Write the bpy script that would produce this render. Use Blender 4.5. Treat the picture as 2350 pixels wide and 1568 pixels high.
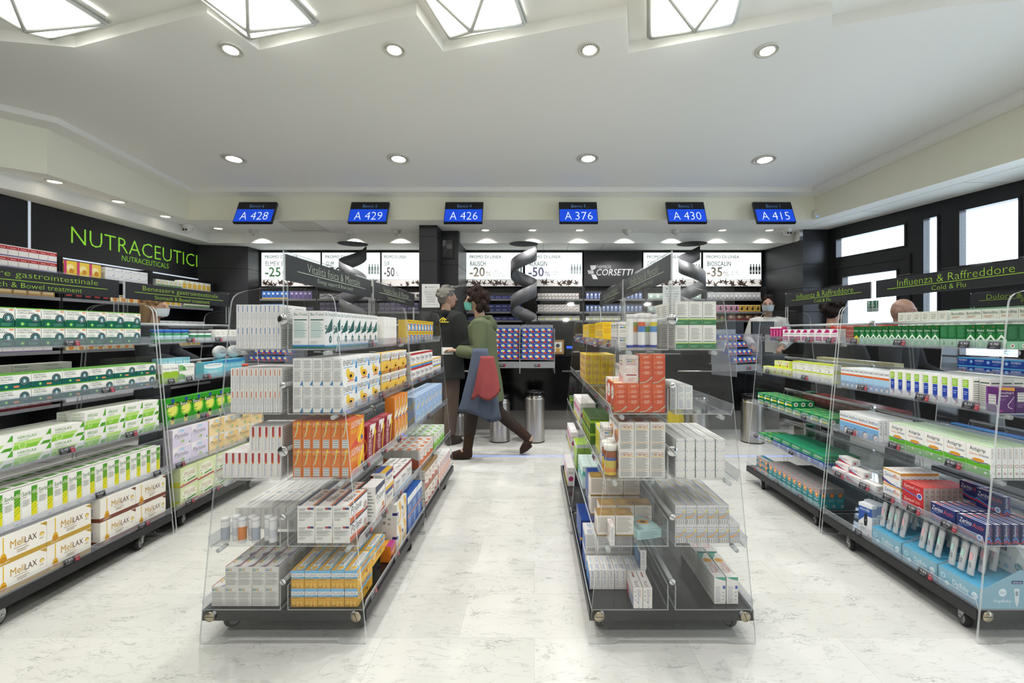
import bpy, bmesh, math, random
from mathutils import Vector, Matrix
random.seed(7)
PI = math.pi
for o in list(bpy.data.objects):
    bpy.data.objects.remove(o, do_unlink=True)
S = bpy.context.scene
C = S.collection

# ------------------------------------------------------------------ camera, world, light, exposure
F, CU, CV, CH = 1044.4, 1226.0, 762.0, 1.23       # focal length (px), principal point of the shop axis, eye height (m)
cam = bpy.data.cameras.new('camera')
cam.sensor_width = 36.0
cam.lens = 36.0 * F / 2350
cam.shift_x = -(CU - 1175) / 2350
cam.shift_y = -(784 - CV) / 2350
cam.clip_start = 0.05
cam_ob = bpy.data.objects.new('camera', cam)
cam_ob.location = (0, 0, CH)
cam_ob.rotation_euler = (PI / 2, 0, 0)
C.objects.link(cam_ob)
S.camera = cam_ob

w = bpy.data.worlds.new('overcast_sky')
S.world = w
w.use_nodes = True
w.node_tree.nodes['Background'].inputs[0].default_value = (0.72, 0.86, 1.0, 1)
w.node_tree.nodes['Background'].inputs[1].default_value = 3.6

S.view_settings.view_transform = 'Standard'
S.view_settings.look = 'None'
S.view_settings.gamma = 1
S.view_settings.use_curve_mapping = False
S.view_settings.exposure = 0.86
cy = S.cycles
cy.use_denoising = True
cy.max_bounces = 7
cy.diffuse_bounces = 3
cy.glossy_bounces = 3
cy.transmission_bounces = 4
cy.transparent_max_bounces = 40
cy.sample_clamp_indirect = 4.0
cy.caustics_reflective = False
cy.caustics_refractive = False
cy.use_adaptive_sampling = True
cy.adaptive_threshold = 0.05
PANEL_E, SPOT_W, DOWN_W, FILL_W = 3.2, 14.0, 56.0, 11.0           # ceiling light panels, soffit spots, downlights, added entrance fill


def P(u, v, d):
    return Vector(((u - CU) * d / F, d, CH - (v - CV) * d / F))


# ------------------------------------------------------------------ materials
def lin(h):
    h = h.lstrip('#')
    c = [int(h[i:i + 2], 16) / 255 for i in (0, 2, 4)]
    return [x / 12.92 if x <= .04045 else ((x + .055) / 1.055) ** 2.4 for x in c] + [1]


_m = {}


def M(hexc, rough=.38, metal=0.0, emit=0.0, spec=.5, coat=0.0):
    k = (hexc, rough, metal, emit, spec, coat)
    if k in _m:
        return _m[k]
    m = bpy.data.materials.new('finish_' + hexc.strip('#'))
    m.use_nodes = True
    b = m.node_tree.nodes['Principled BSDF']
    b.inputs['Base Color'].default_value = lin(hexc)
    b.inputs['Roughness'].default_value = rough
    b.inputs['Metallic'].default_value = metal
    b.inputs['Specular IOR Level'].default_value = spec
    b.inputs['Coat Weight'].default_value = coat
    if emit:
        b.inputs['Emission Color'].default_value = lin(hexc)
        b.inputs['Emission Strength'].default_value = emit
    _m[k] = m
    return m


def nodes(name):
    m = bpy.data.materials.new(name)
    m.use_nodes = True
    nt = m.node_tree
    return m, nt, nt.nodes['Principled BSDF']


def clear(name, tint, refl=.9, haze=0.0, hazecol=(.8, .85, .86, 1), ior=1.45):
    m = bpy.data.materials.new(name)
    m.use_nodes = True
    nt = m.node_tree
    nt.nodes.clear()
    out = nt.nodes.new('ShaderNodeOutputMaterial')
    tr = nt.nodes.new('ShaderNodeBsdfTransparent')
    tr.inputs[0].default_value = tint
    gl = nt.nodes.new('ShaderNodeBsdfGlossy')
    gl.inputs['Roughness'].default_value = .03
    fr = nt.nodes.new('ShaderNodeLayerWeight')         # thin sheet: the same reflectance from both sides
    fr.inputs[0].default_value = .5
    pw = nt.nodes.new('ShaderNodeMath')
    pw.operation = 'POWER'
    pw.inputs[1].default_value = 5
    nt.links.new(fr.outputs['Facing'], pw.inputs[0])
    f0 = ((ior - 1) / (ior + 1)) ** 2
    mu = nt.nodes.new('ShaderNodeMath')
    mu.operation = 'MULTIPLY_ADD'
    mu.inputs[1].default_value = (1 - f0) * refl
    mu.inputs[2].default_value = f0 * refl
    nt.links.new(pw.outputs[0], mu.inputs[0])
    mx = nt.nodes.new('ShaderNodeMixShader')
    nt.links.new(mu.outputs[0], mx.inputs[0])
    src = tr
    if haze:
        df = nt.nodes.new('ShaderNodeBsdfDiffuse')
        df.inputs[0].default_value = hazecol
        m2 = nt.nodes.new('ShaderNodeMixShader')
        m2.inputs[0].default_value = haze
        nt.links.new(tr.outputs[0], m2.inputs[1])
        nt.links.new(df.outputs[0], m2.inputs[2])
        src = m2
    nt.links.new(src.outputs[0], mx.inputs[1])
    nt.links.new(gl.outputs[0], mx.inputs[2])
    nt.links.new(mx.outputs[0], out.inputs[0])
    return m


ACR = clear('clear_acrylic', (.965, .968, .968, 1), .9, .004)
RAIL = clear('frosted_rail_acrylic', (.90, .91, .93, 1), .7, .13, (.75, .78, .86, 1))
EDGE = clear('polished_acrylic_edge', (.80, .83, .83, 1), 1.0, .44, (.84, .88, .88, 1))
GLASS = clear('window_glass', (.97, .98, .99, 1), .6)
POUCH = clear('clear_plastic_case', (.86, .87, .88, 1), .8, .42, (.9, .92, .93, 1))


def plaster(name, col, bump=.02):
    m, nt, b = nodes(name)
    n = nt.nodes.new('ShaderNodeTexNoise')
    n.inputs['Scale'].default_value = 220
    bp = nt.nodes.new('ShaderNodeBump')
    bp.inputs['Strength'].default_value = bump
    nt.links.new(n.outputs[0], bp.inputs['Height'])
    nt.links.new(bp.outputs[0], b.inputs['Normal'])
    b.inputs['Base Color'].default_value = lin(col)
    b.inputs['Roughness'].default_value = .75
    b.inputs['Specular IOR Level'].default_value = .25
    return m


PLASTER = plaster('matt_ceiling_plaster', '#efeee7')
FASCIA = plaster('cream_fascia_paint', '#eeedda')
DARK = M('#202124', .42)
DARKPANEL = M('#1c1d20', .36)


def marble():
    m, nt, b = nodes('white_veined_marble')
    L = nt.links.new
    co = nt.nodes.new('ShaderNodeTexCoord')
    mp = nt.nodes.new('ShaderNodeMapping')
    mp.inputs['Rotation'].default_value = (0, 0, .0)
    L(co.outputs['Object'], mp.inputs[0])
    br = nt.nodes.new('ShaderNodeTexBrick')
    br.offset = .5
    br.inputs['Color1'].default_value = (0, 0, 0, 1)
    br.inputs['Color2'].default_value = (1, 1, 1, 1)
    br.inputs['Mortar'].default_value = (.5, .5, .5, 1)
    br.inputs['Scale'].default_value = 1.0
    br.inputs['Mortar Size'].default_value = .0011
    br.inputs['Brick Width'].default_value = .61
    br.inputs['Row Height'].default_value = .305
    L(mp.outputs[0], br.inputs['Vector'])
    # every tile shifts the vein pattern
    ad = nt.nodes.new('ShaderNodeVectorMath')
    ad.operation = 'MULTIPLY_ADD'
    L(br.outputs['Color'], ad.inputs[0])
    ad.inputs[1].default_value = (17, 9, 5)
    L(mp.outputs[0], ad.inputs[2])
    st = nt.nodes.new('ShaderNodeMapping')
    st.inputs['Rotation'].default_value = (0, 0, -.35)
    st.inputs['Scale'].default_value = (2.2, 6.0, 1)
    L(ad.outputs[0], st.inputs[0])

    def vein(scale, dist, w0, detail):
        n = nt.nodes.new('ShaderNodeTexNoise')
        n.inputs['Scale'].default_value = scale
        n.inputs['Detail'].default_value = detail
        n.inputs['Distortion'].default_value = dist
        L(st.outputs[0], n.inputs['Vector'])
        s = nt.nodes.new('ShaderNodeMath'); s.operation = 'SUBTRACT'; s.inputs[1].default_value = .5
        L(n.outputs[0], s.inputs[0])
        a = nt.nodes.new('ShaderNodeMath'); a.operation = 'ABSOLUTE'
        L(s.outputs[0], a.inputs[0])
        r = nt.nodes.new('ShaderNodeMapRange')
        r.inputs[1].default_value = 0
        r.inputs[2].default_value = w0
        r.inputs[3].default_value = 1
        r.inputs[4].default_value = 0
        L(a.outputs[0], r.inputs[0])
        return r
    v1, v2 = vein(1.7, 1.3, .010, 7), vein(8.0, .7, .040, 6)
    gate = nt.nodes.new('ShaderNodeTexNoise'); gate.inputs['Scale'].default_value = 3.2; gate.inputs['Detail'].default_value = 3
    L(st.outputs[0], gate.inputs['Vector'])
    gr = nt.nodes.new('ShaderNodeMapRange'); gr.inputs[1].default_value = .52; gr.inputs[2].default_value = .68
    L(gate.outputs[0], gr.inputs[0])
    g2 = nt.nodes.new('ShaderNodeMath'); g2.operation = 'MULTIPLY'
    L(v2.outputs[0], g2.inputs[0]); L(gr.outputs[0], g2.inputs[1])
    g3 = nt.nodes.new('ShaderNodeMath'); g3.operation = 'MULTIPLY'; g3.inputs[1].default_value = .42
    L(v1.outputs[0], g3.inputs[0])
    sm = nt.nodes.new('ShaderNodeMath'); sm.operation = 'MAXIMUM'
    L(g2.outputs[0], sm.inputs[0]); L(g3.outputs[0], sm.inputs[1])
    cl = nt.nodes.new('ShaderNodeTexNoise'); cl.inputs['Scale'].default_value = 1.1; cl.inputs['Detail'].default_value = 5
    L(ad.outputs[0], cl.inputs['Vector'])
    c1 = nt.nodes.new('ShaderNodeMix'); c1.data_type = 'RGBA'
    c1.inputs[6].default_value = lin('#d6d6d1'); c1.inputs[7].default_value = lin('#c4c5bf')
    cr = nt.nodes.new('ShaderNodeMapRange'); cr.inputs[1].default_value = .4; cr.inputs[2].default_value = .7
    L(cl.outputs[0], cr.inputs[0]); L(cr.outputs[0], c1.inputs[0])
    # faint tone difference from tile to tile
    ct = nt.nodes.new('ShaderNodeMix'); ct.data_type = 'RGBA'
    tr = nt.nodes.new('ShaderNodeMapRange'); tr.inputs[1].default_value = .72; tr.inputs[2].default_value = 1.0; tr.inputs[4].default_value = .3
    L(br.outputs['Color'], tr.inputs[0]); L(tr.outputs[0], ct.inputs[0])
    L(c1.outputs[2], ct.inputs[6]); ct.inputs[7].default_value = lin('#c9cabf')
    c2 = nt.nodes.new('ShaderNodeMix'); c2.data_type = 'RGBA'
    sc = nt.nodes.new('ShaderNodeMath'); sc.operation = 'MULTIPLY'; sc.inputs[1].default_value = .85
    L(sm.outputs[0], sc.inputs[0]); L(sc.outputs[0], c2.inputs[0])
    L(ct.outputs[2], c2.inputs[6]); c2.inputs[7].default_value = lin('#8d8f8c')
    c3 = nt.nodes.new('ShaderNodeMix'); c3.data_type = 'RGBA'
    mf = nt.nodes.new('ShaderNodeMath'); mf.operation = 'MULTIPLY'; mf.inputs[1].default_value = .28
    L(br.outputs['Fac'], mf.inputs[0]); L(mf.outputs[0], c3.inputs[0])
    L(c2.outputs[2], c3.inputs[6]); c3.inputs[7].default_value = lin('#8c8a80')
    L(c3.outputs[2], b.inputs['Base Color'])
    b.inputs['Roughness'].default_value = .26
    b.inputs['Specular IOR Level'].default_value = .35
    return m


MARBLE = marble()


def brushed():
    m, nt, b = nodes('brushed_stainless_steel')
    co = nt.nodes.new('ShaderNodeTexCoord')
    mp = nt.nodes.new('ShaderNodeMapping'); mp.inputs['Scale'].default_value = (3, 3, 260)
    n = nt.nodes.new('ShaderNodeTexNoise'); n.inputs['Scale'].default_value = 4
    r = nt.nodes.new('ShaderNodeMapRange'); r.inputs[3].default_value = .22; r.inputs[4].default_value = .42
    L = nt.links.new
    L(co.outputs['Object'], mp.inputs[0]); L(mp.outputs[0], n.inputs['Vector']); L(n.outputs[0], r.inputs[0]); L(r.outputs[0], b.inputs['Roughness'])
    b.inputs['Base Color'].default_value = lin('#b9b6b0')
    b.inputs['Metallic'].default_value = 1
    return m


STEEL = brushed()
CHROME = M('#c9cacb', .16, 1.0)
CAPMETAL = M('#b3a893', .34, 1.0)
RUBBER = M('#141414', .6)


def fabric(name, col, scale=300, amt=.25):
    m, nt, b = nodes(name)
    n = nt.nodes.new('ShaderNodeTexNoise'); n.inputs['Scale'].default_value = scale; n.inputs['Detail'].default_value = 4
    mx = nt.nodes.new('ShaderNodeMix'); mx.data_type = 'RGBA'
    c = lin(col)
    mx.inputs[6].default_value = [x * (1 - amt) for x in c[:3]] + [1]
    mx.inputs[7].default_value = [min(1, x * (1 + amt)) for x in c[:3]] + [1]
    bp = nt.nodes.new('ShaderNodeBump'); bp.inputs['Strength'].default_value = .25
    L = nt.links.new
    L(n.outputs[0], mx.inputs[0]); L(mx.outputs[2], b.inputs['Base Color']); L(n.outputs[0], bp.inputs['Height']); L(bp.outputs[0], b.inputs['Normal'])
    b.inputs['Roughness'].default_value = .85
    b.inputs['Specular IOR Level'].default_value = .2
    return m


# ------------------------------------------------------------------ mesh helpers
_txt = {}


def text_polys(s, bold=0.0):
    k = (s, bold)
    if k not in _txt:
        cu = bpy.data.curves.new('lettering', 'FONT')
        cu.body = s
        cu.resolution_u = 2
        cu.offset = bold
        ob = bpy.data.objects.new('lettering', cu)
        me = ob.to_mesh()
        vs = [(v.co.x, v.co.y) for v in me.vertices]
        fs = [tuple(p.vertices) for p in me.polygons]
        ob.to_mesh_clear()
        bpy.data.objects.remove(ob)
        bpy.data.curves.remove(cu)
        x0 = min(v[0] for v in vs); x1 = max(v[0] for v in vs)
        y0 = min(v[1] for v in vs); y1 = max(v[1] for v in vs)
        a = sum((vs[f[1]][0] - vs[f[0]][0]) * (vs[f[2]][1] - vs[f[0]][1]) - (vs[f[1]][1] - vs[f[0]][1]) * (vs[f[2]][0] - vs[f[0]][0]) for f in fs)
        if a < 0:
            fs = [f[::-1] for f in fs]
        _txt[k] = ([((x - x0) / (x1 - x0), (y - y0) / (y1 - y0)) for x, y in vs], fs, (x1 - x0) / (y1 - y0))
    return _txt[k]


class MB:
    def __init__(s):
        s.v, s.f, s.m, s.sm, s.mats = [], [], [], [], []

    def mi(s, m):
        if m not in s.mats:
            s.mats.append(m)
        return s.mats.index(m)

    def face(s, pts, m, smooth=False):
        b = len(s.v)
        s.v += [tuple(p) for p in pts]
        s.f.append(tuple(range(b, b + len(pts)))); s.m.append(s.mi(m)); s.sm.append(smooth)

    def add(s, vs, fs, m, smooth=False):
        b = len(s.v)
        s.v += [tuple(p) for p in vs]
        i = s.mi(m)
        for f in fs:
            s.f.append(tuple(b + j for j in f)); s.m.append(i); s.sm.append(smooth)

    def box(s, x0, x1, y0, y1, z0, z1, m, mx=None, my=None, mz=None):
        vs = [(x, y, z) for x in (x0, x1) for y in (y0, y1) for z in (z0, z1)]
        s.hexa(vs, m, mx, my, mz)

    def hexa(s, vs, m, mx=None, my=None, mz=None):
        b = len(s.v)
        s.v += [tuple(p) for p in vs]
        for f, mm in (((0, 1, 3, 2), mx), ((4, 6, 7, 5), mx), ((0, 4, 5, 1), my), ((2, 3, 7, 6), my), ((0, 2, 6, 4), mz), ((1, 5, 7, 3), mz)):
            s.f.append(tuple(b + j for j in f)); s.m.append(s.mi(mm or m)); s.sm.append(False)

    def prism(s, pts, axis, a0, a1, m, mside=None, smooth=False):
        """extrude a closed 2-D outline (counter-clockwise) along axis x/y/z"""
        def at(p, a):
            return {'x': (a, p[0], p[1]), 'y': (p[0], a, p[1]), 'z': (p[0], p[1], a)}[axis]
        n = len(pts)
        fl = axis == 'y'
        lo, hi = [at(p, a0) for p in pts], [at(p, a1) for p in pts]
        s.face(lo if fl else lo[::-1], m)
        s.face(hi[::-1] if fl else hi, m)
        b = len(s.v)
        s.v += lo + hi
        i = s.mi(mside or m)
        for k in range(n):
            q = (k, (k + 1) % n, n + (k + 1) % n, n + k)
            s.f.append(tuple(b + j for j in (q[::-1] if fl else q))); s.m.append(i); s.sm.append(smooth)

    def tube(s, pts, rad, m, seg=10, cap=True, flat=1.0):
        pts = [Vector(p) for p in pts]
        rad = rad if isinstance(rad, (list, tuple)) else [rad] * len(pts)
        b = len(s.v)
        up = None
        for k, p in enumerate(pts):
            t = (pts[min(k + 1, len(pts) - 1)] - pts[max(k - 1, 0)]).normalized()
            if up is None:
                up = Vector((0, 0, 1)) if abs(t.z) < .9 else Vector((0, 1, 0))
            n1 = up.cross(t).normalized()
            n2 = t.cross(n1)
            up = n2
            for j in range(seg):
                a = 2 * PI * j / seg
                s.v.append(tuple(p + n1 * (math.cos(a) * rad[k]) + n2 * (math.sin(a) * rad[k] * flat)))
        i = s.mi(m)
        for k in range(len(pts) - 1):
            for j in range(seg):
                j2 = (j + 1) % seg
                s.f.append((b + k * seg + j, b + k * seg + j2, b + (k + 1) * seg + j2, b + (k + 1) * seg + j)); s.m.append(i); s.sm.append(True)
        if cap:
            s.f.append(tuple(b + j for j in range(seg))[::-1]); s.m.append(i); s.sm.append(False)
            e = b + (len(pts) - 1) * seg
            s.f.append(tuple(e + j for j in range(seg))); s.m.append(i); s.sm.append(False)

    def lathe(s, prof, m, seg=24, cx=0, cy=0, smooth=True, mats=None):
        b = len(s.v)
        for r, z in prof:
            for j in range(seg):
                a = 2 * PI * j / seg
                s.v.append((cx + r * math.cos(a), cy + r * math.sin(a), z))
        for k in range(len(prof) - 1):
            i = s.mi(mats[k] if mats else m)
            for j in range(seg):
                j2 = (j + 1) % seg
                s.f.append((b + k * seg + j, b + k * seg + j2, b + (k + 1) * seg + j2, b + (k + 1) * seg + j)); s.m.append(i); s.sm.append(smooth)

    def ball(s, c, r, m, seg=14, rings=9):
        c = Vector(c)
        r = Vector(r) if isinstance(r, (list, tuple)) else Vector((r, r, r))
        b = len(s.v)
        vs, fs = [], []
        for k in range(rings + 1):
            t = PI * k / rings
            for j in range(seg):
                a = 2 * PI * j / seg
                vs.append(c + Vector((r.x * math.sin(t) * math.cos(a), r.y * math.sin(t) * math.sin(a), -r.z * math.cos(t))))
        for k in range(rings):
            for j in range(seg):
                j2 = (j + 1) % seg
                fs.append((k * seg + j, k * seg + j2, (k + 1) * seg + j2, (k + 1) * seg + j))
        s.add(vs, fs, m, True)

    def art(s, o, ux, uy, items, lift=.0002):
        """flat printing on a face: o corner, ux/uy edge vectors, items in 0..1 face coordinates"""
        o, ux, uy = Vector(o), Vector(ux), Vector(uy)
        n = ux.cross(uy).normalized()
        W, H = ux.length, uy.length
        for k, it in enumerate(items):
            d = n * (lift + .00005 * k)
            q = lambda x, y: o + ux * min(1, max(0, x)) + uy * min(1, max(0, y)) + d
            kd = it[0]
            if kd == 'r':
                _, x0, y0, x1, y1, c = it
                s.face([q(x0, y0), q(x1, y0), q(x1, y1), q(x0, y1)], ink(c))
            elif kd == 'p':
                s.face([q(x, y) for x, y in it[1]], ink(it[2]))
            elif kd == 'c':
                _, x, y, r, c = it[:5]
                ry = it[5] if len(it) > 5 else r * W / H
                s.face([q(x + r * math.cos(a * PI / 9), y + ry * math.sin(a * PI / 9)) for a in range(18)], ink(c))
            elif kd in 'tTlvx':     # t text, T bold, l light, v vertical (reads upward), x slanted
                _, x0, y0, x1, y1, st, c = it
                vs, fs, asp = text_polys(st, {'T': .02, 'l': -.014}.get(kd, 0.0))
                if kd == 'v':
                    pts = [q(x1 - y * (x1 - x0), y0 + x * (y1 - y0)) for x, y in vs]
                elif kd == 'x':
                    sh = .2 * (y1 - y0) * H / W
                    pts = [q(x0 + x * (x1 - x0 - sh) + y * sh, y0 + y * (y1 - y0)) for x, y in vs]
                else:
                    pts = [q(x0 + x * (x1 - x0), y0 + y * (y1 - y0)) for x, y in vs]
                s.add(pts, fs, ink(c))
            elif kd == 'y':         # text centred on x, natural proportions times a stretch
                _, xc, y0, y1, st, c, wd = it
                vs, fs, asp = text_polys(st, -.012)
                hw = asp * (y1 - y0) * H / W * wd / 2
                s.add([q(xc - hw + x * 2 * hw, y0 + y * (y1 - y0)) for x, y in vs], fs, ink(c))
            elif kd == 'n':         # lines of small print
                _, x0, y0, x1, y1, cnt, c = it
                hh = (y1 - y0) / cnt
                for j in range(cnt):
                    e = x0 + (x1 - x0) * (.72 + .28 * ((j * 37 + 11) % 10) / 10)
                    y = y0 + hh * (j + .3)
                    s.face([q(x0, y), q(e, y), q(e, y + hh * .4), q(x0, y + hh * .4)], ink(c))
            elif kd == 'b':         # bar code on a white patch
                _, x0, y0, x1, y1, vert = it
                s.face([q(x0, y0), q(x1, y0), q(x1, y1), q(x0, y1)], ink('#f2f2ee'))
                d = d + n * .00003
                q = lambda x, y: o + ux * x + uy * y + d
                N = 11
                for j in range(N):
                    a0, a1 = (j + .2) / N, (j + .2 + (.3 if j % 3 else .6)) / N
                    if vert:
                        ya, yb = y0 + (y1 - y0) * a0, y0 + (y1 - y0) * a1
                        s.face([q(x0 + .02, ya), q(x1 - .02, ya), q(x1 - .02, yb), q(x0 + .02, yb)], ink('#3c3c3e'))
                    else:
                        xa, xb = x0 + (x1 - x0) * a0, x0 + (x1 - x0) * a1
                        s.face([q(xa, y0 + .01), q(xb, y0 + .01), q(xb, y1 - .01), q(xa, y1 - .01)], ink('#3c3c3e'))

    def mesh(s, name):
        me = bpy.data.meshes.new(name)
        me.from_pydata(s.v, [], s.f)
        for m in s.mats:
            me.materials.append(m)
        me.polygons.foreach_set('material_index', s.m)
        me.polygons.foreach_set('use_smooth', s.sm)
        me.update()
        return me

    def build(s, name, parent=None, loc=None, rot=None, kind=None):
        return put(name, s.mesh(name), parent, loc, rot, kind)


INK_E = [0.0]


def ink(c):
    return c if not isinstance(c, str) else M(c, .4, 0, INK_E[0])


def put(name, me, parent=None, loc=None, rot=None, kind=None):
    o = bpy.data.objects.new(name, me)
    C.objects.link(o)
    o.parent = parent
    if loc is not None:
        o.location = loc
    if rot is not None:
        o.rotation_euler = rot if isinstance(rot, (tuple, list)) else (0, 0, rot)
    if kind:
        o['kind'] = kind
    return o


def tag(o, label, cat, group=None):
    o['label'] = label
    o['category'] = cat
    if group:
        o['group'] = group
    return o


def empty(name, loc, rot=0.0):
    return put(name, None, None, loc, rot)


def struct(name, mb):
    return mb.build(name, None, None, None, 'structure')


ORD = ('first second third fourth fifth sixth seventh eighth ninth tenth eleventh twelfth thirteenth fourteenth fifteenth sixteenth '
       'seventeenth eighteenth nineteenth twentieth').split()

# ------------------------------------------------------------------ the room
CZ0, CD0, CSL = 2.95, 5.41, .0747                     # the ceiling rises gently towards the entrance


def cz(d):
    return CZ0 + CSL * (CD0 - d)


def on_ceiling(u, v, up=0.0):
    k = (CV - v) / F
    d = (CZ0 + CSL * CD0 + up - CH) / (k + CSL)
    return Vector(((u - CU) * d / F, d, CH + k * d))


mb = MB()
mb.face([(-7, -3.2, 0), (7, -3.2, 0), (7, 7.4, 0), (-7, 7.4, 0)], MARBLE)
floor = struct('floor', mb)

def wx(d):                                           # the window wall stands at an angle to the shop axis
    return 3.957 + (6.13 - d) * .2354


def xr(d, x0=3.31, d0=5.41):
    return x0 + (d0 - d) * .2160


LZ, FZT, FZB, SZ = 2.61, 2.893, 2.61, 2.469
saw = [on_ceiling(u, v) for u, v in ((-330, -40), (172, 109), (475, 29), (595, 115), (956, 33), (1017, 118), (1438, 37), (1442, 122), (1910, 34), (1908, 62), (2170, 15), (2560, -60))]
saw[0].x = -6.6
saw[-1].x = 4.6
mb = MB()
# lower ceiling field: from the saw-tooth edge back to the border ring
C3 = lambda x, d: (x, d, cz(d))
mb.face([C3(-4.073, 3.89), C3(xr(3.89), 3.89), C3(3.31, 5.41), C3(-4.073, 5.41)], PLASTER)
mb.face([C3(-6.6, 3.3), C3(4.6, 3.3), C3(4.6, 3.89), C3(-4.073, 3.89), C3(-4.6, 3.45), C3(-6.6, 3.4)], PLASTER)
for a, b in zip(saw, saw[1:]):
    mb.face([a, b, C3(b.x, 3.3), C3(a.x, 3.3)], PLASTER)
    u_ = Vector((0, 0, .075))
    mb.face([a, b, b + u_, a + u_], PLASTER)
mb.face([(-7, -3.2, cz(-3.2) + .075), (7, -3.2, cz(-3.2) + .075), (7, 3.6, cz(3.6) + .075), (-7, 3.6, cz(3.6) + .075)], PLASTER)
struct('ceiling', mb)

# border ring under the ceiling, then the fascias and soffits
mb = MB()
def strip(pts, z0, z1, m):
    for (a, b) in zip(pts, pts[1:]):
        f0 = z0 if callable(z0) else (lambda d, z=z0: z)
        f1 = z1 if callable(z1) else (lambda d, z=z1: z)
        mb.face([(a[0], a[1], f0(a[1])), (b[0], b[1], f0(b[1])), (b[0], b[1], f1(b[1])), (a[0], a[1], f1(a[1]))], m)
def shelfz(p0, p1, z, m):
    f = z if callable(z) else (lambda d: z)
    for k in range(len(p0) - 1):
        q = [p0[k], p0[k + 1], p1[k + 1], p1[k]]
        mb.face([(x, y, f(y)) for x, y in q], m)
rz = lambda d: cz(d) - .052
ring_i = [(-5.6, 2.60), (-4.6, 3.45), (-4.073, 3.89), (-4.073, 5.41), (3.31, 5.41), (xr(2.0), 2.0), (xr(-3.2), -3.2)]
fas_i = [(-5.6, 2.75), (-4.80, 3.48), (-4.26, 3.98), (-4.26, 5.60), (3.45, 5.60), (xr(2.0, 3.45, 5.6), 2.0), (xr(-3.2, 3.45, 5.6), -3.2)]
sof_i = [(-5.6, 3.3), (-4.66, 3.66), (-4.52, 4.13), (-4.52, 6.34), (3.62, 6.34)]
strip(ring_i, rz, lambda d: cz(d) + .01, PLASTER)
shelfz(ring_i, fas_i, rz, PLASTER)
struct('trim_1', mb)
mb = MB()
strip(fas_i, FZB, lambda d: rz(d) + .004, FASCIA)
struct('trim_2', mb)
mb = MB()
shelfz(fas_i[:5], sof_i, LZ, PLASTER)
shelfz([(3.45, 5.6), (xr(2.0, 3.45, 5.6), 2.0), (xr(-3.2, 3.45, 5.6), -3.2)], [(wx(6.4) + .05, 6.4), (wx(2.0) + .05, 2.0), (wx(-3.2) + .05, -3.2)], LZ, PLASTER)
mb.face([(3.45, 5.6, LZ), (wx(6.4) + .05, 6.4, LZ), (3.62, 6.34, LZ)], PLASTER)
GR = M('#77777a', .8)
for k in range(6):                                    # seams of the soffit panels
    d = 1.2 + k * 1.0
    x0 = xr(d, 3.45, 5.6)
    mb.box(x0 + .2, wx(d), d - .002, d + .002, LZ - .0006, LZ + .001, GR)
a_, b_ = (xr(6, 3.45, 5.6) + .2, 6.0), (xr(0, 3.45, 5.6) + .2, 0.0)
mb.face([(a_[0], a_[1], LZ - .0007), (b_[0], b_[1], LZ - .0007), (b_[0] + .006, b_[1], LZ - .0007), (a_[0] + .006, a_[1], LZ - .0007)], GR)
struct('ceiling_soffit', mb)
mb = MB()
strip(sof_i, SZ, LZ, PLASTER)
mb.face([(3.62, 6.34, SZ), (3.62, 6.34, LZ), (3.58, 6.14, LZ), (3.58, 6.14, SZ)], PLASTER)
mb.face([(-5.6, 3.3, SZ), (-4.66, 3.66, SZ), (-4.52, 4.13, SZ), (-4.52, 6.34, SZ), (3.62, 6.34, SZ), (3.62, 7.1, SZ), (-5.6, 7.1, SZ)], PLASTER)
for u in (1246, 1300, 1375):
    p = P(u, 575, 6.9)
    mb.box(p.x - .002, p.x + .002, 6.36, 6.9, SZ - .0006, SZ, GR)
struct('trim_3', mb)

mb = MB()
mb.box(-5.0, 4.2, 7.0, 7.1, 0, 3.2, M('#2a2625', .5))
struct('wall_back', mb)
mb = MB()
mb.box(-4.95, -4.8, -3.2, 7.1, 0, 3.5, M('#17181b', .45))
struct('wall_left', mb)
mb = MB()
mb.box(-7, 7, -3.35, -3.2, 0, 4, M('#d9d7cf', .7))
struct('wall_front', mb)

# window wall: dark frames with glass, built along the angled wall line
WA, WB = Vector((wx(7.0), 7.0, 0)), Vector((wx(-3.2), -3.2, 0))
WD = (WB - WA).normalized()
WN = Vector((WD.y, -WD.x, 0))                        # into the room
if WN.x > 0:
    WN = -WN


def s_of(u):                                         # distance along the wall where the sight line through column u meets it
    k = (u - CU) / F
    d = (3.957 + 6.13 * .2354) / (k + .2354)
    return (Vector((wx(d), d, 0)) - WA).dot(WD), d


def wall_box(mb, s0, s1, z0, z1, t0, t1, m):
    vs = []
    for t in (t0, t1):
        for s_ in (s0, s1):
            for z in (z0, z1):
                p = WA + WD * s_ + WN * t
                vs.append((p.x, p.y, z))
    mb.hexa(vs, m)


def zat(u, v):
    return CH - (v - CV) * s_of(u)[1] / F


holes = []
def hole(ua, ub, zt, zb):
    holes.append((s_of(ua)[0], s_of(ub)[0], zb, zt))
hole(1917.6, 2080, zat(1917.6, 548), zat(1917.6, 595.5))
hole(1932, 2062, zat(1932, 634), 1.22)
hole(2117, 2156, zat(2117, 501), 1.30)
hole(2199, 2344, zat(2199, 482), zat(2199, 615))
hole(2199, 2344, zat(2199, 775), .98)
s3 = holes[3][1]
for k in range(3):
    holes.append((s3 + .35 + k * 1.5, s3 + 1.55 + k * 1.5, .25, holes[3][3]))
WF = M('#16171a', .4)
cuts = sorted({0.0, (WB - WA).length} | {h[0] for h in holes} | {h[1] for h in holes})
mb = MB()
for a, b in zip(cuts, cuts[1:]):
    zs = sorted([(h[2], h[3]) for h in holes if h[0] <= a + 1e-6 and h[1] >= b - 1e-6])
    z = 0.0
    for z0, z1 in zs:
        wall_box(mb, a, b, z, z0, -.10, 0, WF)
        z = z1
    wall_box(mb, a, b, z, LZ, -.10, 0, WF)
struct('wall_right', mb)
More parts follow.
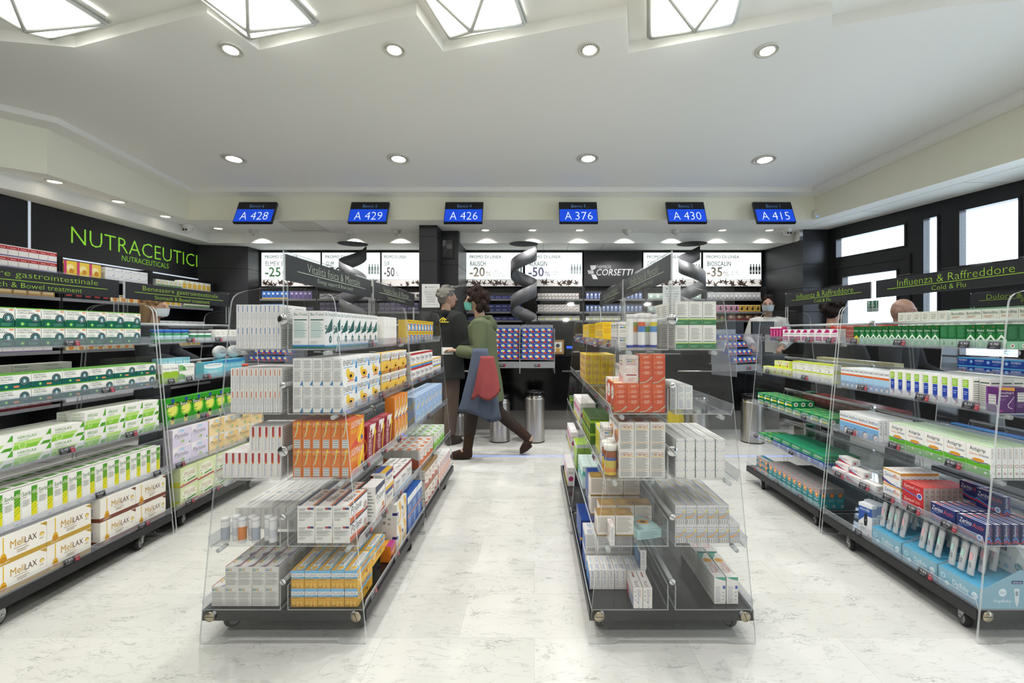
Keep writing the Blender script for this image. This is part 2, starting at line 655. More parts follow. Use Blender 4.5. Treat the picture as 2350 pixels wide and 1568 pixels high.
for k, h in enumerate(holes):
    fr = MB()
    i = .018
    wall_box(fr, h[0] - .001, h[0] + i, h[2], h[3], -.08, .012, WF)
    wall_box(fr, h[1] - i, h[1] + .001, h[2], h[3], -.08, .012, WF)
    wall_box(fr, h[0] + i, h[1] - i, h[2] - .001, h[2] + i, -.08, .012, WF)
    wall_box(fr, h[0] + i, h[1] - i, h[3] - i, h[3] + .001, -.08, .012, WF)
    o = struct('door_1' if k == 1 else 'window_%d' % (k + 1), fr)
    g = MB()
    wall_box(g, h[0] + i, h[1] - i, h[2] + i, h[3] - i, -.045, -.037, GLASS)
    g.build('glass_pane', o)
# green exit notice stuck on the door glass
sa, sb = s_of(1984)[0], s_of(2011)[0]
za, zb_ = zat(1997, 690), zat(1997, 716)
mb = MB()
wall_box(mb, sa, sb, zb_, za, -.036, -.034, M('#e6ece8', .5))
pa = WA + WD * sa + WN * -.034
mb.art((pa.x, pa.y, zb_), WD * (sb - sa), (0, 0, za - zb_), [('r', .04, .34, .96, .96, '#1f8a56'), ('r', .42, .55, .58, .9, '#e9f2ec'), ('p', [(.30, .60), (.70, .60), (.5, .40)], '#e9f2ec'), ('r', .1, .42, .24, .9, '#e9f2ec'), ('t', .08, .18, .92, .30, 'USCITA DI', '#3f5f50'), ('t', .08, .03, .92, .15, 'EMERGENZA', '#3f5f50')])
tag(mb.build('exit_notice'), 'green emergency exit notice stuck on the door glass', 'exit sign')
# raised mitred door frame around the door leaf
mb = MB()
h = holes[1]
for e in ((h[0] - .14, h[0] - .09, .02, h[3] + .15), (h[1] + .09, h[1] + .14, .02, h[3] + .15), (h[0] - .09, h[1] + .09, h[3] + .10, h[3] + .15)):
    wall_box(mb, *e, 0, .018, WF)
struct('trim_4', mb)

# dark panelled piers and the middle pillar
PIER = M('#26272b', .36)
def pier(name, quads, grooves):
    mb = MB()
    for (a, b) in quads:
        mb.face([(a[0], a[1], 0), (b[0], b[1], 0), (b[0], b[1], a[2]), (a[0], a[1], a[2])], PIER)
        n = Vector((b[1] - a[1], a[0] - b[0], 0)).normalized() * .001
        if n.y > 0: n = -n
        for z in grooves:
            mb.face([(a[0] + n.x, a[1] + n.y, z), (b[0] + n.x, b[1] + n.y, z), (b[0] + n.x, b[1] + n.y, z + .008), (a[0] + n.x, a[1] + n.y, z + .008)], M('#08080a', .7))
    return mb.build(name, kind='structure')
gro = (2.46, 2.14, 1.82, 1.50, 1.18, .86, .54)
pier('pillar_left', [((-4.8, 6.45, SZ), (-4.15, 6.60, SZ)), ((-4.15, 6.60, SZ), (-4.15, 7.0, SZ))], (2.14, 1.82, 1.5, 1.18))
pier('pillar_right', [((3.46, 7.0, SZ), (3.62, 6.13, LZ)), ((3.62, 6.13, LZ), (4.02, 6.13, LZ))], gro)
pier('pillar_middle', [((-1.487, 5.88, LZ), (-1.256, 5.88, LZ)), ((-1.256, 5.88, LZ), (-1.256, 6.22, LZ)), ((-1.326, 6.21, LZ), (-1.035, 6.21, LZ)), ((-1.035, 6.21, LZ), (-1.03, 7.0, LZ)), ((-1.487, 7.0, LZ), (-1.487, 5.88, LZ))], gro)

# ------------------------------------------------------------------ lights of the shop
LIGHTP = M('#f4f5f2', .5, 0, PANEL_E)
PROF = M('#d0d1c9', .5)


def light_panel(cx, cd, label, group='pyramid light panels in the ceiling'):
    e2 = Vector((.97, -.246)); e1 = Vector((-.246, -.97)); h_ = .25
    zb = lambda d: cz(d) + .012
    root = empty('ceiling_light_panel', (cx, cd, zb(cd)))
    tag(root, label, 'ceiling light', group)
    cs = []
    for a, b in ((-1, -1), (1, -1), (1, 1), (-1, 1)):
        q = Vector((cx, cd)) + e2 * (a * h_) + e1 * (b * h_)
        cs.append(Vector((q.x, q.y, zb(q.y))) - root.location)
    ap = Vector((.0, 0, -.18))
    m = MB()
    for k in range(4):
        m.face([cs[(k + 1) % 4], cs[k], ap], LIGHTP)
    m.build('diffuser', root)
    fr = MB()
    for k in range(4):
        a, b = cs[k], cs[(k + 1) % 4]
        fr.tube([a, b], .013, PROF, 6)
        fr.tube([a, ap], .011, PROF, 6)
        up = Vector((0, 0, .05))                     # upstand that closes the housing towards the raised ceiling
        fr.face([a, b, b + up, a + up], PROF)
        fr.tube([a * 1.06 + up * .4, b * 1.06 + up * .4], .008, PROF, 4)
    fr.build('frame', root)
    return root
for k in range(4):
    light_panel(-2.978 + 1.305 * k, 2.66, ['leftmost', 'second from left', 'third from left', 'rightmost'][k] + ' of the four glowing pyramid panels in the ceiling')


def lamp(kind, name, loc, power, size=.05, rot=(0, 0, 0), col=(1, .97, .94), **kw):
    l = bpy.data.lights.new(name, kind)
    l.energy = power
    l.color = col
    if kind == 'AREA':
        l.shape = 'DISK'; l.size = size
    else:
        l.shadow_soft_size = size
    for k, v in kw.items():
        setattr(l, k, v)
    o = bpy.data.objects.new(name, l)
    o.location = loc
    o.rotation_euler = rot
    C.objects.link(o)
    return o


def downlight(p, r, tilt, label, group, watt, glow=6.0):
    root = empty('recessed_downlight', p, 0)
    root.rotation_euler = (tilt, 0, 0)
    tag(root, label, 'downlight', group)
    m = MB()
    m.lathe([(r, -.001), (r, -.006), (r * .82, -.010), (r * .80, -.002)], M('#d2d1c8', .5), 28)
    m.build('trim_ring', root)
    m = MB()
    m.lathe([(r * .80, -.003), (r * .62, -.004), (r * .60, -.008)], M('#8d8b84', .3, .6), 28)
    for j in range(24):
        a = 2 * PI * j / 24
        m.box(r * .71 * math.cos(a) - .003, r * .71 * math.cos(a) + .003, r * .71 * math.sin(a) - .003, r * .71 * math.sin(a) + .003, -.009, -.004, M('#e6e4da', .4))
    m.build('reflector', root)
    m = MB()
    m.lathe([(r * .6, -.009), (0.0001, -.0095)], M('#fff7ea', .5, 0, glow), 24)
    m.build('bulb', root)
    lamp('SPOT', 'downlight_glow', (p[0], p[1], p[2] - .03), watt, r * .5, (tilt, 0, 0), spot_size=2.2, spot_blend=.8)
    return root
ct = -math.atan(CSL)
for k, (u, v, wpx) in enumerate(((530, 113, 50), (905, 113, 50), (1353, 113, 50), (1761, 115, 50), (537, 364, 50), (915, 364, 49), (1350, 363, 49), (1755, 366, 50))):
    p = on_ceiling(u, v)
    row = 'front' if k < 4 else 'back'
    downlight(p, wpx * 1.06 * p.y / F / 2, ct, 'recessed round downlight, %s from left in the %s row of the ceiling' % (ORD[k % 4], row), 'ceiling downlights', DOWN_W)
for k in range(8):                                    # unseen downlights added over the entrance behind the viewer, as front fill
    d = [.6, -1.2][k // 4]
    p = Vector((-2.9 + 1.9 * (k % 4), d, cz(d) + .075))
    downlight(p, .08, ct, 'added unseen fill downlight over the entrance, %s in the %s row behind the viewer' % (ORD[k % 4], ORD[k // 4]), 'added fill downlights over the entrance', 1.0)
    lamp('AREA', 'entrance_fill', (p.x, p.y, p.z - .05), FILL_W, .16)  # area lamp added to brighten the floor and, by bounce, the ceiling
# gimbal spots along the soffit
for k, u in enumerate((583, 801, 910, 1114, 1222, 1330, 1439, 1550, 1658, 1766)):
    p = P(u, 531, 6.15)
    p.z = LZ
    gim = k in (0, 1, 2, 6, 7)
    r = .055
    root = empty('soffit_spotlight', p)
    tag(root, '%s spotlight, %s from left along the soffit over the counter' % ('gimbal white' if gim else 'flush white', ORD[k]), 'spotlight', 'spotlights over the counter')
    m = MB()
    m.lathe([(r * 1.3, 0), (r * 1.3, -.006), (r, -.010), (r * .9, -.004)], M('#dedcd2', .4), 20)
    m.build('trim_ring', root)
    m = MB()
    if gim:
        m.lathe([(r, -.004), (r, -.03), (r * .75, -.055), (r * .3, -.064)], M('#cfcdc4', .4), 20)
        m.tube([(0, 0, -.06), (.004, 0, -.085)], .003, M('#8a8880'), 6)
        m.build('gimbal_head', root)
    else:
        m.lathe([(r * .85, -.006), (.0001, -.0065)], M('#fff3e2', .5, 0, 4.0), 20)
        m.build('bulb', root)
    lamp('SPOT', 'soffit_glow', (p.x, p.y + .02, p.z - (.07 if gim else .03)), SPOT_W * (1.6 if gim else 1.0), .025, (math.radians(38 if gim else 22), 0, 0), spot_size=1.75, spot_blend=.7)
for k, (u, v) in enumerate(((127, 416), (276, 462), (389, 496), (475, 525))):
    d = 1.38 * F / (CV - v)
    x = -4.39 if k < 3 else -4.2
    p = Vector((x, d if k < 3 else 6.05, LZ))
    root = empty('soffit_spotlight', p)
    tag(root, 'flush white spotlight, %s along the soffit above the dark left wall' % ORD[k], 'spotlight', 'spotlights above the left wall')
    m = MB(); m.lathe([(.07, 0), (.07, -.006), (.055, -.010), (.05, -.004)], M('#dedcd2', .4), 20); m.build('trim_ring', root)
    m = MB(); m.lathe([(.047, -.006), (.0001, -.0065)], M('#fff3e2', .5, 0, 4.0), 20); m.build('bulb', root)
    lamp('SPOT', 'soffit_glow', (p.x, p.y, p.z - .03), SPOT_W * 1.3, .025, (0, math.radians(-20), 0), spot_size=1.9, spot_blend=.7)
# ------------------------------------------------------------------ acrylic gondolas
GX = {'a': -2.52, 'b': -.990, 'c': .544, 'd': 2.074, 'e': 3.60}
GY = {1: 1.79, 2: 2.785}
GL = .98
ZT = [1.163, .908, .647, .385, .133]
XO = [.203, .232, .260, .288, .312]
BOLTZ = [1.28, 1.02, .76, .50, .245]
BASEM = M('#1d1d1f', .45)


def panel_mesh():
    half = [(.327, .003), (.327, .03), (.207, 1.325), (.203, 1.35), (.195, 1.368), (.18, 1.381), (.15, 1.391), (.09, 1.402), (0, 1.407)]
    pts = [(-.24, .003), (-.222, .008), (-.214, .018), (.214, .018), (.222, .008), (.24, .003)] + half + [(-x, z) for x, z in half[-2::-1]]
    m = MB()
    n = len(pts)
    bm = bmesh.new()
    for y in (0, .009):
        vs = [bm.verts.new((x, y, z)) for x, z in pts]
        bm.faces.new(vs if y == 0 else vs[::-1]).material_index = 0
    bm.verts.ensure_lookup_table()
    for k in range(n):
        q = (k, n + k, n + (k + 1) % n, (k + 1) % n)
        bm.faces.new([bm.verts[i] for i in q]).material_index = 1
    bmesh.ops.recalc_face_normals(bm, faces=bm.faces)
    bmesh.ops.triangulate(bm, faces=[f for f in bm.faces if len(f.verts) > 4])
    me = bpy.data.meshes.new('end_panel')
    bm.to_mesh(me)
    me.materials.append(ACR); me.materials.append(EDGE)
    return me


def tray_mesh(t, s):
    y0, y1 = .0, GL - .022
    x0, x1 = .013, XO[t]
    up = .10 if t < 4 else .095
    m = MB()
    m.box(min(s * x0, s * x1), max(s * x0, s * x1), y0, y1, -.004, 0, ACR, my=EDGE, mx=EDGE)
    m.box(min(s * x0, s * (x0 + .004)), max(s * x0, s * (x0 + .004)), y0, y1, 0, up, ACR, my=EDGE, mz=EDGE)
    return m.mesh('shelf_tray')


def rail_mesh(t, s):
    y0, y1 = .0, GL - .022
    x1 = XO[t]
    m = MB()
    vs = []
    for x, z in ((x1, -.010), (x1 + .004, -.010), (x1 + .012, .036), (x1 + .016, .036)):
        pass
    q = [(x1, -.010), (x1 + .004, -.010), (x1 + .015, .036), (x1 + .011, .036)]
    A = [(s * x, y0, z) for x, z in q]
    B = [(s * x, y1, z) for x, z in q]
    m.hexa([A[0], A[3], B[0], B[3], A[1], A[2], B[1], B[2]], RAIL, my=EDGE, mz=EDGE)
    return m.mesh('price_rail')


def tag_mesh(price, red):
    m = MB()
    m.art((-.027, 0, -.015), (.054, 0, 0), (0, 0, .030), [('r', 0, 0, 1, 1, '#26262b'), ('t', .2, .42, .8, .82, price, '#e9e9ea'), ('n', .22, .08, .75, .34, 2, '#8d8d92')])
    if red:
        m.art((.027, 0, -.015), (.022, 0, 0), (0, 0, .030), [('r', 0, 0, 1, 1, '#8e1f2f'), ('t', .15, .55, .85, .82, red, '#e6c9cc'), ('n', .15, .1, .85, .45, 2, '#c98a92')])
    return m.mesh('price_tag')


def wheel_meshes():
    w_ = MB()
    w_.lathe([(.012, -.013), (.026, -.013), (.029, -.010)], M('#8f8f90', .35, .8), 20)
    prof = [(.028, -.0125), (.036, -.012), (.0385, -.006), (.0385, .006), (.036, .012), (.028, .0125)]
    w_.lathe(prof, RUBBER, 24)
    for sgn in (-1, 1):
        w_.lathe([(.0001, sgn * .0105), (.022, sgn * .0105), (.024, sgn * .013), (.0285, sgn * .0128)], M('#c3c3c2', .3, .7), 24)
    me = w_.mesh('wheel')
    me.transform(Matrix.Rotation(PI / 2, 4, 'Y'))
    f = MB()
    f.box(-.03, .03, -.03, .03, -.004, 0, CHROME)
    f.lathe([(.0001, -.004), (.018, -.004), (.018, -.012), (.0001, -.012)], CHROME, 14)
    for sx in (-1, 1):
        f.hexa([(sx * .017 - .0015, -.02, -.012), (sx * .017 - .0015, .012, -.055), (sx * .017 - .0015, .026, -.012), (sx * .017 - .0015, .026, -.055),
                (sx * .017 + .0015, -.02, -.012), (sx * .017 + .0015, .012, -.055), (sx * .017 + .0015, .026, -.012), (sx * .017 + .0015, .026, -.055)], CHROME)
    f.box(-.018, .018, -.02, .026, -.014, -.010, CHROME)
    f.tube([(-.022, .018, -.047), (.022, .018, -.047)], .005, CHROME, 8)
    return me, f.mesh('fork')


def cap_mesh(r, m_):
    m = MB()
    m.lathe([(.0001, 0), (r * .96, 0), (r, -.0015), (r, -.007), (0.0001, -.007)][::-1], m_, 24)
    m.box(-r * .85, r * .85, -.0012, .0012, -.0002, .0004, M('#2b2925', .6))
    me = m.mesh('screw_cap')
    me.transform(Matrix.Rotation(PI / 2, 4, 'X') @ Matrix.Rotation(.7 if r < .019 else 0, 4, 'Z'))
    return me


PANEL_ME = panel_mesh()
TRAY_ME = {(t, s): tray_mesh(t, s) for t in range(5) for s in (-1, 1)}
RAIL_ME = {(t, s): rail_mesh(t, s) for t in range(5) for s in (-1, 1)}
WHEEL_ME, FORK_ME = wheel_meshes()
CAP_ME = {k: cap_mesh(r, m_) for k, r, m_ in (('big', .0205, CHROME), ('base', .0195, CAPMETAL), ('small', .012, M('#d5d8d8', .2, .5)))}
b_ = MB()
b_.box(-.325, .325, .012, GL - .012, .086, .128, BASEM)
BASE_ME = b_.mesh('base')
b_ = MB()
b_.tube([(0, .009, 0), (0, GL - .009, 0)], .009, EDGE, 10)
ROD_ME = b_.mesh('rod')
b_ = MB()
b_.tube([(0, .0, 0), (0, .05, 0)], .009, EDGE, 10)
STUB_ME = b_.mesh('stub_rod')


def sign_mesh(l1, l2, sides, col, wfr):
    m = MB()
    L0, L1 = .006, GL - .012
    z0, z1, zt = 1.436, 1.540, 1.551
    m.box(-.003, .003, L0, L1, z1, zt, ACR, my=EDGE, mz=EDGE)
    m.box(-.0035, .0035, L0 + .01, L1, z0, z1, M('#25272a', .3))
    m.box(-.003, .003, L0, L0 + .01, z0, z1, EDGE)
    for y in (L0, L1 - .03):
        m.box(-.003, .003, y, y + .03, 1.30, z0, ACR, my=EDGE)
    for s in sides:
        o = (s * .0036, L0 if s > 0 else L1, z0)
        ux = (0, (L1 - L0) * s, 0)
        a = (1 - wfr) / 2
        m.art(o, ux, (0, 0, z1 - z0), [('l', a, .50, 1 - a, .87, l1, col), ('r', a * .55, .42, 1 - a * .55, .45, col), ('y', .5, .10, .34, l2, col, 1.2)], .0005)
    return m.mesh('header_sign')


def gondola(g, u, label, sign, tags):
    root = empty('display_gondola', (GX[g], GY[u], 0))
    tag(root, label, 'shop display stand', 'clear acrylic display stands on castors')
    put('base', BASE_ME, root)
    for y in (0, GL - .009):
        put('end_panel', PANEL_ME, root, (0, y, 0))
    for sx in (-1, 1):
        for y in (.10, GL - .18):
            c = put('caster', FORK_ME, root, (sx * .275, y, .086), (0, 0, 0.35 * sx + (PI if y > .5 else 0)))
            put('wheel', WHEEL_ME, c, (0, .018, -.0472))['label'] = 'black rubber wheel with grey hub'
    for t in range(5):
        for s in (-1, 1):
            tr = put('shelf_tray', TRAY_ME[t, s], root, (0, .011, ZT[t] - .001))
            put('price_rail', RAIL_ME[t, s], tr)
            for (tt, ss, a, price, red) in tags:
                if tt == t and ss == s:
                    put('price_tag', tag_mesh(price, red), tr, (s * (XO[t] + .0105), a, .014), (math.radians(-13), 0, PI / 2 * s))['label'] = 'dark price ticket' + (' with red discount end' if red else '')
            put('stub_rod', STUB_ME, root, (s * (XO[t] - .035), .0, ZT[t] - .016))
        put('rod', ROD_ME, root, (0, 0, BOLTZ[t]))
        c = put('screw_cap', CAP_ME['big' if t in (0, 2) else 'small'], root, (0, -.0005, BOLTZ[t]))
        c.rotation_euler = (0, .4 * t, 0)
    for s in (-1, 1):
        c = put('screw_cap', CAP_ME['base'], root, (s * .288, -.0005, .107), (0, 1.2 if s > 0 else 0, 0))
        c['label'] = 'slotted brass-toned screw cap'
    put('header_sign', sign_mesh(*sign), root)['label'] = 'dark header board with lettering'
    return root


LIME, SAGE = '#8fb63a', '#a9b7a4'
SA = ('Benessere gastrointestinale', 'Stomach & Bowel treatment', (1,), LIME, .72)
SB = ('Vitalità fisica & Mentale', 'Energy support & Brain health', (1,), SAGE, .62)
SC = ('Vitalità fisica & Mentale', 'Energy support & Brain health', (-1,), SAGE, .62)
SD = ('Influenza & Raffreddore', 'Cold & Flu', (-1,), LIME, .66)
SE = ('Dolore & Infiammazione', 'Pain relief', (-1,), LIME, .72)
gondola('a', 1, 'clear acrylic stand at the left edge, nearer half, with stomach and bowel cartons', SA,
        [(0, 1, .46, '2,60', '50%'), (1, 1, .62, '2,50', '52%'), (2, 1, .38, '2,45', '49%'), (2, 1, .73, '2,45', '49%'), (3, 1, .53, '4,60', ''), (3, 1, .88, '4,60', ''), (4, 1, .35, '7,85', '20%'), (4, 1, .75, '7,85', '20%')])
gondola('a', 2, 'clear acrylic stand in the left row, further half, facing the second row', SA,
        [(0, 1, .25, '7,85', '30%'), (0, 1, .52, '7,85', '30%'), (0, 1, .8, '9,90', ''), (1, 1, .06, '8,45', ''), (1, 1, .21, '8,20', ''), (1, 1, .36, '9,66', '30%'), (1, 1, .6, '9,66', '30%'), (2, 1, .3, '9,10', '30%'), (3, 1, .05, '7,75', '40%'), (3, 1, .75, '7,75', '40%'), (4, 1, .1, '8,90', '30%'), (4, 1, .33, '8,90', '30%'), (4, 1, .52, '8,90', '30%'), (4, 1, .7, '8,90', '30%')])
gondola('b', 1, 'clear acrylic stand left of the central aisle, nearest one, with vitamin and energy cartons', SB,
        [(0, 1, .36, '17,10', '20%'), (0, 1, .80, '6,60', '15%'), (1, 1, .42, '8,30', '25%'), (1, 1, .86, '8,30', '25%'), (2, 1, .14, '9,15', '30%'), (2, 1, .37, '9,60', '25%'), (2, 1, .62, '7,20', '20%'), (3, 1, .09, '11,16', '20%'), (3, 1, .29, '11,00', '20%'), (3, 1, .53, '5,55', '20%'), (4, 1, .08, '11,90', '15%'), (4, 1, .40, '5,50', '10%'), (4, 1, .62, '8,90', '')])
gondola('b', 2, 'clear acrylic stand left of the central aisle, further half near the counter', SB,
        [(0, 1, .4, '8,90', ''), (1, 1, .15, '9,90', '20%'), (1, 1, .4, '8,90', '20%'), (1, 1, .65, '8,90', '20%'), (2, 1, .3, '7,90', '20%'), (3, 1, .3, '6,90', ''), (4, 1, .4, '9,90', '')])
gondola('c', 1, 'clear acrylic stand right of the central aisle, nearest one, with half-empty shelves', SC,
        [(0, -1, .25, '8,50', '20%'), (0, -1, .6, '9,50', '20%'), (1, -1, .1, '12,90', '20%'), (1, -1, .45, '9,90', '20%'), (1, -1, .75, '8,90', '20%'), (2, -1, .3, '7,50', '20%')])
gondola('c', 2, 'clear acrylic stand right of the central aisle, further half with yellow cartons', SC,
        [(0, -1, .2, '8,50', '20%'), (0, -1, .6, '9,50', '20%'), (1, -1, .3, '9,90', '20%')])
gondola('d', 1, 'clear acrylic stand at the right edge, nearer half, with cold and flu cartons', SD,
        [(0, -1, .04, '9,90', ''), (0, -1, .17, '9,90', ''), (0, -1, .53, '8,45', '15%'), (0, -1, .85, '12,40', ''), (1, -1, .12, '8,55', '30%'), (1, -1, .36, '6,65', '33%'), (1, -1, .75, '5,90', '41%'), (2, -1, .17, '8,40', '30%'), (2, -1, .49, '8,93', '21%'), (2, -1, .8, '6,90', '41%'), (3, -1, .16, '9,70', '25%'), (3, -1, .34, '6,80', '25%'), (3, -1, .49, '8,91', '17%'), (3, -1, .66, '6,95', '29%'), (3, -1, .86, '5,95', '25%'), (4, -1, .25, '4,62', '33%'), (4, -1, .66, '12,62', '')])
gondola('d', 2, 'clear acrylic stand in the right row, further half near the black pier', SD,
        [(0, -1, .08, '6,10', '30%'), (0, -1, .3, '6,10', '30%'), (0, -1, .48, '6,10', '30%'), (0, -1, .68, '6,10', '30%'), (0, -1, .9, '8,10', ''), (1, -1, .3, '7,60', '20%'), (1, -1, .78, '6,40', ''), (2, -1, .25, '6,25', ''), (2, -1, .75, '6,10', ''), (3, -1, .35, '7,45', ''), (3, -1, .85, '6,10', ''), (4, -1, .2, '12,40', ''), (4, -1, .5, '12,40', ''), (4, -1, .85, '8,95', '30%')])
gondola('e', 2, 'clear acrylic stand in the last row by the windows, seen through the right row', SE, [(1, -1, .55, '6,39', ''), (1, -1, .8, '6,35', '20%')])

# ------------------------------------------------------------------ goods: printed cartons
SP = {}
W_, G_ = '#eeede8', '#9a9c9c'


def spec(key, kind, cat, look, w, h, t, base, F=(), S_=(), T=(), B_=None):
    SP[key] = dict(kind=kind, cat=cat, look=look, w=w, h=h, t=t, base=base, F=F, S=S_, T=T, B=B_, me=None)


def carton(sp):
    if sp['me'] is None:
        w_, h, t = sp['w'] / 2, sp['h'], sp['t'] / 2
        m = MB()
        e = .0009
        m.box(-w_, w_, -t, t, 0, h, M(sp['base'], .36))
        # tuck-flap seam of the folded card
        m.art((-w_, -t, h), (2 * w_, 0, 0), (0, 2 * t, 0), list(sp['T']) + [('r', .015, .02, .985, .035, '#8e8d88')])
        m.art((-w_, -t, 0), (2 * w_, 0, 0), (0, 0, h), list(sp['F']))
        m.art((w_, -t, 0), (0, 2 * t, 0), (0, 0, h), list(sp['S']))
        m.art((-w_, t, 0), (0, -2 * t, 0), (0, 0, h), list(sp['S']))
        m.art((w_, t, 0), (-2 * w_, 0, 0), (0, 0, h), list(sp['B'] or [('n', .08, .1, .9, .9, 9, G_)]))
        sp['me'] = m.mesh(sp['kind'])
    return sp['me']


LAYW = {1: [''], 2: ['lower layer', 'upper layer'], 3: ['bottom layer', 'middle layer', 'top layer'], 4: ['bottom layer', 'second layer up', 'third layer up', 'top layer'], 5: ['bottom layer', 'second layer up', 'third layer up', 'fourth layer up', 'top layer']}
ROWW = ['front row', 'second row', 'third row', 'fourth row', 'fifth row', 'sixth row', 'seventh row', 'eighth row', 'ninth row', 'tenth row', 'eleventh row']


def one(key, x, y, z, rot, label, group=None, tilt=None):
    sp = SP[key]
    o = put(sp['kind'], carton(sp), None, (x, y, z), rot if tilt is None else (tilt[0], tilt[1], rot))
    return tag(o, label, sp['cat'], group)


def stock(key, g, u, s, t, a, n, layers=1, rows=1, inner=False, inset=.004, gap=.0016, where='', z0=0.0, row0=0, hide=True, end=False, skip=()):
    """a block of equal cartons on a tray; a = start along the stand, rows go from the rail inward (or from the middle outward)"""
    sp = SP[key]
    al, dp = (sp['t'], sp['w']) if end else (sp['w'], sp['t'])
    xc, y0 = GX[g], GY[u]
    for k in range(n):
        for l in range(layers):
            for r in range(rows):
                if hide and r > 0 and l < layers - 1 and k:
                    continue
                if (k, l, r) in skip:
                    continue
                rr = r + row0
                q = (.0205 + rr * (dp + gap) + dp / 2) if inner else XO[t] - inset - rr * (dp + gap) - dp / 2
                jit = (random.random() - .5) * .0012
                x = xc + s * q
                y = y0 + a + k * (al + gap) + al / 2
                z = ZT[t] + z0 + l * (sp['h'] + .0004)
                words_ = [sp['look'] + (' ' + where if where else '')]
                if layers > 1:
                    words_.append(LAYW[layers][l])
                if rows > 1:
                    words_.append(ORD[r] + ' column from middle' if inner else ROWW[r])
                if n > 1:
                    words_.append(ORD[k] + ' from near end')
                rot = (PI / 2 if s > 0 else -PI / 2) if not end else (0 if s > 0 else PI)
                if end:
                    rot = 0
                o = put(sp['kind'], carton(sp), None, (x + jit, y, z), rot)
                tag(o, ', '.join(words_), sp['cat'], sp['look'] + ' stock')


def lines(c=G_, n=8, x0=.1, y0=.12, x1=.9, y1=.88):
    return ('n', x0, y0, x1, y1, n, c)
# ------------------------------------------------------------------ people
def solid(mb, name, mat, voxel=.011, it=6):
    me = mb.mesh('tmp')
    o = bpy.data.objects.new('tmp', me)
    C.objects.link(o)
    r = o.modifiers.new('r', 'REMESH'); r.mode = 'VOXEL'; r.voxel_size = voxel
    s = o.modifiers.new('s', 'SMOOTH'); s.factor = .5; s.iterations = it
    dg = bpy.context.evaluated_depsgraph_get()
    m2 = bpy.data.meshes.new_from_object(o.evaluated_get(dg))
    bpy.data.objects.remove(o)
    m2.name = name
    m2.materials.clear()
    m2.materials.append(mat)
    m2.polygons.foreach_set('use_smooth', [True] * len(m2.polygons))
    return m2


def hand(mb, wrist, direc, side, palmdown, m, s=1.0, curl=.5):
    """palm and five separate bent fingers"""
    w_ = Vector(wrist); f = Vector(direc).normalized()
    n = Vector(palmdown).normalized()
    n = (n - f * n.dot(f)).normalized()
    t = f.cross(n).normalized() * side               # towards the thumb
    mb.tube([w_ - f * .01, w_ + f * .03 * s, w_ + f * .085 * s], [.024 * s, .034 * s, .036 * s], m, 10, True, .5)
    for k, (off, ln) in enumerate(((.028, .068), (.010, .078), (-.009, .072), (-.027, .056))):
        b = w_ + f * .08 * s + t * off * s
        p1 = b + f * ln * .45 * s + n * .006
        p2 = p1 + (f * (1 - curl) + n * curl).normalized() * ln * .33 * s
        p3 = p2 + (f * (1 - 1.7 * curl) + n * 1.5 * curl).normalized() * ln * .28 * s
        mb.tube([b - f * .02, b, p1, p2, p3], [.0095 * s, .0095 * s, .0088 * s, .008 * s, .0065 * s], m, 8)
    b = w_ + f * .03 * s + t * .03 * s
    mb.tube([b - t * .01, b + (t + f * .8).normalized() * .03 * s, b + (t * .5 + f * 1.2 + n * .5).normalized() * .06 * s], [.012 * s, .0105 * s, .008 * s], m, 8)


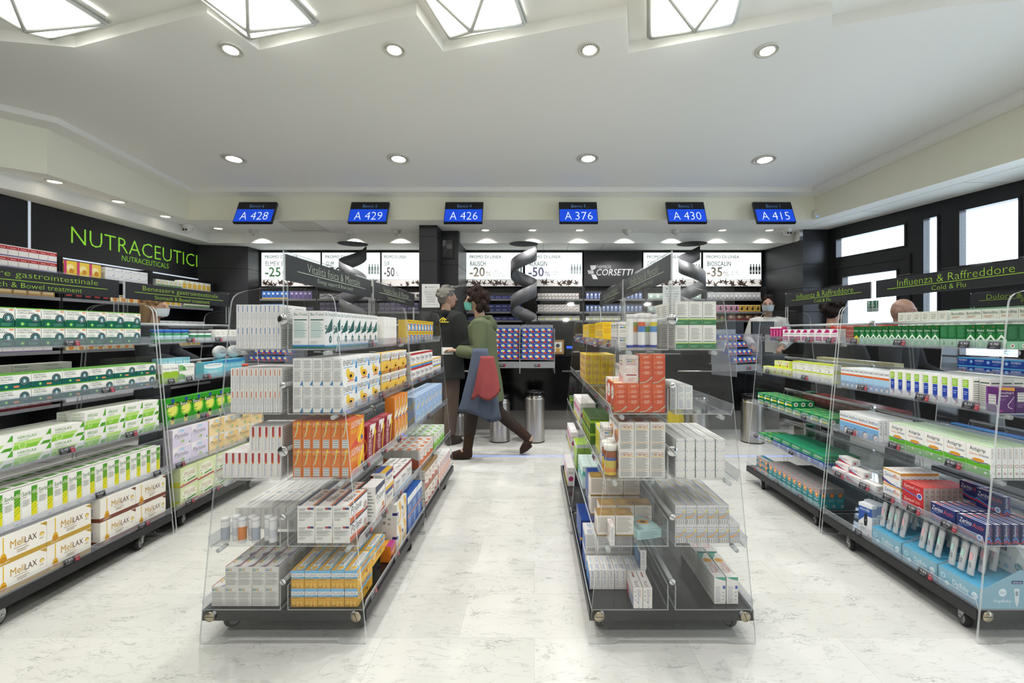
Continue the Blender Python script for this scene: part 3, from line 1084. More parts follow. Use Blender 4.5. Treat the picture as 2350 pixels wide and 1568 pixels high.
def person(loc, yaw, label, skin, J, wear, hair, sc=1.0, mask=None, headturn=0.0, hem=.75, coat_r=.0, shoes='#2a1c14', trousers='#4a403a', low=False, category='person', hood=False, bag=None):
    root = empty('person', loc, yaw)
    root.scale = (sc, sc, sc)
    tag(root, label, category)
    b = MB()
    m = M(skin, .55)
    top = J.get('lean', 0.0)
    def T(x, y, z):                                   # lean of the upper body
        return (x, y + top * max(0, z - .9), z)
    b.tube([T(0, 0, .84), T(0, 0, .96), T(0, .01, 1.1), T(0, .01, 1.28), T(0, 0, 1.40), T(0, 0, 1.465)], [.135, .155, .135, .16, .165, .085], m, 18, True, .62)
    b.tube([T(0, -.005, 1.42), T(0, .015, 1.60)], [.058, .052], m, 12)
    hc = Vector(T(0, .03, 1.645))
    hr = Matrix.Rotation(headturn, 3, 'Z')
    hp = lambda x, y, z: hc + hr @ Vector((x, y, z))
    b.ball(hp(0, 0, .01), (.076, .094, .108), m, 18, 12)
    b.tube([hp(0, .02, -.02), hp(0, .055, -.075), hp(0, .075, -.085)], [.062, .045, .03], m, 12)
    b.tube([hp(0, .088, .02), hp(0, .108, -.012), hp(0, .095, -.025)], [.009, .015, .011], m, 8)
    for s in (-1, 1):
        b.ball(hp(.077 * s, -.005, -.002), (.010, .020, .031), m, 10, 7)
        b.tube([hp(.03 * s - .018, .085, .026), hp(.03 * s + .018, .085, .026)], .008, m, 6)
    L, R = J['L'], J['R']
    for side, A in ((-1, L), (1, R)):
        sh, el, wr = (Vector(T(*A['sh'])), Vector(A['el']), Vector(A['wr']))
        b.tube([Vector(T(side * .12, 0, 1.40)), sh, (sh + el) / 2, el, (el + wr) / 2, wr], [.06, .055, .047, .04, .036, .026], m, 12)
        hand(b, wr, A.get('hd', wr - el), side * A.get('th', -1), A.get('pn', (0, 0, -1)), m, 1.0, A.get('curl', .45))
        if not low:
            hip, kn, an, to = (Vector(A[k]) for k in ('hip', 'kn', 'an', 'to'))
            b.tube([hip + Vector((0, 0, .06)), hip, (hip + kn) / 2, kn, (kn + an) / 2, an], [.09, .09, .075, .058, .053, .038], m, 12)
            b.tube([an + (an - to) * .25, an, (an + to) / 2, to], [.03, .04, .038, .026], m, 10)
    put('body', solid(b, 'body', m, .0085, 4), root)
    # clothing
    for (nm, mat, bits) in wear:
        if bits[0][0] == 'boots':                     # each shoe or boot is a part of its own
            dm = M('#888888')
            for side, A in ((-1, L), (1, R)):
                g = MB()
                kn, an, to = (Vector(A[k]) for k in ('kn', 'an', 'to'))
                e = an + (kn - an) * bits[0][1]
                g.tube([e, (e + an) / 2, an], [.062, .056, .05], dm, 12)
                d_ = (to - an); d_.z *= .4
                heel = an - d_ * .32; heel.z = to.z + .02 + (an.z - .085) * .9
                g.tube([heel, an - Vector((0, 0, .03)), (an + to) / 2, to + Vector((0, 0, .012))], [.036, .046, .044, .034], dm, 12)
                g.tube([heel - Vector((0, 0, .02)), (heel + to) / 2 - Vector((0, 0, .018)), to + d_.normalized() * .02], [.036, .04, .034], dm, 10, True, .5)
                put(nm, solid(g, nm, mat, .0105, 5), root)
            continue
        g = MB()
        dm = M('#888888')
        for kind_, arg in bits:
            if kind_ == 'torso':
                zh, ex, fl = arg
                zz = [zh, (zh + .95) / 2, 1.0, 1.12, 1.28, 1.40, 1.47]
                flare = max(0, (.95 - zh)) * fl
                rr = [.155 + ex + flare, .155 + ex + flare * .5, .150 + ex, .15 + ex, .172 + ex, .178 + ex * .8, .09 + ex * .4]
                g.tube([T(0, 0, z) for z in zz], rr, dm, 20, True, .66)
            elif kind_ == 'arms':
                for side, A in ((-1, L), (1, R)):
                    sh, el, wr = (Vector(T(*A['sh'])), Vector(A['el']), Vector(A['wr']))
                    e = wr + (el - wr) * .06
                    g.tube([Vector(T(side * .10, 0, 1.40)), sh, (sh + el) / 2, el, (el + e) / 2, e], [x + arg for x in (.064, .062, .055, .05, .045, .038)], dm, 14)
                    g.ball(el, .052 + arg, dm)
            elif kind_ == 'legs':
                z_end, ex = arg
                for side, A in ((-1, L), (1, R)):
                    hip, kn, an = (Vector(A[k]) for k in ('hip', 'kn', 'an'))
                    e = an + (kn - an) * z_end
                    g.tube([hip + Vector((0, 0, .09)), hip, (hip + kn) / 2, kn, kn + (e - kn) * .5, e], [x + ex for x in (.10, .105, .088, .068, .064, .056)], dm, 14)
                g.tube([T(0, 0, .80), T(0, 0, .98)], [.155 + ex, .16 + ex], dm, 16, True, .68)
            elif kind_ == 'tube':
                g.tube(*arg[:2], dm, 12)
            elif kind_ == 'ball':
                g.ball(*arg, dm)
        put(nm, solid(g, nm, mat, .0115, 5), root)
    if hair:
        g = MB()
        hk, col = hair
        rg = random.Random(hash(hk) % 100 + 5 if False else 11)
        dm = M(col, .7)
        if hk in ('short', 'dark', 'long', 'curly'):
            g.ball(hp(0, -.018, .035), (.086, .10, .098), dm, 18, 12)
            g.ball(hp(0, -.05, -.01), (.074, .06, .075), dm, 14, 10)
            nb, rad, jit = {'short': (60, .016, .012), 'dark': (80, .026, .02), 'long': (70, .026, .02), 'curly': (130, .03, .035)}[hk]
            for k in range(nb):
                th, ph = rg.uniform(0, 2 * PI), rg.uniform(-.35, 1.45)
                v = Vector((math.cos(th) * math.cos(ph) * .088, math.sin(th) * math.cos(ph) * .10 - .018, math.sin(ph) * .10 + .035))
                if v.y > .055 and v.z < .075:
                    continue
                v += Vector((rg.uniform(-jit, jit), rg.uniform(-jit, jit) - (.01 if hk == 'curly' else 0), rg.uniform(-jit, jit)))
                g.ball(hp(*v), rg.uniform(.6, 1.2) * rad, dm, 8, 6)
            if hk == 'dark':
                for k in range(60):
                    g.ball(hp(rg.uniform(-.095, .095), rg.uniform(-.125, .02), rg.uniform(-.09, .08)), .036, dm, 8, 6)
            if hk == 'long':
                for s in (-1, 0, 1):
                    g.tube([hp(.06 * s, -.06, .03), hp(.08 * s, -.06, -.08), hp(.09 * s, -.07, -.20)], [.05, .045, .03], dm, 10)
        put('hair', solid(g, 'hair', fabric('hair_strands', col, 180, .35), .0085, 2), root)
    if mask:
        g = MB()
        vs, fs = [], []
        nx, nz = 9, 5
        for j in range(nz):
            for i in range(nx):
                a = -1.25 + 2.5 * i / (nx - 1)
                z = -.095 + .085 * j / (nz - 1)
                r_ = .092 + .028 * math.exp(-(a / .45) ** 2) * (.5 + .5 * j / 4) - .012 * (1 if j == 0 else 0)
                vs.append(hp(math.sin(a) * r_ * .84, math.cos(a) * r_ + .004, z))
        for j in range(nz - 1):
            for i in range(nx - 1):
                fs.append((j * nx + i, j * nx + i + 1, (j + 1) * nx + i + 1, (j + 1) * nx + i))
        mm = M(mask, .7)
        g.add(vs, fs, mm, True)
        for s in (0, nx - 1):
            g.tube([vs[2 * nx + s], hp((.082 if s else -.082), -.02, .0)], .002, mm, 6)
        put('face_mask', g.mesh('face_mask'), root)
    else:
        g = MB(); g.tube([hp(-.02, .095, -.055), hp(.02, .095, -.055)], .005, M('#8a4a44', .5), 6); put('mouth', g.mesh('mouth'), root)
    for s in (-1, 1):
        g = MB()
        g.ball(hp(.030 * s, .0775, .010), (.011, .009, .007), M('#e4e0da', .3), 10, 6)
        g.ball(hp(.030 * s, .0850, .010), (.0055, .004, .0055), M('#241a14', .2), 8, 6)
        put('eye', g.mesh('eye'), root)
    return root


def arm(side, el, wr, **k):
    d = dict(sh=(side * .185, 0, 1.395), el=el, wr=wr, hip=(side * .085, 0, .86), kn=(side * .09, .02, .48), an=(side * .10, -.02, .085), to=(side * .115, .13, .03))
    d.update(k)
    return d


# grey-haired man with his back to us, head turned to the right
J = dict(L=arm(-1, (-.31, .06, 1.12), (-.18, .27, 1.10), hd=(.4, 1, .05), sh=(-.215, 0, 1.395)), R=arm(1, (.31, .06, 1.12), (.18, .28, 1.10), hd=(-.4, 1, .05), sh=(.215, 0, 1.395)))
JK = fabric('dark_jacket_cloth', '#2b2d2b')
person((-.98, 5.02, 0), math.radians(-42), 'person with grey hair in a dark hooded jacket and brown trousers, standing at the counter',
       '#b08a74', J, [('jacket', JK, [('torso', (.74, .095, .12)), ('arms', .045)]),
                      ('hood', fabric('hood_cloth', '#1f2021'), [('tube', ([(-.13, .02, 1.44), (-.12, -.10, 1.46), (0, -.16, 1.45), (.12, -.10, 1.46), (.13, .02, 1.44), (.06, .10, 1.42), (-.06, .10, 1.42), (-.13, .02, 1.44)], .05)), ('ball', ((0, -.13, 1.40), (.15, .075, .09)))]),
                      ('trousers', fabric('brown_trouser_cloth', '#5a4c44'), [('legs', (.08, .012))]), ('boot', M('#2e221b', .6), [('boots', .25)])], ('short', '#77746e'), .975, headturn=-.35)
g = MB()
for k in range(3):
    pts = [(.012 * k + .03 * math.cos(a), .03 * math.sin(a)) for a in [PI * j / 8 for j in range(5)]]
    g.tube([(x - .03 + .012 * k, 0, z) for x, z in [(.045 * math.cos(a) * (1 - .25 * k), .038 * math.sin(a) * (1 - .25 * k)) for a in [PI * .5 + PI * .5 * j / 6 for j in range(7)]]], .006, M('#d8c42c', .5), 6)
g.box(-.07, .02, -.003, .003, -.012, -.003, M('#d8c42c', .5))
man = [o for o in bpy.data.objects if o.get('label', '').startswith('person with grey hair')][0]
jk = [c for c in man.children if c.name.startswith('jacket')][0]
put('jacket_emblem', g.mesh('jacket_emblem'), jk, (.215, -.142, 1.375), (-.2, 0, .75))['label'] = 'small yellow emblem on the shoulder'
# woman walking to the left with parcels in her hands
J = dict(lean=.13, L=arm(-1, (-.24, .06, 1.10), (-.12, .30, 1.13), hd=(.25, 1, .1), curl=.55, hip=(-.08, .0, .86), kn=(-.08, .15, .49), an=(-.08, .20, .085), to=(-.085, .36, .03)),
         R=arm(1, (.24, .05, 1.10), (.10, .31, 1.12), hd=(-.25, 1, .1), curl=.55, hip=(.08, -.02, .86), kn=(.08, -.10, .47), an=(.08, -.44, .17), to=(.085, -.36, .03)))
wom = person((-.46, 4.47, 0), PI / 2, 'person in green coat and teal mask, walking left with small parcels',
             '#a98a74', J, [('coat', fabric('green_coat_cloth', '#575f46'), [('torso', (.60, .05, .20)), ('arms', .022)]),
                            ('hood', fabric('green_hood_cloth', '#4f573f'), [('ball', ((0, -.055, 1.385), (.12, .05, .08))), ('tube', ([(-.085, .10, 1.455), (-.075, .0, 1.47), (0, -.035, 1.475), (.075, .0, 1.47), (.085, .10, 1.455)], .03))]),
                            ('trousers', fabric('dark_trouser_cloth', '#2f2824'), [('legs', (.4, .004))]), ('boot', fabric('brown_suede', '#33251d', 200), [('boots', .78)])], ('dark', '#2a1f1b'), .93, mask='#5fae9e', headturn=.0)
def world(o, p): return Matrix.Translation(o.location) @ Matrix.Rotation(o.rotation_euler.z, 4, 'Z') @ Matrix.Diagonal((*o.scale, 1)) @ Vector(p)
p = world(wom, (-.02, .42, 1.12))
m = MB(); m.box(-.05, .05, -.06, .06, -.03, .035, M('#e4e4e0', .4)); m.art((-.05, -.06, -.03), (.1, 0, 0), (0, 0, .065), [('r', .1, .2, .9, .5, '#b8c0c0')])
tag(m.build('parcel', None, p, .3), 'small white medicine parcel in the walking woman\'s hands', 'parcel')
# blue-grey jacket over her arm and the red bag under it
def drape(name, label, cat, col, c, w_, h_, dep, seed, flare):
    g = MB()
    vs, fs = [], []
    nx, nz = 28, 16
    for j in range(nz + 1):
        t = j / nz
        for i in range(nx):
            a = 2 * PI * i / nx
            fold = 1 + (.16 * math.sin(5 * a + seed + 2.6 * t) + .07 * math.sin(11 * a + 3 * seed + 4 * t)) * t
            ww = w_ * (.45 + flare * t) * fold
            vs.append((ww * math.cos(a), dep * (.6 + .4 * t) * math.sin(a) * fold, -h_ * t * (1 + .13 * math.cos(a + seed)) + .03 * math.sin(3 * a + seed) * t))
    for j in range(nz):
        for i in range(nx):
            i2 = (i + 1) % nx
            fs.append((j * nx + i, (j + 1) * nx + i, (j + 1) * nx + i2, j * nx + i2))
    fs.append(tuple(range(nx)))
    fs.append(tuple(nz * nx + i for i in range(nx))[::-1])
    g.add(vs, fs, fabric('cloth_' + name, col), True)
    return tag(g.build(name, None, c), label, cat)
drape('draped_jacket', 'blue-grey jacket hanging over the walking woman\'s arm', 'jacket', '#4f5868', P(1102, 800, 4.11), .15, .56, .06, 1.0, .75)
drape('shoulder_bag', 'red cloth bag held against the blue-grey jacket', 'bag', '#8c4444', P(1118, 818, 3.99), .13, .33, .045, 2.3, .45)
# people seen only in part
J = dict(L=arm(-1, (-.26, .06, 1.14), (-.18, .28, 1.05)), R=arm(1, (.26, .06, 1.14), (.18, .28, 1.05)))
person((3.30, 6.42, 0), math.radians(150), 'person in a white coat and face mask standing behind the right end of the counter', '#a88470', J,
       [('white_coat', fabric('white_coat_cloth', '#c9c8c4'), [('torso', (.6, .03, .1)), ('arms', .02)]), ('trousers', fabric('clerk_trousers', '#2b2b30'), [('legs', (.08, .01))]), ('shoe', M('#1c1c1e', .5), [('boots', .12)])], ('short', '#1f1a18'), .98, mask='#b9c6cc')
person((2.78, 4.25, 0), math.radians(-60), 'person with dark curly hair in a dark jacket behind the right stand', '#a07a66', J,
       [('jacket', fabric('charcoal_jacket_cloth', '#3a3c3c'), [('torso', (.7, .04, .12)), ('arms', .024)]), ('trousers', fabric('black_trousers', '#1f1f22'), [('legs', (.08, .012))]), ('boot', M('#1c1814', .6), [('boots', .2)])], ('curly', '#241d1b'), .865)
person((2.74, 3.42, 0), math.radians(-150), 'person with a bald head looking at the goods behind the right stand', '#8f7060', J,
       [('jacket', fabric('dark_grey_jumper', '#2f3033'), [('torso', (.7, .03, .12)), ('arms', .02)]), ('trousers', fabric('grey_trousers', '#2a2a2e'), [('legs', (.08, .012))]), ('shoe', M('#1c1814', .6), [('boots', .15)])], None, .838, mask='#c9d4d8')
J = dict(L=arm(-1, (-.25, .10, 1.16), (-.16, .36, 1.05)), R=arm(1, (.27, .08, 1.14), (.20, .38, 1.06)))
person((-3.52, 4.2, 0), math.radians(-75), 'person with long blonde hair in a dark jumper reaching to the left stand', '#b38e78', J,
       [('jumper', fabric('dark_jumper', '#26282c'), [('torso', (.74, .03, .12)), ('arms', .018)]), ('trousers', fabric('denim_trousers', '#22262f'), [('legs', (.08, .01))]), ('shoe', M('#1c1814', .6), [('boots', .15)])], ('long', '#8f7350'), .885, mask='#c9d4d8')
# ---- stand A (stomach and bowel)
def seal(x, y, r):
    return [('c', x, y, r, '#173a42'), ('c', x, y, r * .8, '#b9cfcb'), ('c', x, y, r * .74, '#173a42'), ('c', x, y, r * .5, '#5f9499'), ('c', x, y + .03, r * .17, '#d7e5e3'), ('p', [(x - r * .3, y - .12), (x + r * .3, y - .12), (x + r * .14, y - .01), (x - r * .14, y - .01)], '#cfdedd')]
gF = [('r', 0, 0, 1, .42, '#085c47'), ('r', 0, .34, 1, .44, '#0f6a50'), ('r', 0, .95, 1, 1, '#6bb13a'), ('t', .07, .82, .62, .90, 'GLICEROLO', '#2f4d48'), ('t', .07, .70, .74, .78, 'CARLO ERBA', '#2f4d48'), ('r', .80, .84, .96, .91, '#e79463'), ('n', .16, .44, .45, .62, 4, '#a5b3ab'), ('r', .08, .44, .11, .60, '#b7c4bd'), ('c', .26, .17, .10, '#2f9157'), ('c', .26, .17, .045, '#c6ec70'), ('n', .50, .05, .92, .22, 3, '#5fa58f')] + seal(.77, .48, .20)
spec('a1', 'laxative_carton', 'laxative carton', 'white and green carton with round seal', .104, .088, .07, '#eceee8', gF, [('r', 0, 0, 1, .36, '#0b6a52'), ('n', .1, .42, .9, .9, 5, '#a5b3ab')], [('r', 0, 0, 1, 1, '#63a83a')])
spec('a2', 'laxative_carton', 'laxative carton', 'wide low green and white carton', .1335, .068, .10, '#eceee8', [('r', 0, 0, 1, .40, '#0d5f56'), ('r', 0, .93, 1, 1, '#6bb13a'), ('t', .06, .76, .44, .87, 'GLICEROLO', '#2f4d48'), ('t', .06, .60, .48, .71, 'CARLO ERBA', '#2f4d48'), ('n', .1, .46, .42, .54, 1, '#a5b3ab'), ('c', .27, .2, .055, '#3f9d5c'), ('c', .27, .2, .028, '#c6ec70'), ('r', .48, .10, .64, .22, '#e28c58')] + seal(.80, .5, .15), [('r', 0, 0, 1, .4, '#0d5f56')], [('r', 0, 0, 1, 1, '#5ba436')])
vF = [('p', [(0, 0), (.62, 0), (.80, .5), (.04, .5)], '#b7e07a'), ('p', [(0, 0), (.62, 0), (.70, .26), (.02, .26)], '#86c93a'), ('c', .24, .22, .10, '#cfeaa6'), ('c', .24, .22, .08, '#9fd45e'), ('p', [(.70, .02), (.96, .02), (1, .22), (.80, .22)], '#4f9f26'), ('p', [(.86, .62), (1, .62), (1, 1), (.97, 1)], '#57a92b'), ('x', .10, .68, .62, .86, 'VEROLAX', '#5ba52c'), ('n', .12, .54, .5, .62, 1, '#9bb58d')]
spec('v1', 'laxative_carton', 'laxative carton', 'white carton with wide light-green slash', .155, .066, .085, '#f1f2ec', vF, [lines('#a9bf98', 6), ('t', .1, .8, .7, .92, 'VEROLAX', '#7fae5c')], [('r', 0, .8, 1, 1, '#c9dfae')])
spec('v2', 'laxative_carton', 'laxative carton', 'tall white carton with light-green slash', .112, .088, .07, '#f1f2ec', vF, [('r', 0, 0, 1, .3, '#b5d88a'), lines('#a9bf98', 5, .1, .36, .9, .76), ('t', .1, .82, .7, .92, 'VEROLAX', '#7fae5c')], [('r', 0, .8, 1, 1, '#c9dfae')])
spec('so', 'laxative_carton', 'laxative carton', 'tall white carton with green-yellow stripe', .0655, .168, .11, '#f0f0ea', [('r', .60, .50, .96, .95, '#4c9a2c'), ('r', .60, .16, .96, .52, '#e6dc22')] + [('p', [(.60, .28 + .09 * k), (.96, .40 + .09 * k), (.96, .43 + .09 * k), (.60, .31 + .09 * k)], '#93bb2a') for k in range(6)] + [('t', .05, .74, .60, .85, 'Sorbi', '#35702f'), ('t', .61, .75, .95, .85, 'clis', '#f3f4e6'), ('t', .06, .685, .3, .72, 'Adulti', '#5a5d58'), ('n', .06, .46, .55, .64, 7, '#a7aaa2'), ('t', .62, .04, .90, .08, 'sofar', '#3350a8')], [lines('#b4b7b0', 14)], [('r', .1, .3, .9, .62, '#5f9a45'), ('r', .0, .0, 1, .12, '#8a8f7f')])
def meli(stripe):
    return [('r', 0, .02, 1, .19, stripe), ('n', .08, .06, .3, .14, 2, '#e8dcc6'), ('p', [(.86, 1), (1, .84), (1, 1)], stripe), ('r', .165, .45, .185, 1, '#e5bf1d'), ('c', .175, .36, .045, '#dea012'), ('c', .175, .29, .06, '#e3b21b'), ('c', .175, .22, .065, '#c98a0e'), ('t', .30, .52, .56, .78, 'Meli', '#c79a2e'), ('t', .57, .52, .80, .74, 'LAX', '#5b3a24'), ('n', .36, .44, .7, .48, 1, '#8b7a60'), ('n', .42, .27, .66, .40, 2, '#a99a80'), ('c', .90, .60, .045, '#c79a2e'), ('c', .90, .58, .035, '#ecd67a'), ('n', .85, .42, .96, .48, 1, '#a99a80')]
for k_, c_, nm in (('m1', '#bf9a35', 'gold'), ('m2', '#77402c', 'brown')):
    spec(k_, 'laxative_carton', 'laxative carton', 'large cream honey carton with %s band' % nm, .205, .119, .09, '#f2efe6', meli(c_), [('r', 0, .02, 1, .19, c_), ('b', .3, .3, .6, .6, True)], [('n', .1, .3, .7, .7, 2, '#c9a45a')])
# far half of A
spec('du', 'laxative_carton', 'laxative carton', 'lime green and white upright carton', .062, .118, .05, '#f0f1ec', [('r', 0, 0, 1, .52, '#9cc43a'), ('c', .5, .52, .62, '#9cc43a', .10), ('t', .08, .72, .92, .82, 'Dulcolax', '#3f5a52'), lines('#d5e6a0', 3, .2, .1, .8, .3)], [('r', 0, 0, 1, .52, '#86ab31')], [])
spec('pu', 'laxative_carton', 'laxative carton', 'flat white carton with green swoosh', .13, .056, .06, '#f1f1ec', [('p', [(0, .2), (.5, .2), (.2, .9), (0, .9)], '#7fb86a'), ('c', .3, .5, .10, '#4c9a4a'), ('t', .48, .5, .94, .72, 'Pursennid', '#3f7a58'), lines('#b9c7bb', 2, .48, .2, .9, .4)])
dS = [('r', 0, 0, 1, .78, '#86cbd6'), ('c', .5, .74, .55, '#e9f3f3', .17), ('t', .12, .74, .88, .86, 'DulcoSoft', '#35697c'), lines('#dff0f2', 4, .2, .2, .8, .45)]
spec('ds', 'laxative_carton', 'laxative carton', 'tall aqua blue carton', .062, .150, .05, '#8ecdd8', [('r', 0, 0, 1, 1, '#8ecdd8')] + [('c', x, .82, .09, '#eef7f7') for x in (.2, .5, .8)] + [lines('#5aa3b4', 5, .15, .3, .85, .7)])
spec('dw', 'laxative_carton', 'laxative carton', 'wide aqua carton with white arc', .19, .108, .06, '#79c4d2', dS + [('r', 0, .93, 1, 1, '#2b7fb8')])
spec('dk', 'laxative_carton', 'laxative carton', 'aqua carton with blue lid band', .07, .115, .06, '#6fbfd6', [('r', 0, .8, 1, 1, '#2f86bd'), ('t', .1, .55, .9, .68, 'Dulco', '#eef5f6')])
spec('bf', 'fibre_carton', 'fibre carton', 'bright green carton with yellow glow', .108, .163, .06, '#2f9a22', [('c', .5, .55, .42, '#8ccb3a'), ('c', .5, .57, .32, '#e6e56a'), ('p', [(.04, .66), (.98, .74), (.98, .86), (.04, .80)], '#1d3a1c'), ('t', .08, .69, .60, .82, 'Bene', '#f2f3ea'), ('t', .60, .72, .94, .84, 'fibra', '#e8e23a'), ('c', .52, .92, .12, '#2a4f9a'), ('p', [(.36, .02), (.6, .02), (.63, .22), (.33, .22)], '#e8d62a'), ('c', .5, .24, .12, '#29381f'), ('n', .1, .46, .5, .52, 1, '#5f8f2f')], [('r', 0, 0, 1, .5, '#2b8a20')], [('r', 0, 0, 1, 1, '#3a9a2c')])
def plan(c1, c2):
    return [('c', .3, .2, .45, c1), ('c', .75, .75, .5, c2), ('r', 0, 0, 1, .05, '#eeeae6'), ('c', .5, .88, .13, '#a9d3ea', .07), ('t', .12, .52, .84, .74, 'Plantalax', '#5f6f62'), ('c', .47, .28, .07, '#c6cdb0'), ('c', .56, .3, .07, '#a9c58a'), ('r', .88, .1, .95, .2, '#3f8f7f'), ('n', .16, .44, .66, .5, 1, '#a9aaa0')]
spec('p1', 'fibre_carton', 'fibre carton', 'white lilac-tinted fibre carton', .152, .116, .06, '#efecf0', plan('#ddd4ea', '#e2daee'), [('r', 0, 0, 1, 1, '#d9cfe0'), ('b', .3, .2, .8, .6, False)], [('r', 0, 0, 1, 1, '#e8e4ec')])
spec('p2', 'fibre_carton', 'fibre carton', 'white orange-tinted fibre carton', .152, .116, .06, '#f3ede2', plan('#f4d9a6', '#f2cf8e'), [('r', 0, 0, 1, 1, '#ecd0a0')], [('r', 0, 0, 1, 1, '#f0e4cc')])
spec('ps', 'fibre_carton', 'fibre carton', 'pale green carton with red lettering', .148, .118, .06, '#dbe6b4', [('c', .5, .55, .42, '#eef2dc', .36), ('p', [(0, 0), (1, .1), (1, .2), (0, .08)], '#b4486a'), ('x', .2, .55, .86, .74, 'PSYLLOGEL', '#b2504a'), ('t', .42, .42, .62, .5, 'Fibra', '#8aa050'), ('p', [(.38, .22), (.86, .3), (.86, .38), (.38, .3)], '#4c9a4a'), ('c', .18, .5, .03, '#6fa03f'), ('c', .22, .32, .04, '#8fb85a'), ('c', .14, .12, .05, '#e0a04a')], [('r', 0, 0, 1, .3, '#d7dc58')], [('r', 0, 0, 1, 1, '#cdda9a')])
spec('wc', 'remedy_carton', 'remedy carton', 'plain white upright carton', .055, .085, .05, '#eeede6', [lines('#c3c3bb', 4, .15, .5, .85, .85), ('c', .5, .25, .12, '#d9b23a')])
spec('gb', 'remedy_carton', 'remedy carton', 'grey-green carton seen from behind', .15, .075, .06, '#bcc1b2', [('t', .08, .75, .5, .9, 'Mayday', '#2d332c'), lines('#8d9486', 7, .08, .1, .7, .65), ('r', .75, .12, .92, .25, '#9fae90')], [lines('#8d9486', 6)], B_=[('t', .08, .75, .5, .9, 'Mayday', '#2d332c'), lines('#8d9486', 7, .08, .1, .8, .65)])
stock('a1', 'a', 1, 1, 1 - 1, .03, 8, 2, 1, gap=.0045)
SP['a1']['look'] = 'white and green seal carton'
stock('a2', 'a', 1, 1, 1, .013, 7, 2, 1, gap=.003)
stock('v1', 'a', 1, 1, 2, .03, 3, 2, 2)
stock('v2', 'a', 1, 1, 2, .502, 4, 2, 2)
stock('so', 'a', 1, 1, 3, .06, 13, 1, 2, gap=.0015)
stock('m1', 'a', 1, 1, 4, .07, 2, 2, 1)
stock('m2', 'a', 1, 1, 4, .53, 2, 2, 1)
stock('gb', 'a', 1, -1, 1, .25, 4, 2, 1, where='on far side')
stock('ps', 'a', 2, 1, 4, .06, 5, 2, 1)
stock('p1', 'a', 2, 1, 3, .03, 2, 2, 1)
stock('p2', 'a', 2, 1, 3, .345, 4, 2, 1)
stock('bf', 'a', 2, 1, 2, .01, 6, 1, 1)
stock('du', 'a', 2, 1, 1, .02, 2, 1, 1)
stock('pu', 'a', 2, 1, 1, .155, 1, 2, 1)
stock('ds', 'a', 2, 1, 1, .10, 4, 1, 1, inset=.085)
stock('dw', 'a', 2, 1, 1, .375, 1, 1, 1)
stock('dk', 'a', 2, 1, 1, .57, 3, 1, 1)
stock('dk', 'a', 2, 1, 1, .64, 4, 1, 1, inset=.07, where='second row')
stock('wc', 'a', 2, 1, 0, .53, 6, 1, 1)


def pot(name, r, h, body, lid, label, cat, x, y, z, art=None, group=None, lidh=.25, tilt=None):
    root = empty(name, (x, y, z))
    if tilt:
        root.rotation_euler = tilt
    tag(root, label, cat, group)
    m = MB()
    hb = h * (1 - lidh)
    prof = [(.0001, 0), (r * .96, 0), (r, .003)]
    mats = [M(body, .35)] * 2
    last = None
    for z0, z1, c in (art or [(0, 1, body)]):
        prof += [(r, .003 + (hb - .006) * z1)]
        mats.append(M(c, .35))
    prof += [(r * .9, hb)]
    mats.append(M(body, .35))
    m.lathe(prof, None, 18, mats=mats)
    m.build('pot_body', root)
    m = MB()
    m.lathe([(r * .9, hb), (r * 1.04, hb + .001), (r * 1.04, h - .002), (r * .98, h), (.0001, h)], M(lid, .35), 18)
    m.build('lid', root)
    return root


for k in range(4):
    pot('supplement_tub', .032, .082, '#cfe3e6', '#2f6fc0', 'light blue tub with blue lid, %s on the top shelf of the left row' % ORD[k], 'supplement tub', GX['a'] + .16, 2.785 + .06 + k * .07, ZT[0], [(0, .3, '#4fa35c'), (.3, .75, '#bfe0e6'), (.75, 1, '#2f8f5a')], 'blue lidded tubs')
for k in range(3):
    pot('supplement_tub', .032, .080, '#dfe6e2', '#8b8d8e', 'white tub with grey lid and green band, %s on left top shelf' % ORD[k], 'supplement tub', GX['a'] + .16, 2.785 + .345 + k * .07, ZT[0], [(0, .45, '#dfe8e3'), (.45, .8, '#2f8f5a'), (.8, 1, '#dfe8e3')], 'grey lidded tubs')
for k in range(2):
    pot('vitamin_jar', .03, .062, '#4a3020', '#d9542a', 'dark jar with orange lid, %s beside the aqua cartons' % ORD[k], 'jar', GX['a'] + .17, 3.62 + .065 * k, ZT[1], [(0, .5, '#e0c33a'), (.5, 1, '#3a2a20')])

for k in range(2):
    m = MB()
    m.ball((0, 0, .05), (.028, .075, .05), M('#e9e8e4', .3), 18, 10)
    m.art((.0275, -.03, .03), (0, .06, 0), (0, 0, .03), [('t', .1, .3, .9, .7, 'SALVIETTE', '#7a7c80')])
    tag(m.build('wipes_pack', None, (GX['a'] + .10, 3.50 + .165 * k, ZT[1] + .117 + (.0 if k == 0 else .0))), 'white soft pack of wipes, %s, above the aqua cartons' % ['nearer', 'further'][k], 'wipes pack', 'white wipes packs')

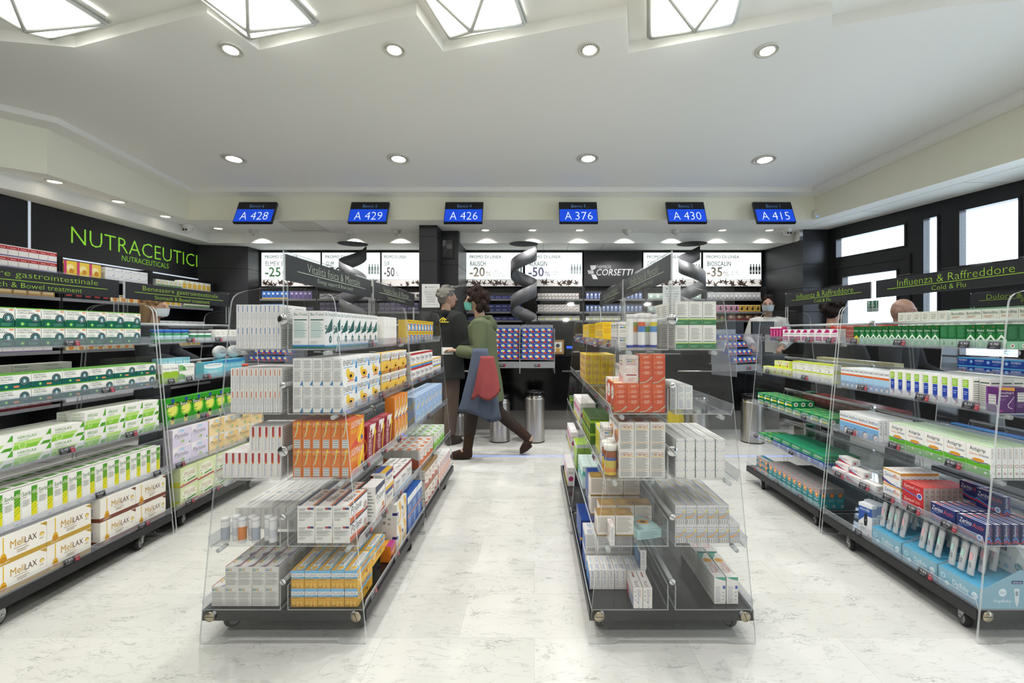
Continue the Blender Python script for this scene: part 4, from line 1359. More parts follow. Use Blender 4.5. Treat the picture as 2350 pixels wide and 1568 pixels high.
# ---- stand B, right side
teal = '#1b5c58'
spec('bt', 'supplement_carton', 'supplement carton', 'white carton with dark teal drops', .0735, .152, .064, '#f0f0ee', [('t', .06, .87, .92, .95, 'Be-Total', teal), ('p', [(.05, .42), (.92, .42), (.92, .80), (.80, .78)], teal), ('c', .14, .56, .13, teal), ('c', .14, .56, .06, '#f0f0ee'), ('c', .12, .42, .08, teal), ('p', [(.05, .30), (.92, .42), (.92, .48), (.05, .36)], '#f0f0ee'), ('c', .66, .24, .17, teal, .10), ('n', .56, .2, .78, .28, 3, '#d9e6e4'), ('c', .66, .37, .04, '#3f8fd0', .025), ('r', 0, 0, 1, .05, '#1f6f6b'), ('r', 0, .05, 1, .085, '#5aa0d4')],
     [('t', .1, .87, .92, .94, 'Be-Total', teal), ('r', .1, .745, .9, .775, teal), ('n', .1, .5, .9, .72, 8, '#8fc0bb'), ('r', .1, .47, .9, .49, '#6fb0ab'), ('n', .1, .28, .9, .46, 7, '#8fc0bb'), ('n', .1, .13, .6, .2, 3, '#b5b7b5'), ('r', 0, .065, 1, .1, '#3f8fd0'), ('r', 0, 0, 1, .065, '#1f6f6b')])
spec('wb', 'supplement_carton', 'supplement carton', 'blank white carton near end of top shelf', .056, .075, .05, '#efeeea', [lines('#cfcfca', 2, .5, .1, .9, .3), ('r', .12, .15, .16, .4, '#b6b6c4')])
spec('yp', 'supplement_carton', 'supplement carton', 'yellow topped blue and orange carton', .088, .072, .06, '#f0c92a', [('r', 0, 0, 1, .68, '#3f8fc6'), ('r', .35, 0, .7, .68, '#e07a2a'), ('c', .5, .3, .14, '#f0d8a0'), ('r', .1, .1, .3, .6, '#e9eef2'), ('t', .08, .76, .92, .92, 'PILIV ADULTI', '#3a3a34')])
en_ = lambda c1, c2: [('t', .05, .70, .62, .90, 'ENERG', '#1d1d20'), ('p', [(.64, .70), (.70, .70), (.76, .90), (.70, .90)], '#3f9fd8'), ('t', .76, .70, .93, .90, 'A', '#3f9fd8'), ('n', .05, .60, .86, .66, 1, '#5f9fd0'), ('c', .36, .42, .13, '#f3d24a'), ('c', .56, .28, .24, '#e59a2a', .15), ('c', .56, .28, .19, '#f1c84a', .11), ('c', .55, .28, .10, '#2e2018', .065), ('r', .32, .07, .8, .12, '#e08f5f'), ('p', [(.82, 0), (1, 0), (1, .2), (.90, .2)], c2), ('p', [(.86, .55), (1, .55), (1, .95)], c1)]
tx = '#8a8b8c'
enS = [('n', .1, .62, .9, .93, 10, tx), ('r', .1, .55, .9, .57, '#b0b0b0'), ('n', .1, .12, .9, .52, 12, tx), ('p', [(.72, 0), (1, 0), (1, .2)], '#2f86c6')]
spec('e1', 'supplement_carton', 'supplement carton', 'white papaya carton with blue corner', .146, .108, .0385, '#f0f0ec', en_('#2f86c6', '#2f86c6'), enS)
spec('e2', 'supplement_carton', 'supplement carton', 'yellow papaya carton with maroon corner', .146, .108, .0385, '#efc763', [('r', 0, .62, 1, 1, '#f2ece0'), ('r', 0, .0, 1, .16, '#b98a2e')] + en_('#7a2438', '#7a2438'), enS)
poF = [('r', 0, .86, 1, 1, '#b8292e'), ('r', 0, 0, 1, .14, '#3f8fd0'), ('r', 0, .14, 1, .24, '#f0c23a'), ('t', .14, .48, .86, .74, 'Polase', '#23315f'), ('n', .2, .34, .7, .44, 2, '#8f95a8')]
spec('po', 'mineral_carton', 'mineral carton', 'white carton with red top band', .118, .094, .06, '#f1f0ec', poF, [lines()])
spec('yb', 'mineral_carton', 'mineral carton', 'white carton with yellow and blue edges', .095, .062, .06, '#f1f0ec', [('r', 0, .84, 1, 1, '#eebb2c'), ('r', 0, 0, 1, .14, '#3f8fd0'), ('t', .15, .42, .85, .66, 'Polase', '#4a4f6a')])
arrow = lambda x, y, s, c='#f0df2a': [('p', [(x, y), (x + .30 * s, y + .10 * s), (x + .52 * s, y + .34 * s), (x + .62 * s, y + .62 * s), (x + .52 * s, y + .62 * s), (x + .42 * s, y + .36 * s), (x + .24 * s, y + .16 * s)], c), ('p', [(x + .40 * s, y + .58 * s), (x + .76 * s, y + .58 * s), (x + .62 * s, y + .86 * s)], c)]
spec('su', 'energy_carton', 'energy supplement carton', 'orange carton with yellow arrow', .15, .112, .037, '#e0792a', [('p', [(0, 0), (1, 0), (1, .55)], '#d8433a'), ('c', .75, .35, .28, '#f2a52c'), ('x', .06, .70, .90, .92, 'SUSTENIUM', '#f3efe9'), ('x', .06, .50, .42, .64, 'PLUS', '#f3e22a'), ('p', [(.5, .1), (.62, .1), (.98, .8), (.9, .86)], '#f0df2a'), ('c', .82, .2, .07, '#3a5fae')],
     [('t', .06, .86, .94, .93, 'SUSTENIUM', '#f6e6d4'), ('t', .06, .80, .5, .85, 'PLUS', '#f3e22a'), ('n', .1, .68, .8, .76, 2, '#a8501c')] + arrow(.08, .38, .9) + arrow(.02, .36, .84, '#b9bcae')[:1] + [('b', .14, .02, .80, .34, True)], [('r', 0, 0, 1, 1, '#d8622e'), ('x', .1, .3, .7, .7, 'SUSTENIUM', '#f0a0b0'), ('p', [(.7, 0), (.8, 0), (1, 1), (.95, 1)], '#f0df2a')])
spec('sr', 'energy_carton', 'energy supplement carton', 'dark red carton with vertical white lettering', .115, .165, .05, '#8c1a2c', [('p', [(.3, .8), (.7, 1), (.3, 1)], '#f0e9e4'), ('p', [(.55, .6), (.8, .8), (.98, .98), (.5, .98)], '#efe9e0'), ('v', .18, .08, .46, .80, 'SUSTENIUM', '#f0e6e2'), ('p', [(.62, .1), (.72, .1), (.92, .7), (1, .7), (.86, .92), (.7, .7), (.8, .7)], '#e8c02a')], [('c', .5, .45, .5, '#d98a2a', .28), ('c', .45, .45, .46, '#8c1a2c', .26)], [('r', 0, 0, 1, 1, '#b23a4a'), ('t', .15, .3, .85, .6, 'SUSTENIUM', '#e8c7c9')])
spec('sn', 'energy_carton', 'energy supplement carton', 'orange and white narrow carton', .06, .118, .05, '#e48a34', [('p', [(0, 0), (1, .25), (1, .5), (0, .2)], '#f1ede2'), ('v', .15, .3, .5, .95, 'SUSTENIUM', '#f3efe6'), ('p', [(.55, .1), (.7, .1), (.95, .8), (.85, .85)], '#f0dc3a'), ('r', .6, .0, .9, .1, '#3f7fc0')])
spec('lb', 'energy_carton', 'energy supplement carton', 'light blue carton with yellow swoosh', .115, .088, .06, '#9fc0e6', [('c', .5, .5, .44, '#dbe7f4', .40), ('c', .46, .54, .42, '#a9c8ea', .38), ('p', [(.1, .12), (.6, .16), (.9, .5), (.94, .7), (.8, .5), (.55, .26)], '#e9c33a'), ('t', .3, .56, .74, .7, 'IMMUNO', '#3f6fb0'), ('n', .3, .4, .74, .52, 2, '#6f95c8')], [('p', [(.0, .2), (.6, .25), (1, .6), (1, .75), (.55, .35), (0, .3)], '#e9c33a'), ('b', .3, .05, .8, .3, False)], [('r', 0, 0, 1, 1, '#b8d0ec')])
def orange_edge(): return [('r', 0, 0, 1, .12, '#d9742e')]
spec('pz', 'mineral_carton', 'mineral carton', 'long white carton with orange and navy edges', .19, .0745, .069, '#f2f0ec', [('p', [(0, .9), (1, .9), (1, 1), (0, 1)], '#2c3258'), ('p', [(0, 0), (1, 0), (1, .06), (.5, .2), (0, .3)], '#cf5f2e'), ('x', .06, .42, .66, .84, 'Polase', '#26273a'), ('n', .08, .3, .6, .38, 1, '#c8584a'), ('c', .85, .25, .1, '#c0b2a8')], [('r', .58, .78, .74, .90, '#b8333a'), ('r', .74, .78, .94, .90, '#2c3c78'), ('n', .08, .72, .55, .86, 2, '#8a8a8a'), ('n', .08, .36, .92, .70, 6, '#9a9a98'), ('r', .08, .58, .92, .60, '#d0d0cc'), ('n', .08, .18, .5, .32, 3, '#9a9a98')], [('r', 0, 0, 1, .14, '#d9742e'), ('r', 0, .82, 1, 1, '#3c4568'), ('x', .24, .3, .72, .7, 'Polase', '#2d2c30'), ('c', .84, .42, .06, '#d9864a')])
spec('pt', 'mineral_carton', 'mineral carton', 'large white carton with navy top and red base', .125, .152, .06, '#f1efeb', [('p', [(0, .78), (1, .86), (1, 1), (0, 1)], '#333a5c'), ('p', [(0, 0), (1, 0), (1, .2), (.5, .14), (0, .1)], '#c9483a'), ('x', .06, .56, .82, .76, 'Polase', '#26273a'), ('n', .1, .46, .6, .54, 2, '#a8a8a8'), ('b', .8, .58, .95, .72, False), ('c', .8, .3, .1, '#d98a4a')], [lines()])
spec('py', 'mineral_carton', 'mineral carton', 'navy and yellow mineral carton', .115, .086, .06, '#f1efe6', [('r', 0, .78, 1, 1, '#2b3f8c'), ('r', 0, 0, 1, .2, '#eab82a'), ('x', .06, .46, .84, .74, 'Polase', '#24305f'), ('n', .1, .36, .6, .42, 1, '#c8584a'), ('r', .78, .8, .95, .96, '#b8292e')], [lines()], [('r', 0, 0, 1, .5, '#e2b438'), ('r', 0, .5, 1, 1, '#3a4a8c')])
spec('pw', 'mineral_carton', 'mineral carton', 'white carton with maroon lid and blue foot', .105, .112, .06, '#f1f0ec', [('r', 0, .86, 1, 1, '#8c2436'), ('t', .16, .48, .84, .68, 'Polase', '#23315f'), ('r', 0, 0, 1, .14, '#4f9fd8'), ('n', .2, .3, .8, .42, 3, '#a0a4b0')], [('r', 0, .86, 1, 1, '#8c2436'), ('t', .16, .48, .84, .68, 'Polase', '#3a3f5f'), ('r', 0, 0, 1, .12, '#4f9fd8')], [('x', .2, .3, .8, .7, 'Polase', '#44465a')])
hx = [('c', .2 + .3 * (k % 3), .12 + .12 * (k // 3), .09, '#edc254') for k in range(6)]
spec('pl', 'honey_carton', 'royal jelly carton', 'yellow blue-banded carton', .165, .0725, .0515, '#e2ab34', [('r', 0, .0, 1, .22, '#e6b53c'), ('r', 0, .62, 1, .74, '#57aede'), ('c', .14, .5, .09, '#f1f0e6'), ('c', .14, .5, .07, '#e0a52c'), ('t', .28, .74, .86, .96, 'POLLINGEL', '#3b5fa8'), ('n', .28, .3, .8, .55, 3, '#a87a20'), ('c', .62, .25, .04, '#7a4a1c')],
     [('r', 0, .84, 1, 1, '#79bde8'), ('r', 0, .64, 1, .84, '#f3f2ee'), ('t', .06, .68, .95, .80, 'POLLINGEL', '#33497c'), ('r', 0, .54, 1, .64, '#4fa3d8'), ('t', .06, .555, .66, .625, 'pappa reale', '#f2e65a'), ('n', .06, .46, .86, .52, 1, '#7a5a1c')] + hx + [('n', .06, .04, .45, .12, 2, '#6a4a14'), ('c', .66, .09, .045, '#b0392e')],
     [('r', 0, .0, 1, .18, '#57aede'), ('r', .22, .22, .95, .72, '#f1f0ea'), ('t', .28, .32, .92, .64, 'POLLINGEL', '#4a5b86'), ('c', .13, .42, .11, '#57aede'), ('c', .13, .42, .09, '#f3efdf'), ('c', .13, .42, .075, '#e4b33c'), ('n', .3, .05, .8, .14, 1, '#f2e65a')])
spec('ko', 'mineral_carton', 'mineral carton', 'small orange and magenta carton', .07, .075, .05, '#e9862a', [('p', [(0, .6), (1, .8), (1, 1), (0, 1)], '#b83a78'), ('p', [(0, 0), (.6, 0), (.3, .4), (0, .3)], '#6a2a78'), ('x', .2, .4, .9, .6, 'ENERVIN', '#f3efe6')], [], [('r', 0, 0, 1, .5, '#b8308a'), ('r', 0, .5, 1, 1, '#e2a030')])
spec('nw', 'plaster_carton', 'plaster carton', 'tall white carton with yellow flash', .085, .118, .075, '#ece9e2', [('p', [(.3, 1), (.7, 1), (.95, .62), (.6, .55)], '#edb52c'), ('v', .1, .1, .34, .62, 'NEXCARE', '#3f3a8c'), ('p', [(.35, .1), (.6, .1), (.9, .5), (.7, .55)], '#efc23a'), ('r', 0, .55, .22, .66, '#2f2a7c'), ('c', .85, .75, .06, '#58a8d8')], [('n', .08, .1, .3, .95, 3, '#9c988f'), ('r', .7, .55, 1, .66, '#2f2a7c'), ('n', .4, .1, .6, .5, 2, '#aaa69c')])
spec('nb', 'plaster_carton', 'plaster carton', 'tall blue carton with white top', .10, .20, .06, '#2e62ae', [('r', 0, .82, 1, 1, '#e8ecf2'), ('r', 0, .46, 1, .50, '#e28a3a'), ('v', .3, .1, .6, .42, 'NOVA', '#e6ebf4'), ('n', .15, .55, .8, .75, 4, '#9fb8de')], [('r', 0, 0, 1, .5, '#274f92')])
spec('og', 'herbal_carton', 'herbal carton', 'white carton with orange checker lid', .09, .115, .055, '#efe9e0', [('p', [(0, 0), (1, 0), (1, .3), (0, .5)], '#e5793a'), ('t', .1, .7, .8, .84, 'FLUO', '#c4562e'), ('n', .1, .5, .7, .64, 3, '#9a9088')], [('p', [(0, 0), (1, 0), (1, .4), (0, .6)], '#d9602e')], [('p', [(0, 0), (.5, 0), (.5, .5), (0, .5)], '#e5824a'), ('p', [(.5, .5), (1, .5), (1, 1), (.5, 1)], '#d8cfc6')])
spec('gg', 'herbal_carton', 'herbal carton', 'white carton with green checker lid', .09, .12, .055, '#eef0e8', [('p', [(0, 0), (1, 0), (1, .35), (0, .6)], '#7fc04a'), ('c', .6, .5, .2, '#a8d87a'), ('n', .1, .7, .7, .86, 3, '#7f9a70')], [('p', [(0, 0), (1, 0), (1, .5), (0, .2)], '#9fd06a'), ('n', .1, .6, .9, .9, 4, '#8f9a8a')], [('p', [(0, 0), (.5, 0), (.5, .5), (0, .5)], '#8fc860'), ('p', [(.5, .5), (1, .5), (1, 1), (.5, 1)], '#d3d6cc')])
spec('bw', 'herbal_carton', 'herbal carton', 'white carton with brown lid', .09, .115, .06, '#ece4da', [('r', 0, .84, 1, 1, '#8a6a3c'), ('t', .2, .55, .8, .72, 'MEL', '#7a3424'), ('p', [(0, 0), (1, 0), (1, .1), (0, .3)], '#b8564a'), ('n', .2, .35, .8, .5, 2, '#b0988a')], [('r', 0, .4, 1, .5, '#b8a690'), lines('#9a9088', 5, .1, .55, .9, .9)], [('r', 0, 0, 1, 1, '#9a7a44')])
spec('rw', 'herbal_carton', 'herbal carton', 'white carton with orange-red sides', .075, .15, .05, '#efebe4', [('r', 0, 0, .2, 1, '#d9502e'), ('c', .6, .4, .3, '#f0b48a', .12), ('t', .3, .75, .9, .86, 'ENERZ', '#3f4a6a'), ('n', .3, .55, .9, .7, 3, '#a9a49a')], [('r', 0, 0, 1, .3, '#d9502e')], [('r', 0, 0, 1, 1, '#f1efec'), ('n', .2, .2, .8, .8, 3, '#a8a8a8')])

stock('bt', 'b', 1, 1, 0, .035, 8, 1, 2, inner=True, gap=.0025)
stock('wb', 'b', 1, 1, 0, .68, 4, 2, 1, inset=.03)
stock('yp', 'b', 2, 1, 0, .06, 8, 2, 1)
stock('e1', 'b', 1, 1, 1, .03, 3, 2, 5, inset=.008)
stock('e2', 'b', 1, 1, 1, .48, 3, 2, 1)
stock('po', 'b', 2, 1, 1, .02, 5, 2, 1)
stock('yb', 'b', 2, 1, 1, .64, 3, 2, 1)
stock('su', 'b', 1, 1, 2, .035, 1, 2, 6, inset=.008)
stock('sr', 'b', 1, 1, 2, .21, 3, 1, 1, gap=.004)
stock('sn', 'b', 1, 1, 2, .60, 4, 2, 1)
stock('lb', 'b', 2, 1, 2, .02, 7, 2, 2)
stock('pz', 'b', 1, 1, 3, .03, 1, 2, 3, inset=.035)
stock('pt', 'b', 1, 1, 3, .235, 1, 1, 1)
stock('py', 'b', 1, 1, 3, .375, 1, 2, 1)
stock('pz', 'b', 1, 1, 3, .235, 1, 1, 2, inset=.12, where='behind tall one', z0=.04, hide=False)
stock('pw', 'b', 1, 1, 3, .53, 3, 1, 2, inset=.01, gap=.004)
stock('og', 'b', 2, 1, 3, .02, 4, 1, 4, hide=False)
stock('gg', 'b', 2, 1, 3, .42, 4, 1, 4, hide=False)
stock('pl', 'b', 1, 1, 4, .025, 2, 2, 5, inner=True, gap=.0018)
stock('ko', 'b', 1, 1, 4, .375, 1, 1, 1)
stock('nw', 'b', 1, 1, 4, .47, 2, 2, 2)
stock('nb', 'b', 1, 1, 4, .66, 3, 1, 1)
stock('bw', 'b', 2, 1, 4, .06, 4, 2, 2)
stock('rw', 'b', 2, 1, 4, .45, 6, 1, 2)
# ---- stand B, left side (ends face the viewer)
et = lambda c: [('v', .30, .08, .62, .62, 'Enterogermina', '#7f93c4'), ('r', .34, .66, .60, .95, c), ('n', .12, .1, .2, .9, 1, '#c4c4c8'), ('n', .74, .1, .84, .9, 1, '#b9c0d4')]
spec('et', 'probiotic_carton', 'probiotic carton', 'thin white carton with blue end print', .10, .088, .0172, '#eeede9', [('t', .1, .6, .9, .8, 'Enterogermina', '#5f7fc0')], et('#8fa3cc'), [lines('#c9c9c6', 1, .1, .4, .8, .7)])
spec('er', 'probiotic_carton', 'probiotic carton', 'thin white carton with orange end print', .10, .088, .0172, '#eeede9', [('t', .1, .6, .9, .8, 'Enterogermina', '#5f7fc0')], et('#d9876a'), [lines('#d9b0a0', 1, .1, .4, .8, .7)])
spec('ek', 'probiotic_carton', 'probiotic carton', 'white carton with red end flash', .14, .100, .0257, '#eeece8', [('t', .1, .6, .9, .8, 'Enterogermina', '#5f7fc0')], [('v', .25, .06, .6, .55, 'Enterogermina', '#7f93c4'), ('r', .42, .58, .78, .98, '#c8403a'), ('p', [(.42, .98), (.78, .98), (.5, .6), (.42, .7)], '#b02e30'), ('c', .6, .57, .14, '#e0a23a'), ('v', .66, .08, .74, .5, 'plus', '#d98a7a')], [lines('#e0a79a', 1, .1, .4, .8, .7)])
spec('lw', 'probiotic_carton', 'probiotic carton', 'long white carton with pale barcode end', .22, .092, .0525, '#e9e7e2', [lines()], [('n', .3, .55, .6, .92, 6, '#aab0c0'), ('b', .3, .1, .62, .4, False)], [('c', .14, .5, .05, '#a9b6c4'), ('n', .3, .3, .9, .7, 2, '#b0b6bc')])
mcS = [('t', .04, .86, .5, .93, 'Multicentrum', '#4a4a55')] + [('r', .04 + .09 * k, .79, .13 + .09 * k, .84, c) for k, c in enumerate(('#3f5fb0', '#4fa0d0', '#5fb04a', '#e6d03a', '#e08a3a'))] + [('n', .04, .42, .96, .74, 7, '#a9a9a6'), ('n', .04, .06, .96, .38, 8, '#b0b0ac')]
spec('mc', 'vitamin_carton', 'vitamin carton', 'grey-white carton with rainbow bar', .105, .0785, .0525, '#e3e2dd', [lines()], mcS, [('p', [(0, .6), (.2, .9), (.8, .9), (1, .6), (1, 1), (0, 1)], '#8c7fa4')] + [('r', .2 + .1 * k, .2, .3 + .1 * k, .32, c) for k, c in enumerate(('#3f5fb0', '#4fa0d0', '#5fb04a', '#e6d03a', '#e08a3a'))] + [('r', 0, 0, 1, .1, '#c07a6a')])
stock('et', 'b', 1, -1, 0, .03, 2, 2, 10, inner=False, inset=.002, gap=.0006)
stock('er', 'b', 1, -1, 1, .03, 2, 2, 11, inset=.008, gap=.0016)
stock('ek', 'b', 1, -1, 2, .03, 2, 1, 9, inset=.004, gap=.0005)
stock('ek', 'b', 1, -1, 2, .05, 1, 1, 5, inset=.098, gap=.0012, z0=.1005, where='stacked above')
stock('lw', 'b', 1, -1, 3, .16, 2, 1, 5, inner=True, gap=.0015, hide=False, z0=.0)
stock('mc', 'b', 1, -1, 4, .03, 4, 1, 5, inset=.012, gap=.0012, hide=False)
stock('mc', 'b', 1, -1, 4, .03, 3, 1, 4, inset=.066, gap=.0012, hide=False, z0=.079, where='on top')
tu_art = {'g': [(0, .08, '#e8e9e8'), (.08, .72, '#a9b0bc'), (.72, 1, '#e8e9e8')], 'o': [(0, .1, '#e8e9e8'), (.1, .75, '#d9813a'), (.75, 1, '#e8e9e8')], 'w': [(0, .2, '#e9eaea'), (.2, .6, '#cfd2d8'), (.6, 1, '#e9eaea')]}
for k, (q, c, tl) in enumerate(((.255, 'g', .04), (.222, 'w', .10), (.186, 'o', .06), (.158, 'w', .03), (.132, 'g', -.03), (.092, 'w', 0), (.062, 'w', .0))):
    pot('tablet_tube', .0158, .098, '#e9eaea', '#eceded', 'white tablet tube, %s from left, in front of the long white cartons' % ORD[k], 'tablet tube', GX['b'] - q, 1.79 + .045 + .02 * (k % 2), ZT[3], tu_art[c], 'white tablet tubes', .12)

# ---- stand C
stp = '#2a2624'
spec('cg', 'supplement_carton', 'supplement carton', 'white carton with green foot band', .10, .0945, .053, '#ecebe4', [lines('#b4b5ae', 8)], [('r', 0, 0, 1, .21, '#2f7a48'), ('r', 0, .21, 1, .25, '#9cc53a'), ('r', .06, .29, .94, .32, '#3f7a5a'), ('n', .14, .40, .86, .88, 11, '#a4a5a0'), ('n', .1, .05, .7, .14, 2, '#8fc09a')], [lines('#c4c4bc', 3)])
spec('cw', 'supplement_carton', 'supplement carton', 'pale upright carton behind the tubes', .06, .15, .05, '#e8e6dc', [lines('#bdbcb2', 8), ('r', .1, .5, .9, .53, '#9aa590')], [lines('#bdbcb2', 8)])
spec('cm', 'vitamin_carton', 'vitamin carton', 'small grey and white rainbow carton', .06, .055, .055, '#e9e8e4', [('t', .08, .66, .94, .84, 'Multicentrum', '#3c3c46')] + [('r', .1 + .14 * k, .5, .24 + .14 * k, .6, c) for k, c in enumerate(('#3f5fb0', '#4fa0d0', '#5fb04a', '#e6d03a', '#e08a3a'))] + [lines('#b0b0ac', 2, .1, .15, .8, .4)], [('t', .08, .66, .94, .84, 'Multicentrum', '#3c3c46')] + [('r', .1 + .14 * k, .5, .24 + .14 * k, .6, c) for k, c in enumerate(('#3f5fb0', '#4fa0d0', '#5fb04a', '#e6d03a', '#e08a3a'))] + [lines('#b0b0ac', 2, .1, .15, .8, .4)])
spec('cy', 'vitamin_carton', 'vitamin carton', 'tall yellow carton with red print', .055, .118, .05, '#efc81f', [('r', 0, .1, 1, .16, '#b8443a'), ('c', .5, .5, .3, '#3f6fb0', .1), ('c', .5, .5, .22, '#f3dc5a', .07), ('n', .15, .7, .85, .9, 3, '#c07a2a')], [('n', .12, .76, .88, .92, 3, '#c88a22'), ('r', .1, .68, .9, .70, '#c0503a'), ('n', .12, .5, .88, .64, 3, '#c88a22'), ('r', 0, 0, 1, .02, '#c0503a')], [('r', 0, 0, 1, .4, '#eed03a')])
spec('cs', 'vitamin_carton', 'vitamin carton', 'small yellow carton with orange disc', .055, .045, .045, '#ffd928', [('r', 0, 0, .3, 1, '#3a5a9a'), ('c', .6, .5, .22, '#e08a2a')], [('c', .32, .5, .26, '#f5b545'), ('v', .50, .1, .68, .9, 'VITAMIN', '#7a6f9a'), ('n', .76, .1, .86, .9, 1, '#b8a040')], [('r', 0, 0, 1, 1, '#e9c93a')])
orS = [('p', [(0, .55), (1, .9), (1, 1), (0, 1)], '#d85f30'), ('p', [(0, 0), (.5, .02), (1, .18), (1, .24), (.5, .06), (0, .03)], '#b9b9a0'), ('n', .3, .86, .8, .94, 2, '#f3d8c4'), ('n', .34, .66, .86, .76, 3, '#f0c8ae'), ('n', .34, .50, .86, .6, 3, '#f0c8ae'), ('n', .34, .30, .86, .42, 3, '#f0c8ae'), ('c', .2, .7, .06, '#dd8a5a'), ('c', .2, .54, .06, '#dd8a5a'), ('c', .2, .36, .06, '#dd8a5a')]
spec('co', 'vitamin_carton', 'vitamin carton', 'orange carton with round white window', .085, .116, .050, '#cf4f26', [('c', .5, .66, .34, '#f3f0ea'), ('t', .26, .64, .74, .72, 'VITA', '#3c3c46')] + [('r', .3 + .08 * k, .54, .38 + .08 * k, .6, c) for k, c in enumerate(('#3f5fb0', '#4fa0d0', '#5fb04a', '#e6d03a', '#e08a3a'))] + [('p', [(0, 0), (1, .1), (1, .2), (0, .05)], '#9fb04a'), ('c', .3, .2, .1, '#d8823a')], orS, [('r', 0, 0, 1, 1, '#e8a05a'), ('c', .5, .5, .3, '#efe6da', .4)])
spec('cp', 'vitamin_carton', 'vitamin carton', 'pale pink carton with magenta print', .085, .11, .062, '#efe3dc', [('p', [(0, 0), (1, 0), (1, .2), (0, .35)], '#e2a8ae'), ('t', .1, .6, .9, .72, 'MyMAG', '#a03a5f')] + [('r', .2 + .12 * k, .76, .32 + .12 * k, .82, c) for k, c in enumerate(('#3f5fb0', '#4fa0d0', '#5fb04a', '#e6d03a', '#e08a3a'))], [('t', .2, .82, .86, .9, 'Multicentrum', '#4a4048')] + [('r', .26 + .1 * k, .76, .36 + .1 * k, .80, c) for k, c in enumerate(('#3f5fb0', '#4fa0d0', '#5fb04a', '#e6d03a', '#e08a3a'))] + [('x', .2, .62, .86, .73, 'MyMAG', '#c0607a'), ('c', .3, .45, .13, '#d9a08a'), ('c', .3, .45, .11, '#f1e4dc'), ('c', .7, .45, .13, '#d9a08a'), ('c', .7, .45, .11, '#f1e4dc'), ('r', .2, .27, .86, .31, '#a03040'), ('n', .3, .06, .8, .2, 2, '#d8a8a0')])
spec('cl', 'supplement_carton', 'supplement carton', 'white carton with green lightning print', .14, .098, .030, '#e6e8e4', [lines('#b7bcc0', 5)], [('n', .1, .74, .9, .96, 4, '#a9b4c0'), ('p', [(.1, .46), (.4, .6), (.3, .5), (.5, .7), (.2, .52)], '#3f8f5a'), ('p', [(.55, .5), (.85, .74), (.7, .56)], '#3f9a4a'), ('n', .2, .05, .8, .42, 9, '#a9aec4')], [lines('#c9ccc8', 1)])
spec('ch', 'energy_carton', 'energy supplement carton', 'white cocoa carton with brown lettering', .12, .110, .060, '#eae7e2', [('c', .5, .4, .4, '#b8703a', .22), ('c', .45, .3, .3, '#8a4a24', .16), ('t', .1, .76, .9, .88, 'CHOCO', '#4a2a1c'), ('c', .7, .6, .2, '#e0a03a', .1)], [('t', .08, .87, .62, .93, 'SUSTENIUM', '#a8503c'), ('t', .08, .80, .30, .87, 'CH', '#3a2620'), ('c', .37, .83, .06, '#c87830'), ('t', .44, .80, .56, .87, 'C', '#3a2620'), ('c', .64, .83, .06, '#c87830'), ('n', .70, .80, .94, .92, 4, '#d8a07a'), ('r', .05, .755, .95, .775, '#e8c43a'), ('n', .08, .30, .94, .73, 14, '#8f8f8d'), ('r', .08, .26, .94, .28, '#dba36a'), ('n', .08, .04, .94, .24, 7, '#8f8f8d')], [('c', .4, .5, .3, '#c8925a', .4), ('c', .7, .4, .2, '#9a6238', .3), ('t', .3, .6, .9, .85, 'CHOCO', '#7a4a30')])
spec('cq', 'supplement_carton', 'supplement carton', 'small white green-edged carton', .16, .0385, .0385, '#ecebe6', [('r', 0, 0, 1, 1, '#4a6a48'), ('c', .6, .5, .2, '#d9a03a')], [('r', .0, 0, .05, 1, '#3f6a48'), ('n', .1, .62, .32, .84, 2, '#9aa3cc'), ('n', .5, .66, .9, .78, 1, '#b9b9bc'), ('p', [(.82, .86), (.94, .86), (.94, .7)], '#7f8fc8'), ('c', .1, .14, .03, '#5f74b8')], [('r', 0, 0, 1, .06, '#3f6a48'), lines('#c9c9c4', 2)])
imS = [('r', 0, .6, 1, 1, '#d9d9d6'), ('p', [(0, .5), (1, .7), (1, .2), (0, .3)], '#b2b4ba'), ('t', .06, .80, .58, .86, 'IMMUNO', '#4a5a9c'), ('c', .80, .83, .10, '#5f7f8f'), ('c', .80, .83, .06, '#d9d9d6'), ('n', .06, .66, .9, .74, 2, '#9aa0c0'), ('p', [(0, .30), (.4, .34), (.7, .46), (.88, .66), (.74, .54), (.4, .40), (0, .38)], '#e9a42c'), ('p', [(.76, .62), (.96, .60), (.90, .78)], '#f0dc3a'), ('b', .08, .02, .9, .25, False)]
spec('im', 'energy_carton', 'energy supplement carton', 'silver-grey carton with yellow arrow', .16, .0755, .042, '#b9babc', [('n', .1, .2, .9, .9, 8, '#8f9094'), ('c', .8, .5, .1, '#d9d9d6')], imS, [('p', [(0, .4), (.6, .6), (1, 1), (1, .8), (.5, .4)], '#b8a23c'), ('n', .2, .1, .8, .3, 1, '#7a86a8')])
